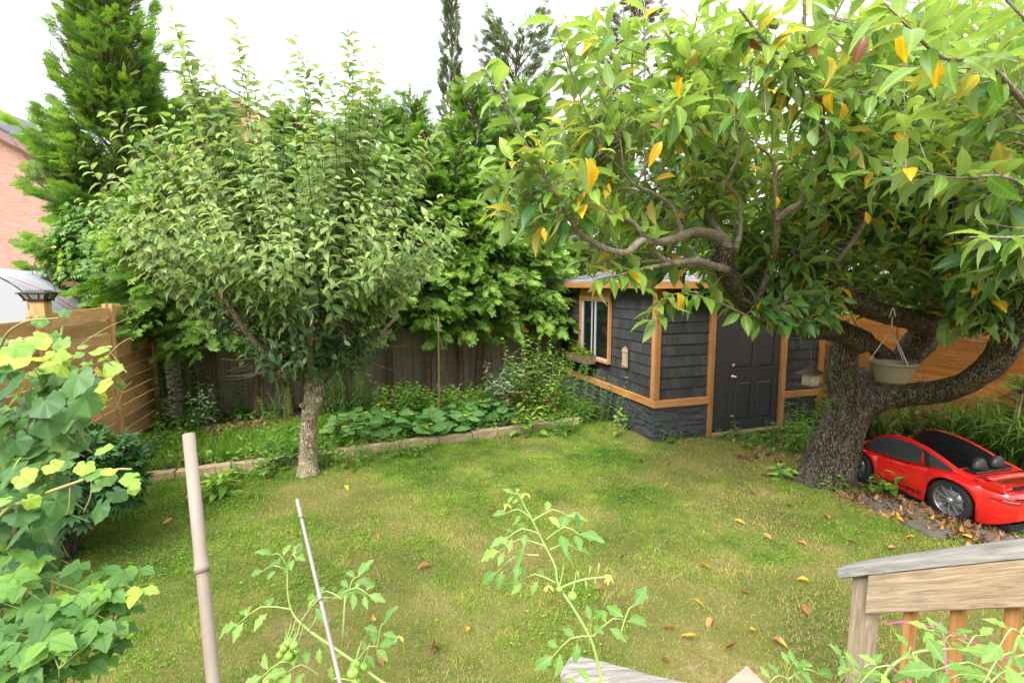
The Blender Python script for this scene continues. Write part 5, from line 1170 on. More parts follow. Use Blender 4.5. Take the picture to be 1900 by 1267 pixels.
# tail: lights, black strip, lettering, plate, bumper scoop
def tailx(y):           # x of the rear surface at offset y
    y = abs(y); return float(np.interp(y, [0, .24, .30, .37, .42, .445], [-.505, -.503, -.50, -.46, -.36, -.2]))
for s in (-1, 1):
    g = Geo(); V = []
    for t in np.linspace(0, 1, 9):
        y = .26 + .165 * t; x = tailx(y) - .006; h = .018 * math.sin(PI * min(1, .2 + t * .8)) + .006
        V += [(x, YC + s * y * 1.01, .365 + .012 * t - h), (x, YC + s * y * 1.01, .365 + .012 * t + h)]
    g.add(V, [(2 * i, 2 * i + 1, 2 * i + 3, 2 * i + 2) for i in range(8)], 0, .5, True); tl = g.build('tail_light', plain('tail_light_red', (.35, .01, .01), .15, coat=.5), car)
    g = Geo(); V = []
    for t in np.linspace(.25, .8, 7):
        y = .26 + .165 * t; x = tailx(y) - .009; V += [(x, YC + s * y * 1.013, .362 + .012 * t), (x, YC + s * y * 1.013, .373 + .012 * t)]
    g.add(V, [(2 * i, 2 * i + 1, 2 * i + 3, 2 * i + 2) for i in range(6)]); g.build('reflector', M_silver, tl)
    g = Geo(); V = []
    for t in np.linspace(0, 1, 7): y = .33 + .09 * t; x = tailx(y) - .004; V += [(x, YC + s * y * 1.012, .20), (x, YC + s * y * 1.012, .20 + .075 * math.sin(PI * (.35 + .65 * t) ** .9))]
    g.add(V, [(2 * i, 2 * i + 1, 2 * i + 3, 2 * i + 2) for i in range(6)]); g.build('bumper_scoop', M_red, car)
g = Geo(); V = []
for t in np.linspace(-1, 1, 15): y = t * .33; x = tailx(y) - .006; V += [(x, YC + y, .395), (x, YC + y, .412)]
g.add(V, [(2 * i, 2 * i + 1, 2 * i + 3, 2 * i + 2) for i in range(14)]); g.build('black_strip', M_black, car)
g = Geo(); V = []
for t in np.linspace(-1, 1, 15): y = t * .36; x = tailx(y) - .012; V += [(x, YC + y, .115), (x, YC + y, .155)]
g.add(V, [(2 * i, 2 * i + 1, 2 * i + 3, 2 * i + 2) for i in range(14)]); g.build('diffuser', M_black, car)
def text(body_, size, mat, parent, loc, rot, ext=.001, name='lettering'):
    c = bpy.data.curves.new(name, 'FONT'); c.body = body_; c.size = size; c.extrude = ext; c.offset = size * .015; c.space_character = 1.05; c.materials.append(mat)
    o = bpy.data.objects.new(name, c); SC.collection.objects.link(o); o.parent = parent; o.location = loc; o.rotation_euler = rot; return o
def text_mesh(*a):
    o = text(*a); bpy.context.view_layer.update(); me = bpy.data.meshes.new_from_object(o.evaluated_get(bpy.context.evaluated_depsgraph_get())); n = bpy.data.objects.new('lettering', me); SC.collection.objects.link(n); n.parent = o.parent; n.location = o.location; n.rotation_euler = o.rotation_euler; bpy.data.objects.remove(o); return n
text_mesh('PORSCHE', .05, M_silver, car, (-.513, YC + .215, .315), (PI / 2, 0, -PI / 2)); text_mesh('911', .03, M_silver, car, (-.513, YC + .03, .275), (PI / 2, 0, -PI / 2))
g = Geo(); g.bx((-.513, YC - .13, .20), (-.507, YC + .13, .26)); g.build('number_plate', plain('plate_grey', (.55, .55, .55), .5), car)
# side decal and door handle on the near side
for s in (1,):
    g = Geo(); yo = lambda x: YC + s * (ip(x, hw_t) * 1.0 + .003)
    V = []
    for x in np.linspace(.86, .45, 9): V += [(x, yo(x), .155), (x, yo(x), .172)]
    g.add(V, [(2 * i, 2 * i + 1, 2 * i + 3, 2 * i + 2) for i in range(8)], 0, .5)
    rr = random.Random(9)
    for ixx in range(7):
        for izz in range(3):
            if rr.random() < .62: x = .44 - ixx * .026; z = .142 + izz * .015; g.add([(x, yo(x), z), (x - .022, yo(x), z), (x - .022, yo(x), z + .013), (x, yo(x), z + .013)], [(0, 1, 2, 3)], 0, .5)
    g.build('side_decal', M_black, car)
    g = Geo(); g.box((.50, YC + .414, .345), (.11, .014, .026)); g.build('handle', M_red, car, .006)
# wheels
def wheel(x, s):
    y = YC + s * .365; g = Geo(); k = Geo()
    k.lathe([(WR - .055, -.065), (WR - .02, -.068), (WR - .004, -.055), (WR, -.03), (WR, .03), (WR - .004, .055), (WR - .02, .068), (WR - .055, .065)], (0, 0, 0), 48)
    v = k.v[0][:, [0, 2, 1]]; g.add(v, k.lp[0].reshape(-1, 4), 0, .4, True)
    for a in np.linspace(0, 2 * PI, 40, endpoint=False):      # tread blocks
        for yy in (-.042, .042): g.box((math.cos(a) * WR, yy, math.sin(a) * WR), (.010, .04, .018), 0, .6, Matrix.Rotation(-a, 4, 'Y'))
    t = g.build('tyre', M_tyre); g = Geo()
    k = Geo(); k.lathe([(WR - .05, .064), (WR - .062, .060), (WR - .066, .03), (WR - .07, .02), (0, .02)], (0, 0, 0), 40); g.add(k.v[0][:, [0, 2, 1]], k.lp[0].reshape(-1, 4), 0, .2, True)
    k = Geo(); k.lathe([(.028, .03), (.028, .062), (.018, .068), (0, .068)], (0, 0, 0), 20); g.add(k.v[0][:, [0, 2, 1]], k.lp[0].reshape(-1, 4), 1, .7, True)
    for a in np.linspace(0, 2 * PI, 10, endpoint=False): g.beam((math.cos(a) * .02, .050, math.sin(a) * .02), (math.cos(a) * (WR - .06), .052, math.sin(a) * (WR - .06)), .012, .012, 0, .9, up=(0, 1, 0))
    rm = g.build('rim', [M_rim, M_silver]); g = Geo()
    k = Geo(); k.lathe([(.105, .024), (.105, .030), (.035, .030)], (0, 0, 0), 36); g.add(k.v[0][:, [0, 2, 1]], k.lp[0].reshape(-1, 4), 0, .5, True)
    rr = random.Random(1)
    for a in np.linspace(0, 2 * PI, 40, endpoint=False):
        for q in (.05, .068, .088): g.box((math.cos(a + q) * q, .031, math.sin(a + q) * q), (.006, .003, .006), 1, .5, Matrix.Rotation(-a, 4, 'Y'))
    bk = g.build('brake_disc', [M_silver, M_black])
    w = bpy.data.objects.new('wheel', None); SC.collection.objects.link(w); w.parent = car; w.location = (x, y, WR); w.rotation_euler = (0, .3, 0 if s > 0 else PI)
    for o in (t, rm, bk): o.parent = w
    return w
wheel(0, 1); wheel(0, -1); wheel(1.05, 1); wheel(1.05, -1)

# ---------------------------------------------------------------- hanging pot and bird feeder in the cherry
M_pot = plain('taupe_pot_plastic', (.17, .135, .095), .5, var=.05); M_brown = plain('brown_metal', (.065, .040, .028), .45, var=.2)
hp_ = P(1655, 700, 4.85); pot = empty('hanging_pot', (hp_[0], hp_[1], hp_[2] - .05), 'ribbed taupe plastic hanging pot under the big cherry limb', 'hanging pot')
g = Geo(); PS = .86; pr = [(0, 0), (.13, 0), (.145, .01)]
for k in range(12): z = .02 + k * .0155; r_ = .15 + .06 * (z / .21); pr += [(r_, z), (r_ + .003, z + .007)]
pr += [(.215, .205), (.225, .208), (.226, .232), (.212, .233), (.205, .20), (.15, .03), (0, .03)]
g.lathe([(a_ * PS, b_ * PS) for a_, b_ in pr], (0, 0, 0), 40); g.build('bowl', M_pot, pot)
g = Geo(); g.lathe([(0, .16), (.175, .155)], (0, 0, 0), 24); g.build('soil', M_bed, pot)
tp = Vector(P(1656, 588, 5.0)) - Vector(pot.location)
for k in range(3):
    a = k * 2.094 + .5; g = Geo(); g.tube([(math.cos(a) * .19, math.sin(a) * .19, .195), (tp.x, tp.y, tp.z - .12)], .004, 5); g.build('hanger_wire', plain('white_cord', (.5, .47, .42), .6) if k == 0 else bpy.data.materials['white_cord'], pot)
g = Geo(); g.tube([(tp.x, tp.y, tp.z - .12), (tp.x, tp.y, tp.z)], .006, 6); g.tube([(tp.x - .03, tp.y, tp.z), (tp.x, tp.y, tp.z + .09), (tp.x + .03, tp.y, tp.z)], .006, 6, sub=4); g.build('hook', bpy.data.materials['white_cord'], pot)
fp_ = P(1503, 716, 5.25); fd = empty('bird_feeder', tuple(fp_), 'brown lantern shaped bird feeder hanging in front of the shed corner', 'bird feeder', .5); fd.scale = (.68,) * 3
g = Geo(); g.bx((-.15, -.15, 0), (.15, .15, .012))
for a, b_ in (((-.15, -.15), (.15, -.15)), ((.15, -.15), (.15, .15)), ((.15, .15), (-.15, .15)), ((-.15, .15), (-.15, -.15))): g.beam((*a, .018), (*b_, .018), .012, .03)
g.build('tray', M_brown, fd, .002)
g = Geo(); g.bx((-.085, -.085, .012), (.085, .085, .19)); g.build('seed_tank', plain('seed_in_clear_plastic', (.36, .33, .23), .3, var=.5, nsc=60, stretch=(1, 1, .25)), fd, .004)
g = Geo()
for sx in (-1, 1):
    for sy in (-1, 1): g.beam((sx * .09, sy * .09, .012), (sx * .09, sy * .09, .20), .012, .012)
g.build('corner_posts', M_brown, fd)
g = Geo(); sq = lambda h, z: [(-h, -h, z), (h, -h, z), (h, h, z), (-h, h, z)]
g.add(sq(.155, .185) + sq(.15, .20) + sq(.05, .275) + sq(.018, .30) + sq(.004, .335), [(3, 2, 1, 0)] + [(r0 * 4 + k, r0 * 4 + (k + 1) % 4, r0 * 4 + 4 + (k + 1) % 4, r0 * 4 + 4 + k) for r0 in range(4) for k in range(4)]); g.build('roof', M_brown, fd)
tp = Vector(P(1503, 606, 5.4)) - Vector(fd.location); tp = (Matrix.Rotation(-.5, 3, 'Z') @ tp) / .68; g = Geo(); g.tube([(0, 0, .33), (tp.x, tp.y, tp.z)], .003, 5); g.build('hanging_wire', M_steel, fd)

# ---------------------------------------------------------------- the cane in the bed
cb = G(813, 790, .1); cn = empty('thin_cane', (cb[0], cb[1], hz(cb[0], cb[1])), 'thin tan cane standing upright in the squash bed before the old fence', 'cane')
tp = np.array(P(813, 587, 7.75)) - np.array(cn.location)
g = Geo(); g.tube([(0, 0, -.1), tp * .5 + [0.01, 0, 0], tp], [.013, .011, .009], 8, sub=4)
for q in (.2, .38, .55, .72, .88): c = tp * q + np.array([.01 * (1 - abs(q - .5) * 2), 0, 0]); g.tube([c - [0, 0, .006], c + [0, 0, .006]], .0155, 8)
g.build('stem', plain('tan_cane', (.40, .25, .12), .6, var=.15), cn)

# ---------------------------------------------------------------- bed planting
M_weed = leaf_mat('weed_leaf', [(0, (.035, .10, .02)), (.5, (.12, .27, .035)), (.85, (.24, .42, .06)), (.93, (.34, .46, .06)), (.95, (.30, .18, .06)), (1, (.25, .13, .05))], trans=.3, nscale=15)
M_silverleaf = leaf_mat('silvery_leaf', [(0, (.13, .22, .11)), (.6, (.26, .38, .21)), (.9, (.38, .48, .29)), (.95, (.32, .19, .08)), (1, (.24, .12, .05))], trans=.25, nscale=15)
M_squash = leaf_mat('squash_leaf', [(0, (.08, .20, .045)), (.6, (.17, .36, .085)), (1, (.28, .46, .10))], trans=.35, nscale=18, mott=.3, veins='palmate')
M_strap = leaf_mat('strap_leaf', [(0, (.04, .11, .02)), (.6, (.10, .20, .03)), (.9, (.18, .28, .05)), (.95, (.40, .30, .12)), (1, (.42, .28, .12))], trans=.3, nscale=8)
M_yellow = plain('yellow_petals', (.75, .52, .02), .5, var=.05); M_stemg = plain('green_stem', (.14, .22, .05), .6, var=.2)
WT = leaf_t(.5, .15, .35, 3); WN = leaf_t(.16, .1, .35, 3); WTz = leaf_t(.34, .2, .45, 5, wave=.35)
rb = np.random.default_rng(70)
def stem_plant(name, loc, H, nst, label, cat='plant', leafT=WN, mat=M_weed, ls=.12, sp=.022, spread=.15, base_t=.5, group=None, droop=.3, flowers=0, lw=1.0, stem_r=.005, tvar=.14, brown=.03, whorl=False):
    e = empty(name, (loc[0], loc[1], hz(loc[0], loc[1])), label, cat, rb.uniform(0, 6), group); g = Geo(); s = Geo(); fl = Geo()
    if leafT is WT: ls = ls * 1.3; sp = sp * 1.15
    for k in range(nst):
        a = rb.uniform(0, 2 * PI); q = spread * math.sqrt(rb.random()); p0 = np.array([math.cos(a) * q, math.sin(a) * q, 0]); h = H * rb.uniform(.6, 1.05)
        p2 = p0 + np.array([math.cos(a), math.sin(a), 0]) * rb.uniform(0, .28) * h + [0, 0, h]; p1 = (p0 + p2) / 2 + [0, 0, .08 * h] + rb.normal(0, .03, 3)
        if nst <= 9: s = Geo()
        s.tube([p0, p1, p2], [stem_r, stem_r * .8, stem_r * .4], 5, cap=False, sub=2)
        if nst <= 9: s.build('stem', M_stemg, e)
        n = int(h / sp); t = np.linspace(.06, 1.0, n); pp = (1 - t[:, None]) ** 2 * p0 + 2 * (t * (1 - t))[:, None] * p1 + (t ** 2)[:, None] * p2
        ph = np.arange(n) * 2.4 + rb.uniform(0, 6); o = np.column_stack([np.cos(ph), np.sin(ph), np.full(n, .45) - droop * (1 - t) + rb.normal(0, .15, n)])
        tt = np.clip(base_t + .3 * (t - .5) + rb.normal(0, tvar, n), 0, .93); tt[(rb.random(n) < brown * (2.2 - 2 * t))] = .98
        g.scatter(*leafT, pp, o, np.tile([0, 0, 1.], (n, 1)) + rb.normal(0, .3, (n, 3)), ls * (1 - .55 * t) * rb.uniform(.7, 1.2, n), tt, wid=lw)
        if flowers and rb.random() < flowers:
            for f_ in range(5): aa = f_ * 1.257; fl.scatter(*leaf_t(.6, .1, .2, 2), [p2], [[math.cos(aa), math.sin(aa), .5]], [[0, 0, 1]], [.03], [.5])
    g.build('leaves', mat, e)
    if nst > 9: s.build('stems', M_stemg, e)
    return e
def squash(loc, n, label, R=.5, ls=.24, group='squash plants in the bed'):
    e = empty('squash_plant', (loc[0], loc[1], hz(loc[0], loc[1])), label, 'squash plant', 0, group); g = Geo(); s = Geo(); fl = Geo(); T_ = disc_leaf(9, 5, .08, .22, .3)
    for k in range(n):
        a = rb.uniform(0, 2 * PI); q = R * math.sqrt(rb.random()); h = rb.uniform(.12, .42) * (1 - .3 * q / R); p = np.array([math.cos(a) * q, math.sin(a) * q, h]); p0 = p * [.75, .75, 0]
        s.tube([p0, (p0 + p) / 2 + [0, 0, .05], p], [.006, .005, .004], 5, cap=False)
        aa = rb.uniform(0, 6.3); g.scatter(*T_, [p], [[math.cos(aa) * .9, math.sin(aa) * .9 - .4, rb.uniform(-.35, .05)]], [[rb.normal(0, .25), -.35 + rb.normal(0, .25), 1]], [ls * rb.uniform(.55, 1.05)], [np.clip(rb.normal(.55, .2), 0, 1)])
        if k % 9 == 4:
            for f_ in range(5): a5 = f_ * 1.257; fl.scatter(*leaf_t(.6, .1, .2, 2), [p + [.05, -.04, .03]], [[math.cos(a5), math.sin(a5), .6]], [[0, 0, 1]], [.05], [.5])
    g.build('leaves', M_squash, e); s.build('stems', M_stemg, e)
    if fl.n: fl.build('flowers', M_yellow, e)
for px, py, n, lab, R_, ls in ((700, 800, 34, 'squash plant right of the apple trunk, with yellow flowers among its leaves', .5, .2), (780, 802, 34, 'squash plant with broad round leaves spilling over the kerb left of the cane', .42, .27), (840, 790, 30, 'squash plant with broad leaves around the foot of the cane', .42, .28), (905, 778, 22, 'smaller squash plant between the cane and the silvery thistles', .36, .22), (640, 815, 22, 'low squash shoots against the apple trunk', .38, .18)):
    squash(G(px, py, .1), n, lab, R_, ls)
MW = [('leafy_weed', 470, 868, .22, 26, 'grey green weeds hiding the kerb between the stake and the apple trunk', dict(leafT=WT, ls=.09, sp=.03, spread=.4, base_t=.55)), ('leafy_weed', 640, 848, .3, 26, 'spreading weeds over the kerb just right of the apple trunk', dict(leafT=WT, ls=.09, sp=.03, spread=.35, base_t=.5)), ('leafy_weed', 700, 838, .3, 26, 'grassy weeds over the kerb below the first squash leaves', dict(leafT=WN, ls=.12, sp=.02, spread=.35, base_t=.5)), ('leafy_weed', 760, 828, .25, 22, 'weeds spilling over the kerb left of the bare kerb stones', dict(leafT=WT, ls=.09, sp=.03, spread=.3, base_t=.55)),
      ('leafy_weed', 735, 775, .6, 30, 'knee high bright weeds between squash and the old fence', dict(leafT=WT, ls=.11, sp=.03, spread=.4, base_t=.68)), ('leafy_weed', 830, 772, .5, 30, 'bright weeds behind the foot of the cane', dict(leafT=WT, ls=.11, sp=.03, spread=.4, base_t=.72)), ('leafy_weed', 885, 775, .5, 26, 'bright weeds between cane and thistles', dict(leafT=WT, ls=.12, sp=.03, spread=.35, base_t=.7)),
      ('feathery_weed', 645, 770, 1.0, 22, 'feathery green weed with drooping narrow leaves behind the apple trunk', dict(ls=.13, sp=.02, spread=.3, base_t=.38, droop=.9)),
      ('feathery_weed', 605, 775, .95, 16, 'darker feathery weed tight against the back of the apple trunk', dict(ls=.12, sp=.022, spread=.2, base_t=.3, droop=.9)),
      ('feathery_weed', 700, 762, .55, 26, 'low tangle of narrow leaved weeds between squash and old fence', dict(ls=.10, sp=.02, spread=.35, base_t=.45)),
      ('feathery_weed', 770, 758, .5, 26, 'leafy weed clump before the middle of the old fence', dict(leafT=WT, ls=.10, sp=.03, spread=.38, base_t=.55)),
      ('leafy_weed', 860, 760, .5, 24, 'leafy weed clump right of the cane against the old fence', dict(leafT=WT, ls=.11, sp=.03, spread=.38, base_t=.6)),
      ('sow_thistle', 915, 770, 1.15, 8, 'silvery sow thistle with jagged leaves, left of the tall weeds', dict(leafT=WTz, mat=M_silverleaf, ls=.21, sp=.045, spread=.14, base_t=.5, brown=.05)),
      ('sow_thistle', 945, 775, 1.0, 8, 'silvery sow thistle with withered brown lower leaves in the bed', dict(leafT=WTz, mat=M_silverleaf, ls=.2, sp=.045, spread=.16, base_t=.5, brown=.25)),
      ('tall_weed', 975, 772, 1.45, 14, 'tallest green weed in the bed, beside the far shed wall', dict(leafT=WT, ls=.13, sp=.035, spread=.25, base_t=.6, brown=.1)),
      ('tall_weed', 1010, 778, 1.15, 16, 'bushy tall weed with browned foot in front of the shed end', dict(leafT=WTz, ls=.15, sp=.035, spread=.28, base_t=.65, brown=.18)),
      ('goldenrod', 1045, 770, 1.35, 9, 'goldenrod with narrow leaves before the shed window wall', dict(ls=.13, sp=.018, spread=.16, base_t=.6, droop=.4)),
      ('goldenrod', 1075, 778, 1.2, 8, 'goldenrod below the flower box', dict(ls=.13, sp=.018, spread=.14, base_t=.55, droop=.4)),
      ('goldenrod', 1115, 782, .8, 6, 'shorter goldenrod against the black stone base under the plaque', dict(ls=.12, sp=.02, spread=.12, base_t=.5, droop=.4)),
      ('seedling_stalk', 1143, 808, 1.0, 2, 'thin yellow green stalk standing before the black stone base', dict(leafT=WT, ls=.11, sp=.075, spread=.03, base_t=.88, droop=.1)),
      ('leafy_weed', 985, 792, .42, 20, 'low bright leaves along the kerb stones before the thistles', dict(leafT=WT, ls=.16, sp=.05, spread=.3, base_t=.65)),
      ('leafy_weed', 1040, 792, .4, 16, 'grassy weed clump at the right end of the kerb stones', dict(ls=.2, sp=.03, spread=.22, base_t=.55)),
      ('leafy_weed', 525, 850, .45, 20, 'dark leafy weed clump leaning on the left of the apple trunk', dict(leafT=WT, ls=.13, sp=.04, spread=.3, base_t=.42)),
      ('leafy_weed', 480, 862, .25, 16, 'low grey green weed over the kerb left of the apple trunk', dict(leafT=WT, ls=.1, sp=.04, spread=.32, base_t=.45)),
      ('leafy_weed', 600, 850, .25, 18, 'low weeds at the right foot of the apple trunk', dict(leafT=WT, ls=.1, sp=.04, spread=.3, base_t=.5)),
      ('nettle', 385, 800, .8, 7, 'pale spiky thistle by the first hedge trunk', dict(leafT=WTz, mat=M_silverleaf, ls=.17, sp=.04, spread=.12, base_t=.4)),
      ('leafy_weed', 340, 810, .4, 20, 'round leaved ground ivy clump before the first hedge trunk', dict(leafT=WT, ls=.10, sp=.03, spread=.4, base_t=.35)),
      ('leafy_weed', 290, 840, .3, 22, 'weeds along the foot of the tan fence', dict(leafT=WT, ls=.10, sp=.03, spread=.45, base_t=.4)),
      ('feathery_weed', 512, 792, .75, 14, 'fine leaved weed before the old fence, left of the apple trunk', dict(ls=.09, sp=.02, spread=.22, base_t=.45)),
      ('climbing_weed', 440, 775, 1.0, 6, 'ivy like climber on the old fence between the thin hedge trunks', dict(leafT=WT, ls=.10, sp=.03, spread=.12, base_t=.35)),
      ('climbing_weed', 365, 785, 1.45, 12, 'dark climber between the two leftmost hedge trunks', dict(leafT=WT, ls=.11, sp=.03, spread=.16, base_t=.22)),
      ('climbing_weed', 312, 790, 1.3, 7, 'dark climber in the corner where the two fences meet', dict(leafT=WT, ls=.11, sp=.03, spread=.12, base_t=.2)),
      ('peony', 1478, 838, .75, 14, 'narrow leaved green plant by the right jamb of the shed door', dict(ls=.17, sp=.022, spread=.14, base_t=.55, droop=.7)),
      ('leafy_weed', 1500, 790, .65, 26, 'mixed weeds between the shed corner and the cherry trunk', dict(leafT=WT, ls=.10, sp=.03, spread=.3, base_t=.5, brown=.1)),
      ('leafy_weed', 1450, 818, .3, 20, 'low weeds in front of the black stone right of the door', dict(leafT=WT, ls=.08, sp=.03, spread=.3, base_t=.5, brown=.1)),
      ('leafy_weed', 1355, 806, .3, 3, 'small weed growing against the shed door', dict(leafT=WT, ls=.13, sp=.06, spread=.05, base_t=.6)),
      ('dandelion', 1455, 885, .16, 10, 'broad leaved weed rosette left of the cherry trunk foot', dict(leafT=WTz, ls=.24, sp=.04, spread=.10, base_t=.7)),
      ('leafy_weed', 1545, 905, .18, 10, 'small weed at the right foot of the cherry trunk', dict(leafT=WT, ls=.11, sp=.04, spread=.12, base_t=.6)),
      ('leafy_weed', 1632, 920, .28, 9, 'palm leaved weed beside the rocker of the toy car', dict(leafT=WT, ls=.16, sp=.05, spread=.1, base_t=.6)),
      ('leafy_weed', 1846, 985, .17, 8, 'small round leaved weed by the toy car bumper', dict(leafT=WT, ls=.09, sp=.03, spread=.1, base_t=.8)),
      ('dandelion', 405, 905, .22, 9, 'pale jagged dandelion rosette over the kerb near the bamboo stake', dict(leafT=WTz, mat=M_weed, ls=.32, sp=.05, spread=.08, base_t=.75)),
      ('leafy_weed', 1240, 815, .2, 12, 'weeds at the foot of the shed corner stones', dict(leafT=WT, ls=.08, sp=.03, spread=.25, base_t=.6)),
      ('leafy_weed', 1160, 795, .45, 8, 'yellowing weed at the middle of the stone base', dict(leafT=WT, ls=.11, sp=.05, spread=.12, base_t=.8, brown=.1))]
for nm, px, py, H_, ns_, lab, kw in MW: stem_plant(nm, G(px, py, .08 if px < 1100 else 0), H_, ns_, lab, group=None, **kw)
# ground cover through the bed
g = Geo(); n = 15000; x = rb.uniform(-6, 2.3, n); y = rb.uniform(5.5, 11, n); s_ = sd_edge(x, y); al = (x - E0[0]) * ED[0] + (y - E0[1]) * ED[1]
bn = (x - BF0[0]) * -BDIR[1] + (y - BF0[1]) * BDIR[0]
k = (s_ > .16) & (bn < -.1) & (al > -1.3) & ~in_shed(x, y, .08) & ((fbm(np.column_stack([x, y]), 1.4, 5) > .42) | (s_ < .5)); k &= ~((al > -.2) & (al < 2.4) & (s_ > 1.55) & (s_ < 2.2))
x2 = rb.uniform(2.8, 8, n // 2); y2 = rb.uniform(4.8, 9.4, n // 2); a_, b_ = shed_loc(x2, y2); k2 = (a_ > 1.1) & (b_ < 1.5) & (a_ < 4.1) & ~in_shed(x2, y2, .05) & (fbm(np.column_stack([x2, y2]), 1.6, 15) > .48) & ((a_ > 3.4) | (b_ > -.9))
x = np.concatenate([x[k], x2[k2]]); y = np.concatenate([y[k], y2[k2]]); n = len(x); a = rb.uniform(0, 6.3, n)
g.scatter(*WT, np.column_stack([x, y, height(x, y) + rb.uniform(.02, .17, n) ** 1.2]), np.column_stack([np.cos(a), np.sin(a), rb.normal(.05, .3, n)]), np.column_stack([rb.normal(0, .4, n), rb.normal(-.2, .4, n), np.ones(n)]), rb.uniform(.04, .11, n), np.clip(rb.normal(.48, .2, n), 0, .95))
tag(g.build('ground_cover', M_weed), kind='stuff')
g = blades(26000, (-6, 2), (5.6, 10), lambda x, y, r: (sd_edge(x, y) > .14) & (sd_edge(x, y) < 1.6) & ~in_shed(x, y, .1) & (((x - E0[0]) * ED[0] + (y - E0[1]) * ED[1] < 2.6) | (r.uniform(0, 1, len(x)) < .25)) & ((x - E0[0]) * ED[0] + (y - E0[1]) * ED[1] > -1.2), lambda x, y, r: r.uniform(.08, .24, len(x)), lambda x, y, r: r.uniform(.004, .008, len(x)), 8, lambda x, y, r: np.clip(r.normal(.34, .12, len(x)), 0, 1), .9)
tag(g.build('long_grass', M_grass), kind='stuff')
# heap of dry clippings
M_dry = leaf_mat('dry_leaf', [(0, (.10, .05, .025)), (.5, (.24, .12, .06)), (.8, (.38, .22, .12)), (.93, (.62, .34, .04)), (1, (.66, .36, .03))], trans=.12, rough=.7)
def litter(name, c, rx, ry, n, hmax, ls, label=None, seed=1, ang=0, mat=M_dry, sticks=0, yel=.0):
    r = np.random.default_rng(seed); a = r.uniform(0, 6.3, n); q = np.sqrt(r.random(n)); dx = np.cos(a) * q * rx; dy = np.sin(a) * q * ry; x = c[0] + dx * math.cos(ang) - dy * math.sin(ang); y = c[1] + dx * math.sin(ang) + dy * math.cos(ang)
    z = height(x, y) + hmax * (1 - q ** 2) * r.random(n) + .01; b_ = r.uniform(0, 6.3, n); tt = np.clip(r.normal(.5, .2, n), 0, .85); tt[r.random(n) < yel] = .95
    g = Geo(); g.scatter(*leaf_t(.5, .35, .5, 3), np.column_stack([x, y, z]), np.column_stack([np.cos(b_), np.sin(b_), r.normal(0, .25, n)]), np.column_stack([r.normal(0, .4, n), r.normal(0, .4, n), r.choice([-1, 1], n)]), r.uniform(.6, 1.2, n) * ls, tt)
    for k in range(sticks):
        i = r.integers(n); p = np.array([x[i], y[i], z[i]]); d = r.normal(0, 1, 3) * [1, 1, .25]; d /= np.linalg.norm(d); g.tube([p - d * .2, p + d * .2 + [0, 0, .02]], [.005, .003], 4, 0, .35)
    return g.build(name, mat)
tag(litter('leaf_litter', G(455, 800, .1), .85, .28, 900, .12, .085, seed=2, ang=.35, sticks=60), kind='stuff')
tag(litter('leaf_litter', G(1790, 985), 1.1, .34, 900, .02, .08, seed=3, ang=-.95, yel=.05, sticks=8), kind='stuff')
tag(litter('leaf_litter', G(1480, 850), .9, .7, 160, .02, .09, seed=4, ang=0, yel=.02, sticks=10), kind='stuff')
tag(litter('leaf_litter', (RC[0] + .25, RC[1] + .7), .9, 1.0, 420, .03, .10, seed=6, ang=0, yel=.02, sticks=10), kind='stuff')

tag(litter('leaf_litter', (2.6, 4.6), 2.6, 2.2, 420, .012, .026, seed=12, ang=0, yel=.05), kind='stuff')
tag(litter('leaf_litter', (-1.5, 4.8), 3.0, 1.8, 160, .012, .022, seed=13, ang=0, yel=.05), kind='stuff')

# flagstones under the car
for k, (px, py, s, lab) in enumerate(((1660, 945, .52, 'flat grey flagstone beside the toy car rocker'), (1725, 985, .40, 'flat grey flagstone in front of the rear wheel of the toy car'), (1870, 1010, .45, 'flat flagstone half hidden by leaves near the right frame edge'))):
    c = G(px, py); rr = random.Random(k); poly = [(math.cos(a) * s * rr.uniform(.42, .6), math.sin(a) * s * rr.uniform(.34, .5), 0) for a in np.linspace(0, 2 * PI, 9, endpoint=False)]
    g = Geo(); g.prism(poly, (0, 0, .045)); o = g.build('flagstone', plain('flagstone_grey', (.12, .10, .08), .9, var=.3, nsc=14, bstr=.7) if k == 0 else bpy.data.materials['flagstone_grey'], bevel=.008)
    o.location = (c[0], c[1], hz(c[0], c[1]) - .015); o.rotation_euler = (0, 0, -.9); tag(o, lab, 'flagstone', 'flagstones by the toy car')

# daylilies with strap leaves, right side
def strap(loc, n, H, label, seed):
    r = np.random.default_rng(seed); e = empty('daylily', (loc[0], loc[1], 0), label, 'plant', 0, 'daylily clumps along the orange fence'); g = Geo()
    for k in range(n):
        a = r.uniform(0, 6.3); p = np.array([math.cos(a), math.sin(a), 0]) * r.uniform(0, .12); out = np.array([math.cos(a), math.sin(a), 0]); h = H * r.uniform(.6, 1.1); ln = r.uniform(.3, .9) * H; w = r.uniform(.009, .016); V = []
        side = np.array([-out[1], out[0], 0])
        for t in np.linspace(0, 1, 8):
            c = p + out * ln * t ** 1.5 + np.array([0, 0, h * (1.9 * t - 1.25 * t * t if ln > .5 * H else t)]); ww = w * (1 - t ** 3) + .001
            V += [c - side * ww + [0, 0, ww * .4], c, c + side * ww + [0, 0, ww * .4]]
        tt = np.clip(r.normal(.5, .18), 0, .9) if r.random() > .06 else .97
        f = []
        for i in range(7): f += [(i * 3, i * 3 + 1, i * 3 + 4, i * 3 + 3), (i * 3 + 1, i * 3 + 2, i * 3 + 5, i * 3 + 4)]
        g.add(V, np.array(f), 0, tt, True)
    g.build('leaves', M_strap, e)
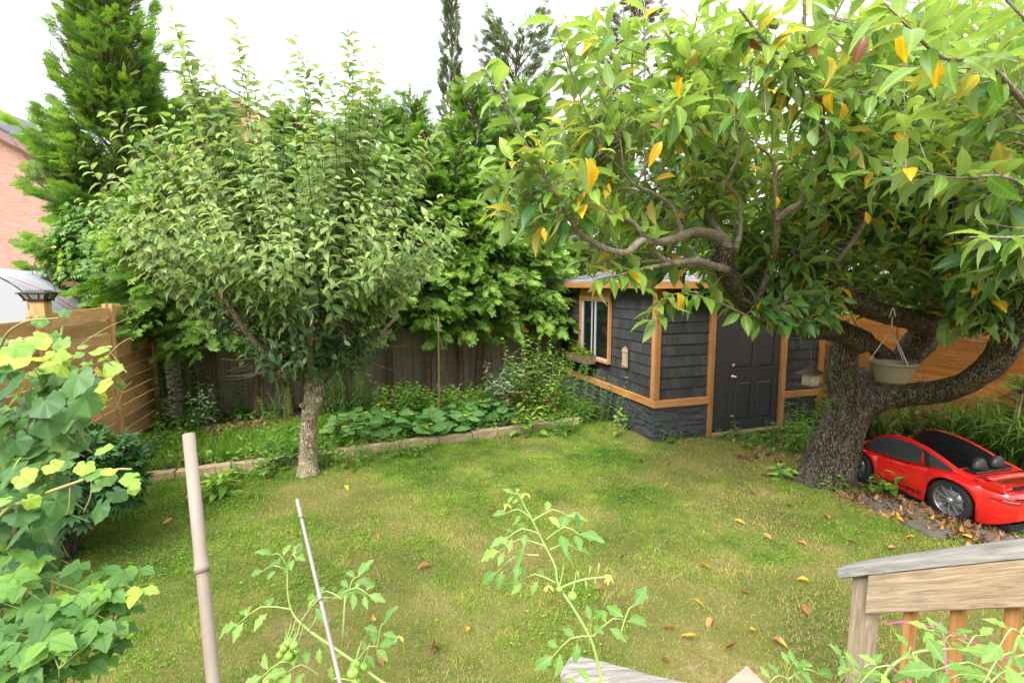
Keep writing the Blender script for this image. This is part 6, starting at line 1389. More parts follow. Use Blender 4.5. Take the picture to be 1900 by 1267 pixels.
for k, (px, d, n, H_, lab) in enumerate(((1640, 7.6, 60, .8, 'daylily clump behind the roof of the toy car, by the cherry trunk'), (1700, 7.3, 70, .95, 'daylily clump behind the middle of the toy car'), (1760, 7.0, 80, 1.0, 'daylily clump behind the headrests of the toy car'), (1820, 6.7, 90, 1.0, 'daylily clump behind the rear wing of the toy car'), (1880, 6.4, 90, 1.0, 'daylily clump at the right frame edge'), (1950, 6.0, 80, .95, 'daylily clump just outside the right edge'), (1600, 8.0, 40, .7, 'small daylily clump seen behind the cherry trunk'))):
    b = P(px, 800, d); strap(b, n, H_, lab, 90 + k)
SB_ = conifer('dwarf_conifer', 1.1, .42, .15, 110, 77, lambda t: 1.0 * math.sin(PI * (.18 + .8 * t)), dens=1.1, spl=.13, trunk_r=.02, topup=.5)
b = P(1905, 760, 6.6); plant_tree('dwarf_conifer', SB_, (b[0], b[1], .05), 0, 'small bright green rounded conifer at the right edge before the orange fence', 'conifer')
# dead brown plant behind the trunk
b = P(1718, 760, 6.9); stem_plant('withered_plant', b, 1.45, 3, 'withered reddish brown plant hanging before the orange fence behind the pot', leafT=WT, mat=M_dry, ls=.12, sp=.03, spread=.05, base_t=.3, brown=0, tvar=.1)
# green lid at the right edge
b = G(1910, 985); g = Geo(); g.bx((-.22, -.16, 0), (.22, .16, .05)); g.bx((-.19, -.13, .05), (.19, .13, .075)); g.bx((-.05, -.16, .05), (.05, -.14, .09)); o = g.build('green_box_lid', plain('teal_plastic', (.03, .14, .11), .5), bevel=.012); o.location = (b[0], b[1], .02); o.rotation_euler = (0, 0, -.6); tag(o, 'dark teal plastic box lid lying on the leaves behind the toy car', 'box lid')
# ---------------------------------------------------------------- fallen leaves, one by one
M_fall = leaf_mat('fallen_leaf', [(0, (.16, .07, .03)), (.35, (.30, .13, .05)), (.6, (.48, .24, .08)), (.8, (.66, .34, .03)), (1, (.72, .42, .03))], trans=.15, rough=.6, mott=.5, nscale=40)
FALL = [(1290, 880, 'brown'), (1232, 910, 'tan'), (1350, 942, 'orange'), (1362, 968, 'orange'), (1088, 995, 'two-tone'), (1166, 1030, 'tan'), (1432, 1005, 'tan'), (1318, 1058, 'orange'), (1478, 1080, 'orange'), (1570, 1008, 'brown'), (700, 993, 'brown'), (775, 1057, 'brown'), (865, 1170, 'yellow'),
        (683, 1158, 'two-tone'), (800, 1222, 'brown roll'), (1308, 1135, 'yellow'), (1322, 1153, 'tan'), (1256, 1174, 'tan'), (1262, 1188, 'orange'), (1402, 1176, 'yellow'), (1430, 1195, 'two-tone'), (1100, 1100, 'brown'), (1030, 1120, 'brown'), (1245, 800 + 60, 'tan'), (1185, 858, 'brown'), (960, 905, 'dark'), (640, 905, 'yellow'), (578, 880, 'orange'),
        (600, 882, 'tan'), (302, 975, 'tan'), (428, 905, 'tan'), (1540, 968, 'tan'), (1392, 915, 'brown'), (1660, 968, 'yellow'), (1470, 880 + 60, 'brown'), (1345, 1215, 'brown'), (1240, 1240, 'dark'), (1500, 1150, 'brown'), (1390, 1105, 'brown'), (1700, 1005, 'orange'), (1610, 965, 'brown'), (905, 950, 'dark'), (700, 1225, 'brown'), (1480, 1010, 'tan'), (1720, 1035, 'brown'), (1660, 1020, 'tan')]
rf_ = np.random.default_rng(9); tn = {'brown': .25, 'brown roll': .3, 'tan': .55, 'orange': .75, 'yellow': 1.0, 'two-tone': .7, 'dark': .0}
FL_LAB = ['brown leaf on the grass between shed door and cherry trunk', 'flat tan leaf on the grass in front of the shed corner', 'orange leaf on the open lawn, upper of two left of the cherry trunk foot', 'orange leaf on the lawn just below another orange one, left of the cherry trunk', 'dark and orange folded leaf right of the flowering tomato', 'small tan leaf right of the folded two tone leaf, above the bare soil patch', 'pale tan leaf on the lawn between tomato and toy car', 'orange leaf standing on edge midway between flowering tomato and hand rail', 'orange tan leaf on the lawn left of the wooden hand rail end', 'reddish brown leaf on the lawn above the hand rail end', 'small brown leaf alone on the bright lawn above the thin stake', 'curled brown leaf on the middle of the lawn', 'long yellow leaf standing out alone in the middle foreground', 'two tone brown and cream leaf beside the thin stake', 'rolled up brown leaf on the lawn below the lone yellow one', 'small yellow leaf above a pale curled one', 'pale curled leaf just below a small yellow leaf', 'tan leaf lying over the orange curled one', 'orange curled leaf lying under a tan one', 'bright yellow leaf paired with a speckled brown one', 'speckled tan leaf touching the bright yellow leaf', 'brown crumpled leaf just right of the flowering tomato truss', 'brown crumpled leaf left of the flowering tomato stem', 'tan leaf on the lawn close below the stone base by the door', 'brown leaf on the lawn below the kerb stones end', 'tiny dark shrivelled leaf on the green lawn below the kerb stones', 'yellow leaf on the worn grass right of the apple trunk', 'orange leaf at the foot of the apple trunk', 'tan curled leaf just right of the orange one by the apple trunk', 'tan leaf on the lawn beside the dark shrub', 'tan upright leaf by the bamboo stake near the kerb', 'tan leaf on the lawn below the cherry trunk foot', 'brown leaf on the lawn left of the cherry trunk', 'yellow leaf on bare soil in front of the toy car', 'brown leaf on dry grass below the cherry trunk foot', 'brown leaf near the pale board corner', 'dark shrivelled leaf above the grey rail end', 'brown leaf close left of the railing post', 'brown scrap of leaf on dry grass between the tomato and the railing', 'orange leaf in the dry grass above the hand rail', 'brown leaf between cherry trunk foot and flagstones', 'tiny dark leaf left of the flowering tomato top', 'brown leaf below the fruiting tomato, right of the stake', 'tan leaf beside the pale tan one on the mid lawn', 'brown leaf lying just above the hand rail', 'tan leaf just above the hand rail end']
for px, py, c in FALL:
    p = G(px, py); s = rf_.uniform(.075, .115) * (.8 if c == 'dark' else 1) * (1.1 if py > 1150 else 1)
    g = Geo(); fold = {'brown roll': 1.6}.get(c, rf_.uniform(.25, .7)); T_ = leaf_t(.46, fold, rf_.uniform(-.3, .5), 6, wave=.15); tt = np.full(len(T_[1]), tn[c]) + rf_.normal(0, .04, len(T_[1]))
    if c == 'two-tone': tt[:6] -= .45
    g.add(T_[0] * s, T_[1], 0, np.clip(tt, 0, 1), True); g.tube([(0, 0, 0), (-.16 * s, .03 * s, .02), (-.32 * s, .08 * s, .01)], .0012, 4, 0, .5)
    o = g.build('fallen_leaf', M_fall); o.location = (p[0], p[1], hz(p[0], p[1]) + .030); o.rotation_euler = (rf_.normal(0, .35), rf_.normal(0, .25), rf_.uniform(0, 6.3))
    tag(o, FL_LAB[FALL.index((px, py, c))], 'leaf', 'fallen cherry leaves on the lawn')

# ---------------------------------------------------------------- deck, stairs and rails in the foreground
M_raild = wood_mat('deck_lumber', (.20, .135, .075), (.46, .36, .25), axis=0, grain=55, rough=.75, weather=.12, wcol=(.33, .31, .27), knots=False, bstr=.7)
M_railz = wood_mat('deck_post_lumber', (.16, .115, .07), (.38, .30, .21), axis=2, grain=48, rough=.8, weather=.25, wcol=(.30, .28, .24))
M_grey = wood_mat('weathered_handrail', (.12, .11, .105), (.36, .34, .32), axis=0, grain=42, rough=.85, weather=.3, wcol=(.28, .275, .27), bstr=.9)
M_bal = wood_mat('orange_baluster', (.27, .12, .035), (.48, .26, .095), axis=2, grain=40, rough=.7, weather=.0, wcol=(.35, .28, .2))
Lp = P(1597, 1064, 2.15); Rp = P(1905, 1030, 1.66)      # under edge line of the hand rail, from low far end to near high end
rd = Vector(Rp) - Vector(Lp); hd = Vector((rd.x, rd.y, 0)); hang = math.atan2(hd.y, hd.x); slope_a = math.atan2(rd.z, hd.length)
rail = empty('stair_railing', (Lp[0], Lp[1], 0), 'wooden stair railing with grey weathered hand rail and orange balusters, right foreground', 'railing', hang)
Hh = Lp[2]; run = 2.3; rise_ = math.tan(slope_a)
rotY = Matrix.Rotation(-slope_a, 4, 'Y')
def along(t, z=0, y=0): return (t * run, y, Hh + t * run * rise_ + z)
Lr = run / math.cos(slope_a)
# hand rail: board with worn, rounded edges
g = Geo(); n = 46; V = []
pr = [(-.070, .004), (-.066, .034), (-.052, .046), (0, .050), (.052, .046), (.066, .034), (.070, .004), (.060, -.002), (-.060, -.002)]
for i in range(n):
    t = i / (n - 1); x = -.055 + t * (Lr + .05); e = min(1, (i + .2) / 3) ** .5
    for y, z in pr: V.append((x, y * (1 - .10 * (1 - e)), z * (1 if z < 0.01 else (.75 + .25 * e))))
V = np.array(V); V += ((fbm(V, 14, 3, 3) - .5) * .006)[:, None] * np.array([0, 1, 1]); k = len(pr); fs = [(i * k + j, i * k + (j + 1) % k, (i + 1) * k + (j + 1) % k, (i + 1) * k + j) for i in range(n - 1) for j in range(k)] + [tuple(range(k))[::-1], tuple((n - 1) * k + j for j in range(k))]
g.add(V, [f[::-1] for f in fs], 0, .5); o = g.build('hand_rail', M_grey, rail); o.location = (0, 0, Hh); o.rotation_euler = (0, -slope_a, 0)
g = Geo(); LL = (run - .1) / math.cos(slope_a); hh_ = .138 / 2 ; sk = hh_ * math.tan(slope_a)
g.prism([(-sk, -.018, -hh_), (LL - sk, -.018, -hh_), (LL + sk, -.018, hh_), (sk, -.018, hh_)], (0, .036, 0), 0, .62); o = g.build('top_rail', M_raild, rail, .004); o.location = (.065, -.052, Hh - .084 + .065 * rise_); o.rotation_euler = (0, -slope_a, 0)
g = Geo(); zt = Hh - .006; g.box((.028, .000, zt - .70), (.089, .060, 1.42), 0, .7); g.build('newel_post', M_railz, rail, .005)
for k in range(8):
    t = .20 + k * .145; zt = Hh + t * rise_ - .01; g = Geo(); g.box((t, -.012, zt - .47), (.036, .036, .93), 0, rb.uniform(.3, .9)); g.build('baluster', M_bal, rail, .003)
g = Geo(); a_ = Vector((.05, -.052, Hh - .80)); g.beam(a_, a_ + Vector((run - .1, 0, (run - .1) * rise_)), .036, .09); g.build('bottom_rail', M_raild, rail, .004)

# lower hand rail and pale board at the bottom edge
def worn_rail(name, a, b, w, h, mat, parent, seed, roundness=.35):
    a = Vector(a); b = Vector(b); x = (b - a); Ln = x.length; x.normalize(); y = Vector((0, 0, 1)).cross(x).normalized(); z = x.cross(y); g = Geo(); n = 30; V = []
    pr = [(-1, -1), (-1, .2), (-.8, .85), (-.4, 1), (.4, 1), (.8, .85), (1, .2), (1, -1)]
    for i in range(n):
        t = i / (n - 1); e = min(1, (min(i, n - 1 - i) + .15) / 2) ** .5
        for py_, pz_ in pr: V.append(a + x * Ln * t + y * (py_ * w / 2 * (.88 + .12 * e)) + z * (pz_ * h / 2 * ((.7 + .3 * e) if pz_ > 0 else 1)))
    V = np.array([tuple(v) for v in V]); V += (np.stack([fbm(V, 16, seed + q, 3) for q in range(3)], 1) - .5) * .008
    k = len(pr); fs = [(i * k + j, (i + 1) * k + j, (i + 1) * k + (j + 1) % k, i * k + (j + 1) % k) for i in range(n - 1) for j in range(k)] + [tuple(range(k)), tuple((n - 1) * k + j for j in range(k))[::-1]]
    o = empty_local(parent); V = V - np.array(parent.location); g.add(V, fs, 0, .5); return g.build(name, mat, parent)
def empty_local(p): return p
DZ = .80
A1 = P(1052, 1238, 1.52); A2 = P(1330, 1312, 1.30)
lr = empty('lower_railing', (A1[0], A1[1], 0), 'grey weathered rail end at the bottom middle edge beside the pale board', 'railing')
worn_rail('hand_rail', A1, A2, .10, .040, M_grey, lr, 5)
g = Geo(); m_ = (Vector(A1) * .8 + Vector(A2) * .2) - Vector((A1[0], A1[1], 0)); g.box((m_.x, m_.y, m_.z / 2 - .03), (.075, .075, m_.z - .02)); m_ = (Vector(A1) * .1 + Vector(A2) * .9) - Vector((A1[0], A1[1], 0)); g2 = Geo(); g2.box((m_.x, m_.y, m_.z / 2 - .03), (.075, .075, m_.z - .02))
g.build('post', M_railz, lr, .004); g2.build('post', M_railz, lr, .004)
c0 = P(1385, 1231, 1.35); pb = empty('pale_plank', (c0[0], c0[1], 0), 'pale smooth board corner at the bottom edge between the two railings', 'board')
e1 = Vector(P(1300, 1285, 1.22)) - Vector(c0); e1.z = 0; e2 = Vector(P(1460, 1285, 1.22)) - Vector(c0); e2.z = 0; e1 = e1.normalized(); e2 = e2.normalized()
poly = [Vector((0, 0, c0[2])), e1 * .5 + Vector((0, 0, c0[2])), e1 * .5 + e2 * .16 + Vector((0, 0, c0[2])), e2 * .16 + Vector((0, 0, c0[2]))]
g = Geo(); g.prism(poly, (0, 0, -.036), 0, .8); g.build('board', wood_mat('pale_board', (.20, .165, .13), (.31, .265, .215), axis=0, grain=8, rough=.7, knots=False), pb, .004)
g = Geo(); q = (e1 * .25 + e2 * .08); g.box((q.x, q.y, c0[2] / 2 - .02), (.089, .089, c0[2] - .04)); g.build('post', M_railz, pb, .004)

# deck the photographer stands on
deck = empty('wooden_deck', (0, -1.2, 0), 'timber deck below the lower frame edge', 'deck')
g = Geo()
for k in range(18): g.box((-.3, -1.0 + k * .143 + 1.2 - 1.2, .785), (3.2, .137, .03), 0, rb.random())
g.build('boards', M_raild, deck, .003)
for sx in (-1.8, 1.2):
    for sy in (-.9, 1.3): g = Geo(); g.box((sx, sy, .37), (.1, .1, .8)); g.build('post', M_railz, deck)
g = Geo(); g.box((-.3, 1.46, .70), (3.2, .036, .14)); g.build('rim_joist', M_raild, deck)

# ---------------------------------------------------------------- bamboo stakes
M_bam = plain('bleached_bamboo', (.22, .175, .14), .6, var=.16, nsc=18, stretch=(1, 1, .12)); M_bam2 = plain('white_bamboo', (.24, .215, .205), .6, var=.16, nsc=25, stretch=(1, 1, .12))
M_ring = plain('node_scar', (.10, .075, .055), .8)
def bamboo(name, top, bot, zb, r0, r1, nodes, mat, label):
    T_ = np.array(P(*top)); B_ = np.array(P(*bot)); d = (B_ - T_); ext = (zb - B_[2]) / d[2]; E_ = B_ + d * ext
    e = empty(name, tuple(E_), label, 'stake'); g = Geo(); Ltot = np.linalg.norm(E_ - T_); pass
    q = sorted(nodes)
    P_ = [T_]; R_ = [r0]
    vis = np.linalg.norm(d) / Ltot if Ltot else 1
    for t in [t_ * vis for t_ in q] + [vis * 1.5]:
        for dt, f in ((-.02, 1.0), (-.004, 1.08), (0, 1.24), (.002, 1.2), (.004, .96), (.012, .94), (.05, .96)):
            tt = t + dt; P_.append(T_ + (E_ - T_) * tt); R_.append((r0 + (r1 - r0) * tt) * f)
    P_.append(E_); R_.append(r1); g.tube(np.array(P_) - np.array(e.location), R_, 20); g.build('cane', mat, e)
    for t in [t_ * vis for t_ in q] + [vis * 1.5]:
        c = T_ + (E_ - T_) * (t + .0045) - np.array(e.location); u_ = (E_ - T_) / Ltot; g = Geo(); rr_ = r0 + (r1 - r0) * t; g.tube([c - u_ * .0022, c + u_ * .0022], rr_ * 1.02, 20); g.build('node_ring', M_ring, e)
    return e
bamboo('bamboo_stake', (350, 805, .98), (397, 1275, .86), .80, .0108, .0120, (.56,), M_bam, 'thick bleached bamboo stake in the left foreground')
bamboo('bamboo_stake', (551, 926, 1.35), (633, 1275, 1.15), .80, .0046, .0060, (.10, .56), M_bam2, 'thin whitish bamboo stake right of the thick one')

# planters holding the tomatoes, below the frame
def planter(loc, r_, h, label):
    e = empty('flower_pot', loc, label, 'pot'); g = Geo(); g.lathe([(0, 0), (r_ * .75, 0), (r_ * .8, .01), (r_, h - .02), (r_ * 1.05, h - .02), (r_ * 1.05, h), (r_ * .95, h), (r_ * .9, h - .04), (0, h - .04)], (0, 0, 0), 28); g.build('shell', plain('terracotta', (.38, .16, .08), .8), e)
    return e
M_tom = leaf_mat('tomato_leaf', [(0, (.07, .16, .04)), (.5, (.15, .28, .06)), (1, (.30, .42, .09))], back=(.26, .36, .18), trans=.42, nscale=30, mott=.25, veins='pinnate', vfreq=7)
M_tomf = plain('green_tomato', (.22, .36, .05), .25, var=.06, nsc=6, coat=.3); M_petal = plain('tomato_petal', (.75, .62, .08), .5); M_toms = plain('hairy_tomato_stem', (.26, .36, .10), .6, var=.12)
TL = leaf_t(.52, .18, .35, 7, wave=.22); TL[0][0::3, 1] *= 1 + .16 * (-1) ** np.arange(8); TL[0][2::3, 1] *= 1 + .16 * (-1) ** np.arange(8)
rtm = np.random.default_rng(21)
def tomato_leaf(gl, gs, p, d, Ls, up=(0, 0, 1), tint=.5, n=5):
    """Compound leaf: a curved stalk with pairs of lobed leaflets."""
    Ls = Ls * .88
    p = np.array(p, float); d = np.array(d, float); d /= np.linalg.norm(d); dr = np.array([0, 0, -.35 * Ls]); m = p + d * Ls * .55 + [0, 0, .03 * Ls]; e = p + d * Ls + dr
    gs.tube([p, m, e], [.0022, .0017, .0010], 5, cap=False, sub=2); side = np.cross(d, up); side /= np.linalg.norm(side) + 1e-6
    gl.scatter(*TL, [e], [d + [0, 0, -.5]], [np.array(up) + rtm.normal(0, .2, 3)], [Ls * .52], [tint])
    for t in np.linspace(.4, .85, n // 2 if rtm.random() < .6 else 1):
        q = (1 - t) ** 2 * p + 2 * t * (1 - t) * m + t * t * e
        for s in (-1, 1): gl.scatter(*TL, [q + side * s * .008], [side * s * .9 + d * .45 + [0, 0, rtm.uniform(-.5, .1)]], [np.array(up) + rtm.normal(0, .3, 3)], [Ls * rtm.uniform(.32, .48)], [np.clip(tint + rtm.normal(0, .12), 0, 1)])
def blossom(g, p, s=.016):
    for k in range(5): a = k * 1.257 + rtm.uniform(0, 1); g.scatter(*leaf_t(.35, .1, .5, 2), [p], [[math.cos(a), math.sin(a), -.2]], [[0, 0, 1]], [s], [.5])
def tomato(stempix, leaves, fruits, flowers, label, zpot, seed):
    S = np.array([P(*q) for q in stempix]); base = S[0].copy(); base = S[0] + (S[0] - S[1]) * .2; base[2] = zpot; loc = (base[0], base[1], .80)
    e = empty('tomato_plant', tuple(base), label, 'tomato plant'); O = np.array(e.location); gl, gs, gf, gp = Geo(), Geo(), Geo(), Geo()
    pts = np.vstack([[base], S]) - O; pts[0] = [0, 0, 0]; gs.tube(pts, np.linspace(.0048, .0022, len(pts)), 8, cap=False, sub=5, smooth=True)
    for (x, y, d, dx, dz, Ls) in leaves:
        p = np.array(P(x, y, d)) - O; tomato_leaf(gl, gs, p, (dx, rtm.uniform(-.5, .3), dz), Ls, tint=np.clip(rtm.normal(.55, .15), 0, 1), up=(rtm.normal(0, .2), -.5, 1))
    for (x, y, d, r_) in fruits:
        gf = Geo(); c = np.array(P(x, y, d)) - O; gf.lathe([(0, -r_)] + [(r_ * math.cos(a), r_ * math.sin(a) * .93) for a in np.linspace(-1.4, 1.4, 9)] + [(0, r_ * .86)], c, 16); gf.build('fruit', M_tomf, e)
        for k in range(5): a = k * 1.257; gl.scatter(*leaf_t(.25, .1, .3, 2), [c + [0, 0, r_ * .9]], [[math.cos(a), math.sin(a), .1]], [[0, 0, 1]], [r_ * 1.1], [.4])
        gs.tube([c + [0, 0, r_ * .8], c + [.006, .01, r_ + .014], c + [.012, .02, r_ + .04]], [.0016] * 3, 5, cap=False)
    for (x, y, d) in flowers: blossom(gp, np.array(P(x, y, d)) - O)
    gl.build('leaves', M_tom, e); gs.build('stem', M_toms, e)
    if gp.n: gp.build('flowers', M_petal, e)
    return e, base
dB = 1.25
tB, bB = tomato([(1140, 1330, dB - .05), (1118, 1267, dB), (1098, 1190, dB), (1062, 1125, dB), (1036, 1085, dB + .02), (1030, 1050, dB + .03), (1010, 1010, dB + .05), (985, 960, dB + .06), (968, 930, dB + .07)],
 [(1010, 1012, dB, -1, .15, .13), (1015, 1000, dB, .6, .6, .13), (985, 960, dB, -.6, .4, .08), (990, 965, dB, 1, .5, .11), (1030, 1080, dB, -1, .2, .11), (1000, 1030, dB, -1, -.1, .12), (1098, 1180, dB, -.8, .1, .12), (1100, 1180, dB, .8, .5, .13), (1095, 1170, dB, .1, 1, .09), (1118, 1265, dB, -.6, .2, .1), (972, 935, dB, -.5, .9, .06), (1020, 1020, dB + .04, 1, .3, .09), (1150, 1180, dB, .4, 1, .13), (1000, 990, dB, -1, .4, .10)],
 [(1062, 1105, dB - .01, .012), (1038, 1092, dB, .009)], [(975, 915, dB), (940, 935, dB), (1018, 1086, dB), (1130, 1072, dB), (1128, 1066, dB)], 'flowering tomato plant rising in the middle foreground, with tiny green fruit', 1.08, 1)
gs = Geo(); O = np.array(tB.location); fr = [np.array(P(x, y, dB)) - O for x, y in ((1040, 1090), (1070, 1078), (1100, 1072), (1128, 1070))]; gs.tube(fr, [.003, .0028, .0024, .002], 6, sub=4)
for (x, y, x2, y2) in ((1074, 1078, 1072, 1060), (1092, 1074, 1096, 1050), (1108, 1072, 1112, 1045), (1086, 1076, 1090, 1098), (1104, 1073, 1106, 1088)): gs.tube([np.array(P(x, y, dB)) - O, np.array(P(x2, y2, dB)) - O], [.0015, .0022], 5)
gs.build('flower_truss', M_toms, tB)
dA = 1.35
tA, bA = tomato([(800, 1330, dA - .05), (705, 1262, dA), (640, 1215, dA), (575, 1170, dA), (545, 1140, dA), (534, 1100, dA), (534, 1050, dA)],
 [(534, 1050, dA, -.4, .9, .09), (536, 1045, dA, .5, .9, .09), (534, 1058, dA, -1, .4, .08), (540, 1130, dA, -1, .1, .16),  (640, 1120, dA, .3, 1, .12), (636, 1100, dA, .8, .4, .1), (634, 1110, dA, -.9, .2, .1), (560, 1150, dA, .7, .8, .14), (575, 1175, dA, .4, -.7, .13), (700, 1200, dA, .2, 1, .12), (560, 1230, dA, -.5, .3, .12), (590, 1250, dA, -.4, .5, .12), (660, 1230, dA, .4, .5, .11), (620, 1258, dA, .8, -.1, .12)],
 [(537, 1190, dA, .013), (546, 1196, dA - .02, .012), (528, 1200, dA, .013), (550, 1206, dA, .012), (520, 1214, dA, .011), (536, 1216, dA - .02, .012), (660, 1232, dA, .014), (655, 1247, dA - .03, .016), (675, 1236, dA, .013), (662, 1262, dA, .014)], [(740, 1180, dA)], 'tomato plant with bunches of green tomatoes by the thin stake', 1.08, 2)
for k, s_ in enumerate(((636, 1200, 640, 1105), (575, 1170, 600, 1120))):
    gs = Geo(); O = np.array(tA.location); gs.tube([np.array(P(s_[0], s_[1], dA)) - O, np.array(P(s_[2], s_[3], dA)) - O], [.0035, .002], 6); gs.build('side_shoot', M_toms, tA)
dC = 1.15
tC, bC = tomato([(1660, 1330, dC - .05), (1640, 1268, dC), (1655, 1235, dC), (1700, 1210, dC), (1760, 1203, dC), (1800, 1208, dC)],
 [(1660, 1235, dC, -1, .1, .12), (1700, 1212, dC, -.3, -.8, .11), (1730, 1205, dC, .1, -1, .12), (1745, 1204, dC, .2, .9, .08), (1765, 1204, dC, -.6, .9, .09), (1790, 1208, dC, .4, .7, .08), (1800, 1208, dC, .9, -.3, .10), (1690, 1215, dC, -.4, .7, .08)],
 [], [], 'tomato branch arching before the orange balusters', 1.08, 3)
dD = 1.0
tD, bD = tomato([(1900, 1340, dD - .05), (1868, 1262, dD), (1878, 1215, dD), (1895, 1172, dD), (1915, 1150, dD)],
 [(1893, 1175, dD, -.9, .5, .12), (1880, 1210, dD, -1, .1, .14), (1872, 1240, dD, -1, -.1, .14), (1880, 1220, dD, 1, .2, .12), (1895, 1180, dD, .9, .3, .11), (1868, 1262, dD, -.9, .3, .14), (1866, 1262, dD, .7, .2, .12), (1840, 1262, dD, -1, .0, .11)],
 [], [], 'tomato plant in the bottom right corner beside the railing', 1.08, 4)
dE = 1.4
tE, bE = tomato([(1480, 1330, dE - .05), (1465, 1275, dE), (1460, 1250, dE)], [(1460, 1250, dE, .1, 1, .10), (1460, 1262, dE, .9, .5, .12), (1462, 1260, dE, -.8, .5, .10), (1560, 1262, dE, .2, 1, .12), (1575, 1250, dE, -.3, 1, .10), (1590, 1265, dE, .5, .9, .10)], [], [], 'tomato tips rising between the pale board and the railing', 1.08, 5)
for b_, lab in ((bB, 'terracotta pot of the flowering tomato'), (bA, 'terracotta pot of the fruiting tomato'), (bC, 'terracotta pot of the arching tomato'), (bD, 'terracotta pot of the corner tomato'), (bE, 'terracotta pot of the low tomato tips')): planter((b_[0], b_[1], .80 if b_[1] < 1.25 and b_[0] < 1.3 else .80), .15, .30, lab)
# magenta plant ties
ties = ('magenta cord strung level behind the railing balusters', 'magenta cord hanging down before the second baluster', 'magenta cord end low beside the newel post')
for kt, seg in enumerate((((1645, 1158, 1.9), (1680, 1154, 1.9), (1760, 1172, 1.8), (1830, 1203, 1.7), (1900, 1240, 1.6)), ((1744, 1152, 1.5), (1752, 1190, 1.45), (1756, 1240, 1.4), (1762, 1290, 1.38)), ((1640, 1228, 1.7), (1665, 1246, 1.65), (1700, 1275, 1.6)))):
    g = Geo(); g.tube([np.array(P(*q)) for q in seg], .0035, 6, sub=4)
    tag(g.build('plant_tie', plain('magenta_cord', (.50, .06, .20), .5) if kt == 0 else bpy.data.materials['magenta_cord']), ties[kt], 'cord', 'magenta plant ties')

# ---------------------------------------------------------------- grape vine, dark shrub and raspberry, left foreground
M_grape = leaf_mat('grape_leaf', [(0, (.035, .10, .03)), (.5, (.09, .20, .05)), (.62, (.15, .28, .05)), (.8, (.27, .39, .05)), (1, (.42, .48, .06))], back=(.30, .38, .12), trans=.38, rough=.45, backmix=.5, nscale=18, mott=.35, veins='palmate', vamt=.3)
GT = disc_leaf(10, 5, .09, .16, .28, .035); rg = np.random.default_rng(15)
gb = G(60, 1060); gv = empty('grape_vine', (gb[0], gb[1], 0), 'grape vine of large round leaves, lime green at its tips, in the left foreground', 'vine'); O = np.array(gv.location)
gl, gs = Geo(), Geo(); trunkv = [np.array([0, 0, 0])]
canes = [[(30, 1300, 2.2), (20, 1100, 2.2), (40, 900, 2.15), (60, 760, 2.1), (110, 690, 2.1), (150, 655, 2.15)], [(0, 1250, 2.3), (-20, 1000, 2.3), (-10, 800, 2.2), (0, 650, 2.1), (40, 600, 2.05), (110, 590, 2.05)], [(10, 1250, 2.0), (-30, 1080, 1.9), (0, 960, 1.8), (60, 925, 1.75), (140, 895, 1.7), (210, 872, 1.7), (245, 870, 1.7)],
         [(40, 1200, 2.3), (60, 1000, 2.3), (90, 850, 2.25), (120, 780, 2.25), (150, 740, 2.3)], [(-60, 1200, 2.1), (-80, 900, 2.0), (-60, 720, 1.95), (0, 680, 1.9), (60, 700, 1.9)], [(20, 900, 2.0), (100, 800, 2.1), (140, 770, 2.2), (165, 715, 2.3), (180, 690, 2.35)]]
def gleaf(p, s, t, face=.5): gl.scatter(*GT, [p], [[rg.uniform(-1, 1), rg.uniform(-.8, .2), rg.uniform(-.9, .0)]], [[rg.normal(0, .3), -face + rg.normal(0, .3), 1]], [s], [t])
for ci, c in enumerate(canes):
    pts = np.array([P(*q) for q in c]) - O; pts[0][2] = max(0, min(pts[0][2], .05)); q_, r_ = resample(pts, np.linspace(.010, .003, len(pts)), 6); gs.tube(q_, r_, 7, cap=False)
    for i in range(6, len(q_)):
        if rg.random() < .8: t = i / len(q_); gleaf(q_[i] + rg.normal(0, .05, 3), (.11 - .075 * t ** 2) * rg.uniform(.8, 1.1), np.clip(.2 + .58 * t ** 3 + rg.normal(0, .12), 0, 1))
for (x0, x1, y0, y1, n, t0, s_) in ((-20, 120, 620, 690, 26, .80, .075), (-20, 165, 675, 790, 56, .32, .105), (-20, 140, 760, 900, 60, .33, .11), (-20, 120, 900, 1060, 50, .2, .115), (100, 215, 640, 740, 16, .75, .065), (-20, 90, 820, 900, 10, .75, .085)):
    for k in range(n): x = rg.uniform(x0, x1); y = rg.uniform(y0, y1); d = rg.uniform(1.85, 2.6); p = np.array(P(x, y, d)) - O; gleaf(p, s_ * rg.uniform(.7, 1.15), np.clip(rg.normal(t0, .16), 0, 1)); gs.tube([p, p + rg.normal(0, .03, 3) + [0, .05, -.10]], [.0018, .0025], 4, 0, .5, cap=False)
for x, y, d, s, t in ((35, 880, 1.7, .075, .82), (50, 925, 1.65, .05, .8), (160, 858, 1.62, .055, .80), (200, 685, 2.1, .05, .82), (190, 755, 2.1, .045, .9), (90, 860, 1.7, .06, .8), (35, 850, 1.8, .05, .85), (20, 640, 1.8, .085, .68), (60, 622, 1.9, .06, .78), (15, 925, 1.6, .06, .7)): gleaf(np.array(P(x, y, d)) - O, s, t)
for c in ([(150, 640, 2.1), (175, 622, 2.1), (205, 605, 2.1), (240, 590, 2.1)], [(200, 660, 2.15), (220, 640, 2.15), (240, 628, 2.15), (248, 632, 2.15)], [(130, 905, 1.7), (128, 940, 1.7), (122, 955, 1.7)], [(170, 888, 1.7), (168, 920, 1.7), (155, 950, 1.7)], [(215, 760, 2.3), (230, 722, 2.3), (245, 708, 2.3)]):
    gs.tube([np.array(P(*q)) - O for q in c], [.0025, .002, .0014, .001][:len(c)], 5, cap=False, sub=3)
gl.build('leaves', M_grape, gv); gs.build('canes', plain('vine_cane', (.28, .24, .09), .7, var=.2), gv)
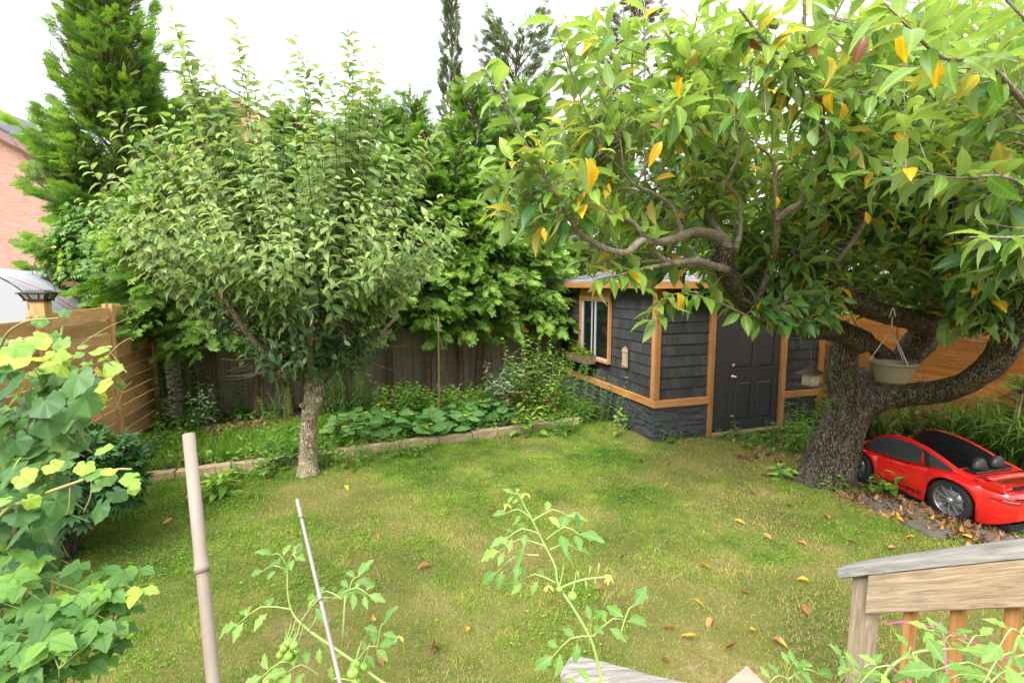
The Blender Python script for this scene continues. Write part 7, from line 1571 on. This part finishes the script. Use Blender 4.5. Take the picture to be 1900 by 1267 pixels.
# dark shrub
sb = G(125, 1035); sh = empty('dark_shrub', (sb[0], sb[1], 0), 'dark green shrub with palmate leaves on bare brown stems behind the grape vine', 'shrub'); g = Geo(); s = Geo(); O = np.array(sh.location)
five2 = merge_t([xf(leaf_t(.38, .12, .25, 3), rz=a, s=.62 * (1 - abs(a) * .12)) for a in (-1.2, -.6, 0, .6, 1.2)]); rs = np.random.default_rng(8)
for k in range(34):
    a = rs.uniform(0, 6.3); q = rs.uniform(.15, .55); top = np.array([math.cos(a) * q, math.sin(a) * q * .8 + .1, rs.uniform(.45, 1.25) * (1.1 - q * .35)]); m = top * [.35, .35, .5] + rs.normal(0, .04, 3); s.tube([rs.normal(0, .04, 3) * [1, 1, 0], m, top], [.010, .007, .003], 6, sub=3)
n = 1500; th = rs.uniform(0, 6.3, n); ph = np.arccos(rs.uniform(-.55, 1, n)); nr = np.column_stack([np.sin(ph) * np.cos(th), np.sin(ph) * np.sin(th), np.cos(ph)]); pos = nr * np.array([.62, .6, .48]) * (rs.uniform(.45, 1.02, n) ** .6)[:, None] * (1 + .3 * (fbm(nr, 2.5, 4, 2) - .5))[:, None] + np.array([-.05, .1, .66])
k = pos[:, 2] > .30
g.scatter(*five2, pos[k], nr[k] * .8 + [0, 0, -.25] + rs.normal(0, .3, (k.sum(), 3)), nr[k] * .5 + [0, 0, 1], rs.uniform(.12, .18, k.sum()), np.clip(rs.normal(.42, .18, k.sum()), 0, .9))
g.build('leaves', leaf_mat('shrub_leaf', [(0, (.02, .065, .018)), (.6, (.045, .125, .030)), (1, (.12, .22, .05))], trans=.2), sh); s.build('stems', plain('dark_stem', (.06, .04, .03), .8), sh)
# raspberry
M_rasp = leaf_mat('raspberry_leaf', [(0, (.035, .10, .025)), (.5, (.085, .20, .04)), (.8, (.17, .32, .05)), (1, (.34, .44, .06))], back=(.34, .42, .26), trans=.38, backmix=.6, nscale=24, mott=.3, veins='pinnate', vfreq=8, vamt=-.45)
rb2 = G(20, 1330); rp_ = empty('raspberry_bush', (-1.75, 1.55, 0), 'raspberry bush with serrated light green leaflets in the bottom left corner', 'shrub'); O = np.array(rp_.location); g = Geo(); s = Geo(); rr2 = np.random.default_rng(77)
RT = leaf_t(.66, .16, .25, 9, wave=.10)
v_ = RT[0].copy(); v_[0::3, 1] *= 1 + .10 * (-1) ** np.arange(10); v_[2::3, 1] *= 1 + .10 * (-1) ** np.arange(10); RT = (v_, RT[1])
tips_ = [(225, 1085, 1.75), (200, 1120, 1.7), (160, 1100, 1.75), (60, 1070, 1.7), (100, 1130, 1.6), (40, 1130, 1.6), (140, 1170, 1.55), (160, 1195, 1.5), (60, 1200, 1.45), (20, 1180, 1.5), (110, 1240, 1.4), (30, 1250, 1.4), (70, 1160, 1.55), (0, 1100, 1.65), (180, 1140, 1.65), (15, 1225, 1.4), (85, 1225, 1.45), (45, 1095, 1.7), (130, 1120, 1.65), (-10, 1150, 1.6), (90, 1180, 1.75), (40, 1160, 1.9), (120, 1150, 1.9), (140, 1215, 1.6), (50, 1240, 1.7), (0, 1260, 1.6), (170, 1225, 1.6)]
for i, (x, y, d) in enumerate(tips_):
    p = np.array(P(x, y, d)) - O; b0 = np.array([rr2.uniform(-.15, .15), rr2.uniform(-.1, .15), 0]); m = b0 * .5 + p * .5 + [0, 0, .12]; s.tube([b0, m, p], [.006, .0045, .002], 6, sub=4, cap=False)
    for j in range(5):
        c = p + rr2.normal(0, .05, 3); a = rr2.uniform(-2.6, .3); ax = np.array([math.cos(a), math.sin(a), rr2.uniform(-.35, .05)]); sd = np.array([-ax[1], ax[0], 0]); t_ = np.clip(rr2.normal(.55, .18) + (.25 if i in (0, 6, 3) else 0), 0, 1); sz = rr2.uniform(.062, .09); up = np.array([rr2.normal(0, .2), -.35, 1])
        s.tube([p, c], .0018, 4, cap=False)
        g.scatter(*RT, [c, c, c], [ax, sd + ax * .15, -sd + ax * .15], [up] * 3, [sz, sz * .8, sz * .8], [t_, t_ - .05, t_ + .05])
g.build('leaves', M_rasp, rp_); s.build('canes', plain('raspberry_cane', (.24, .26, .09), .7), rp_)
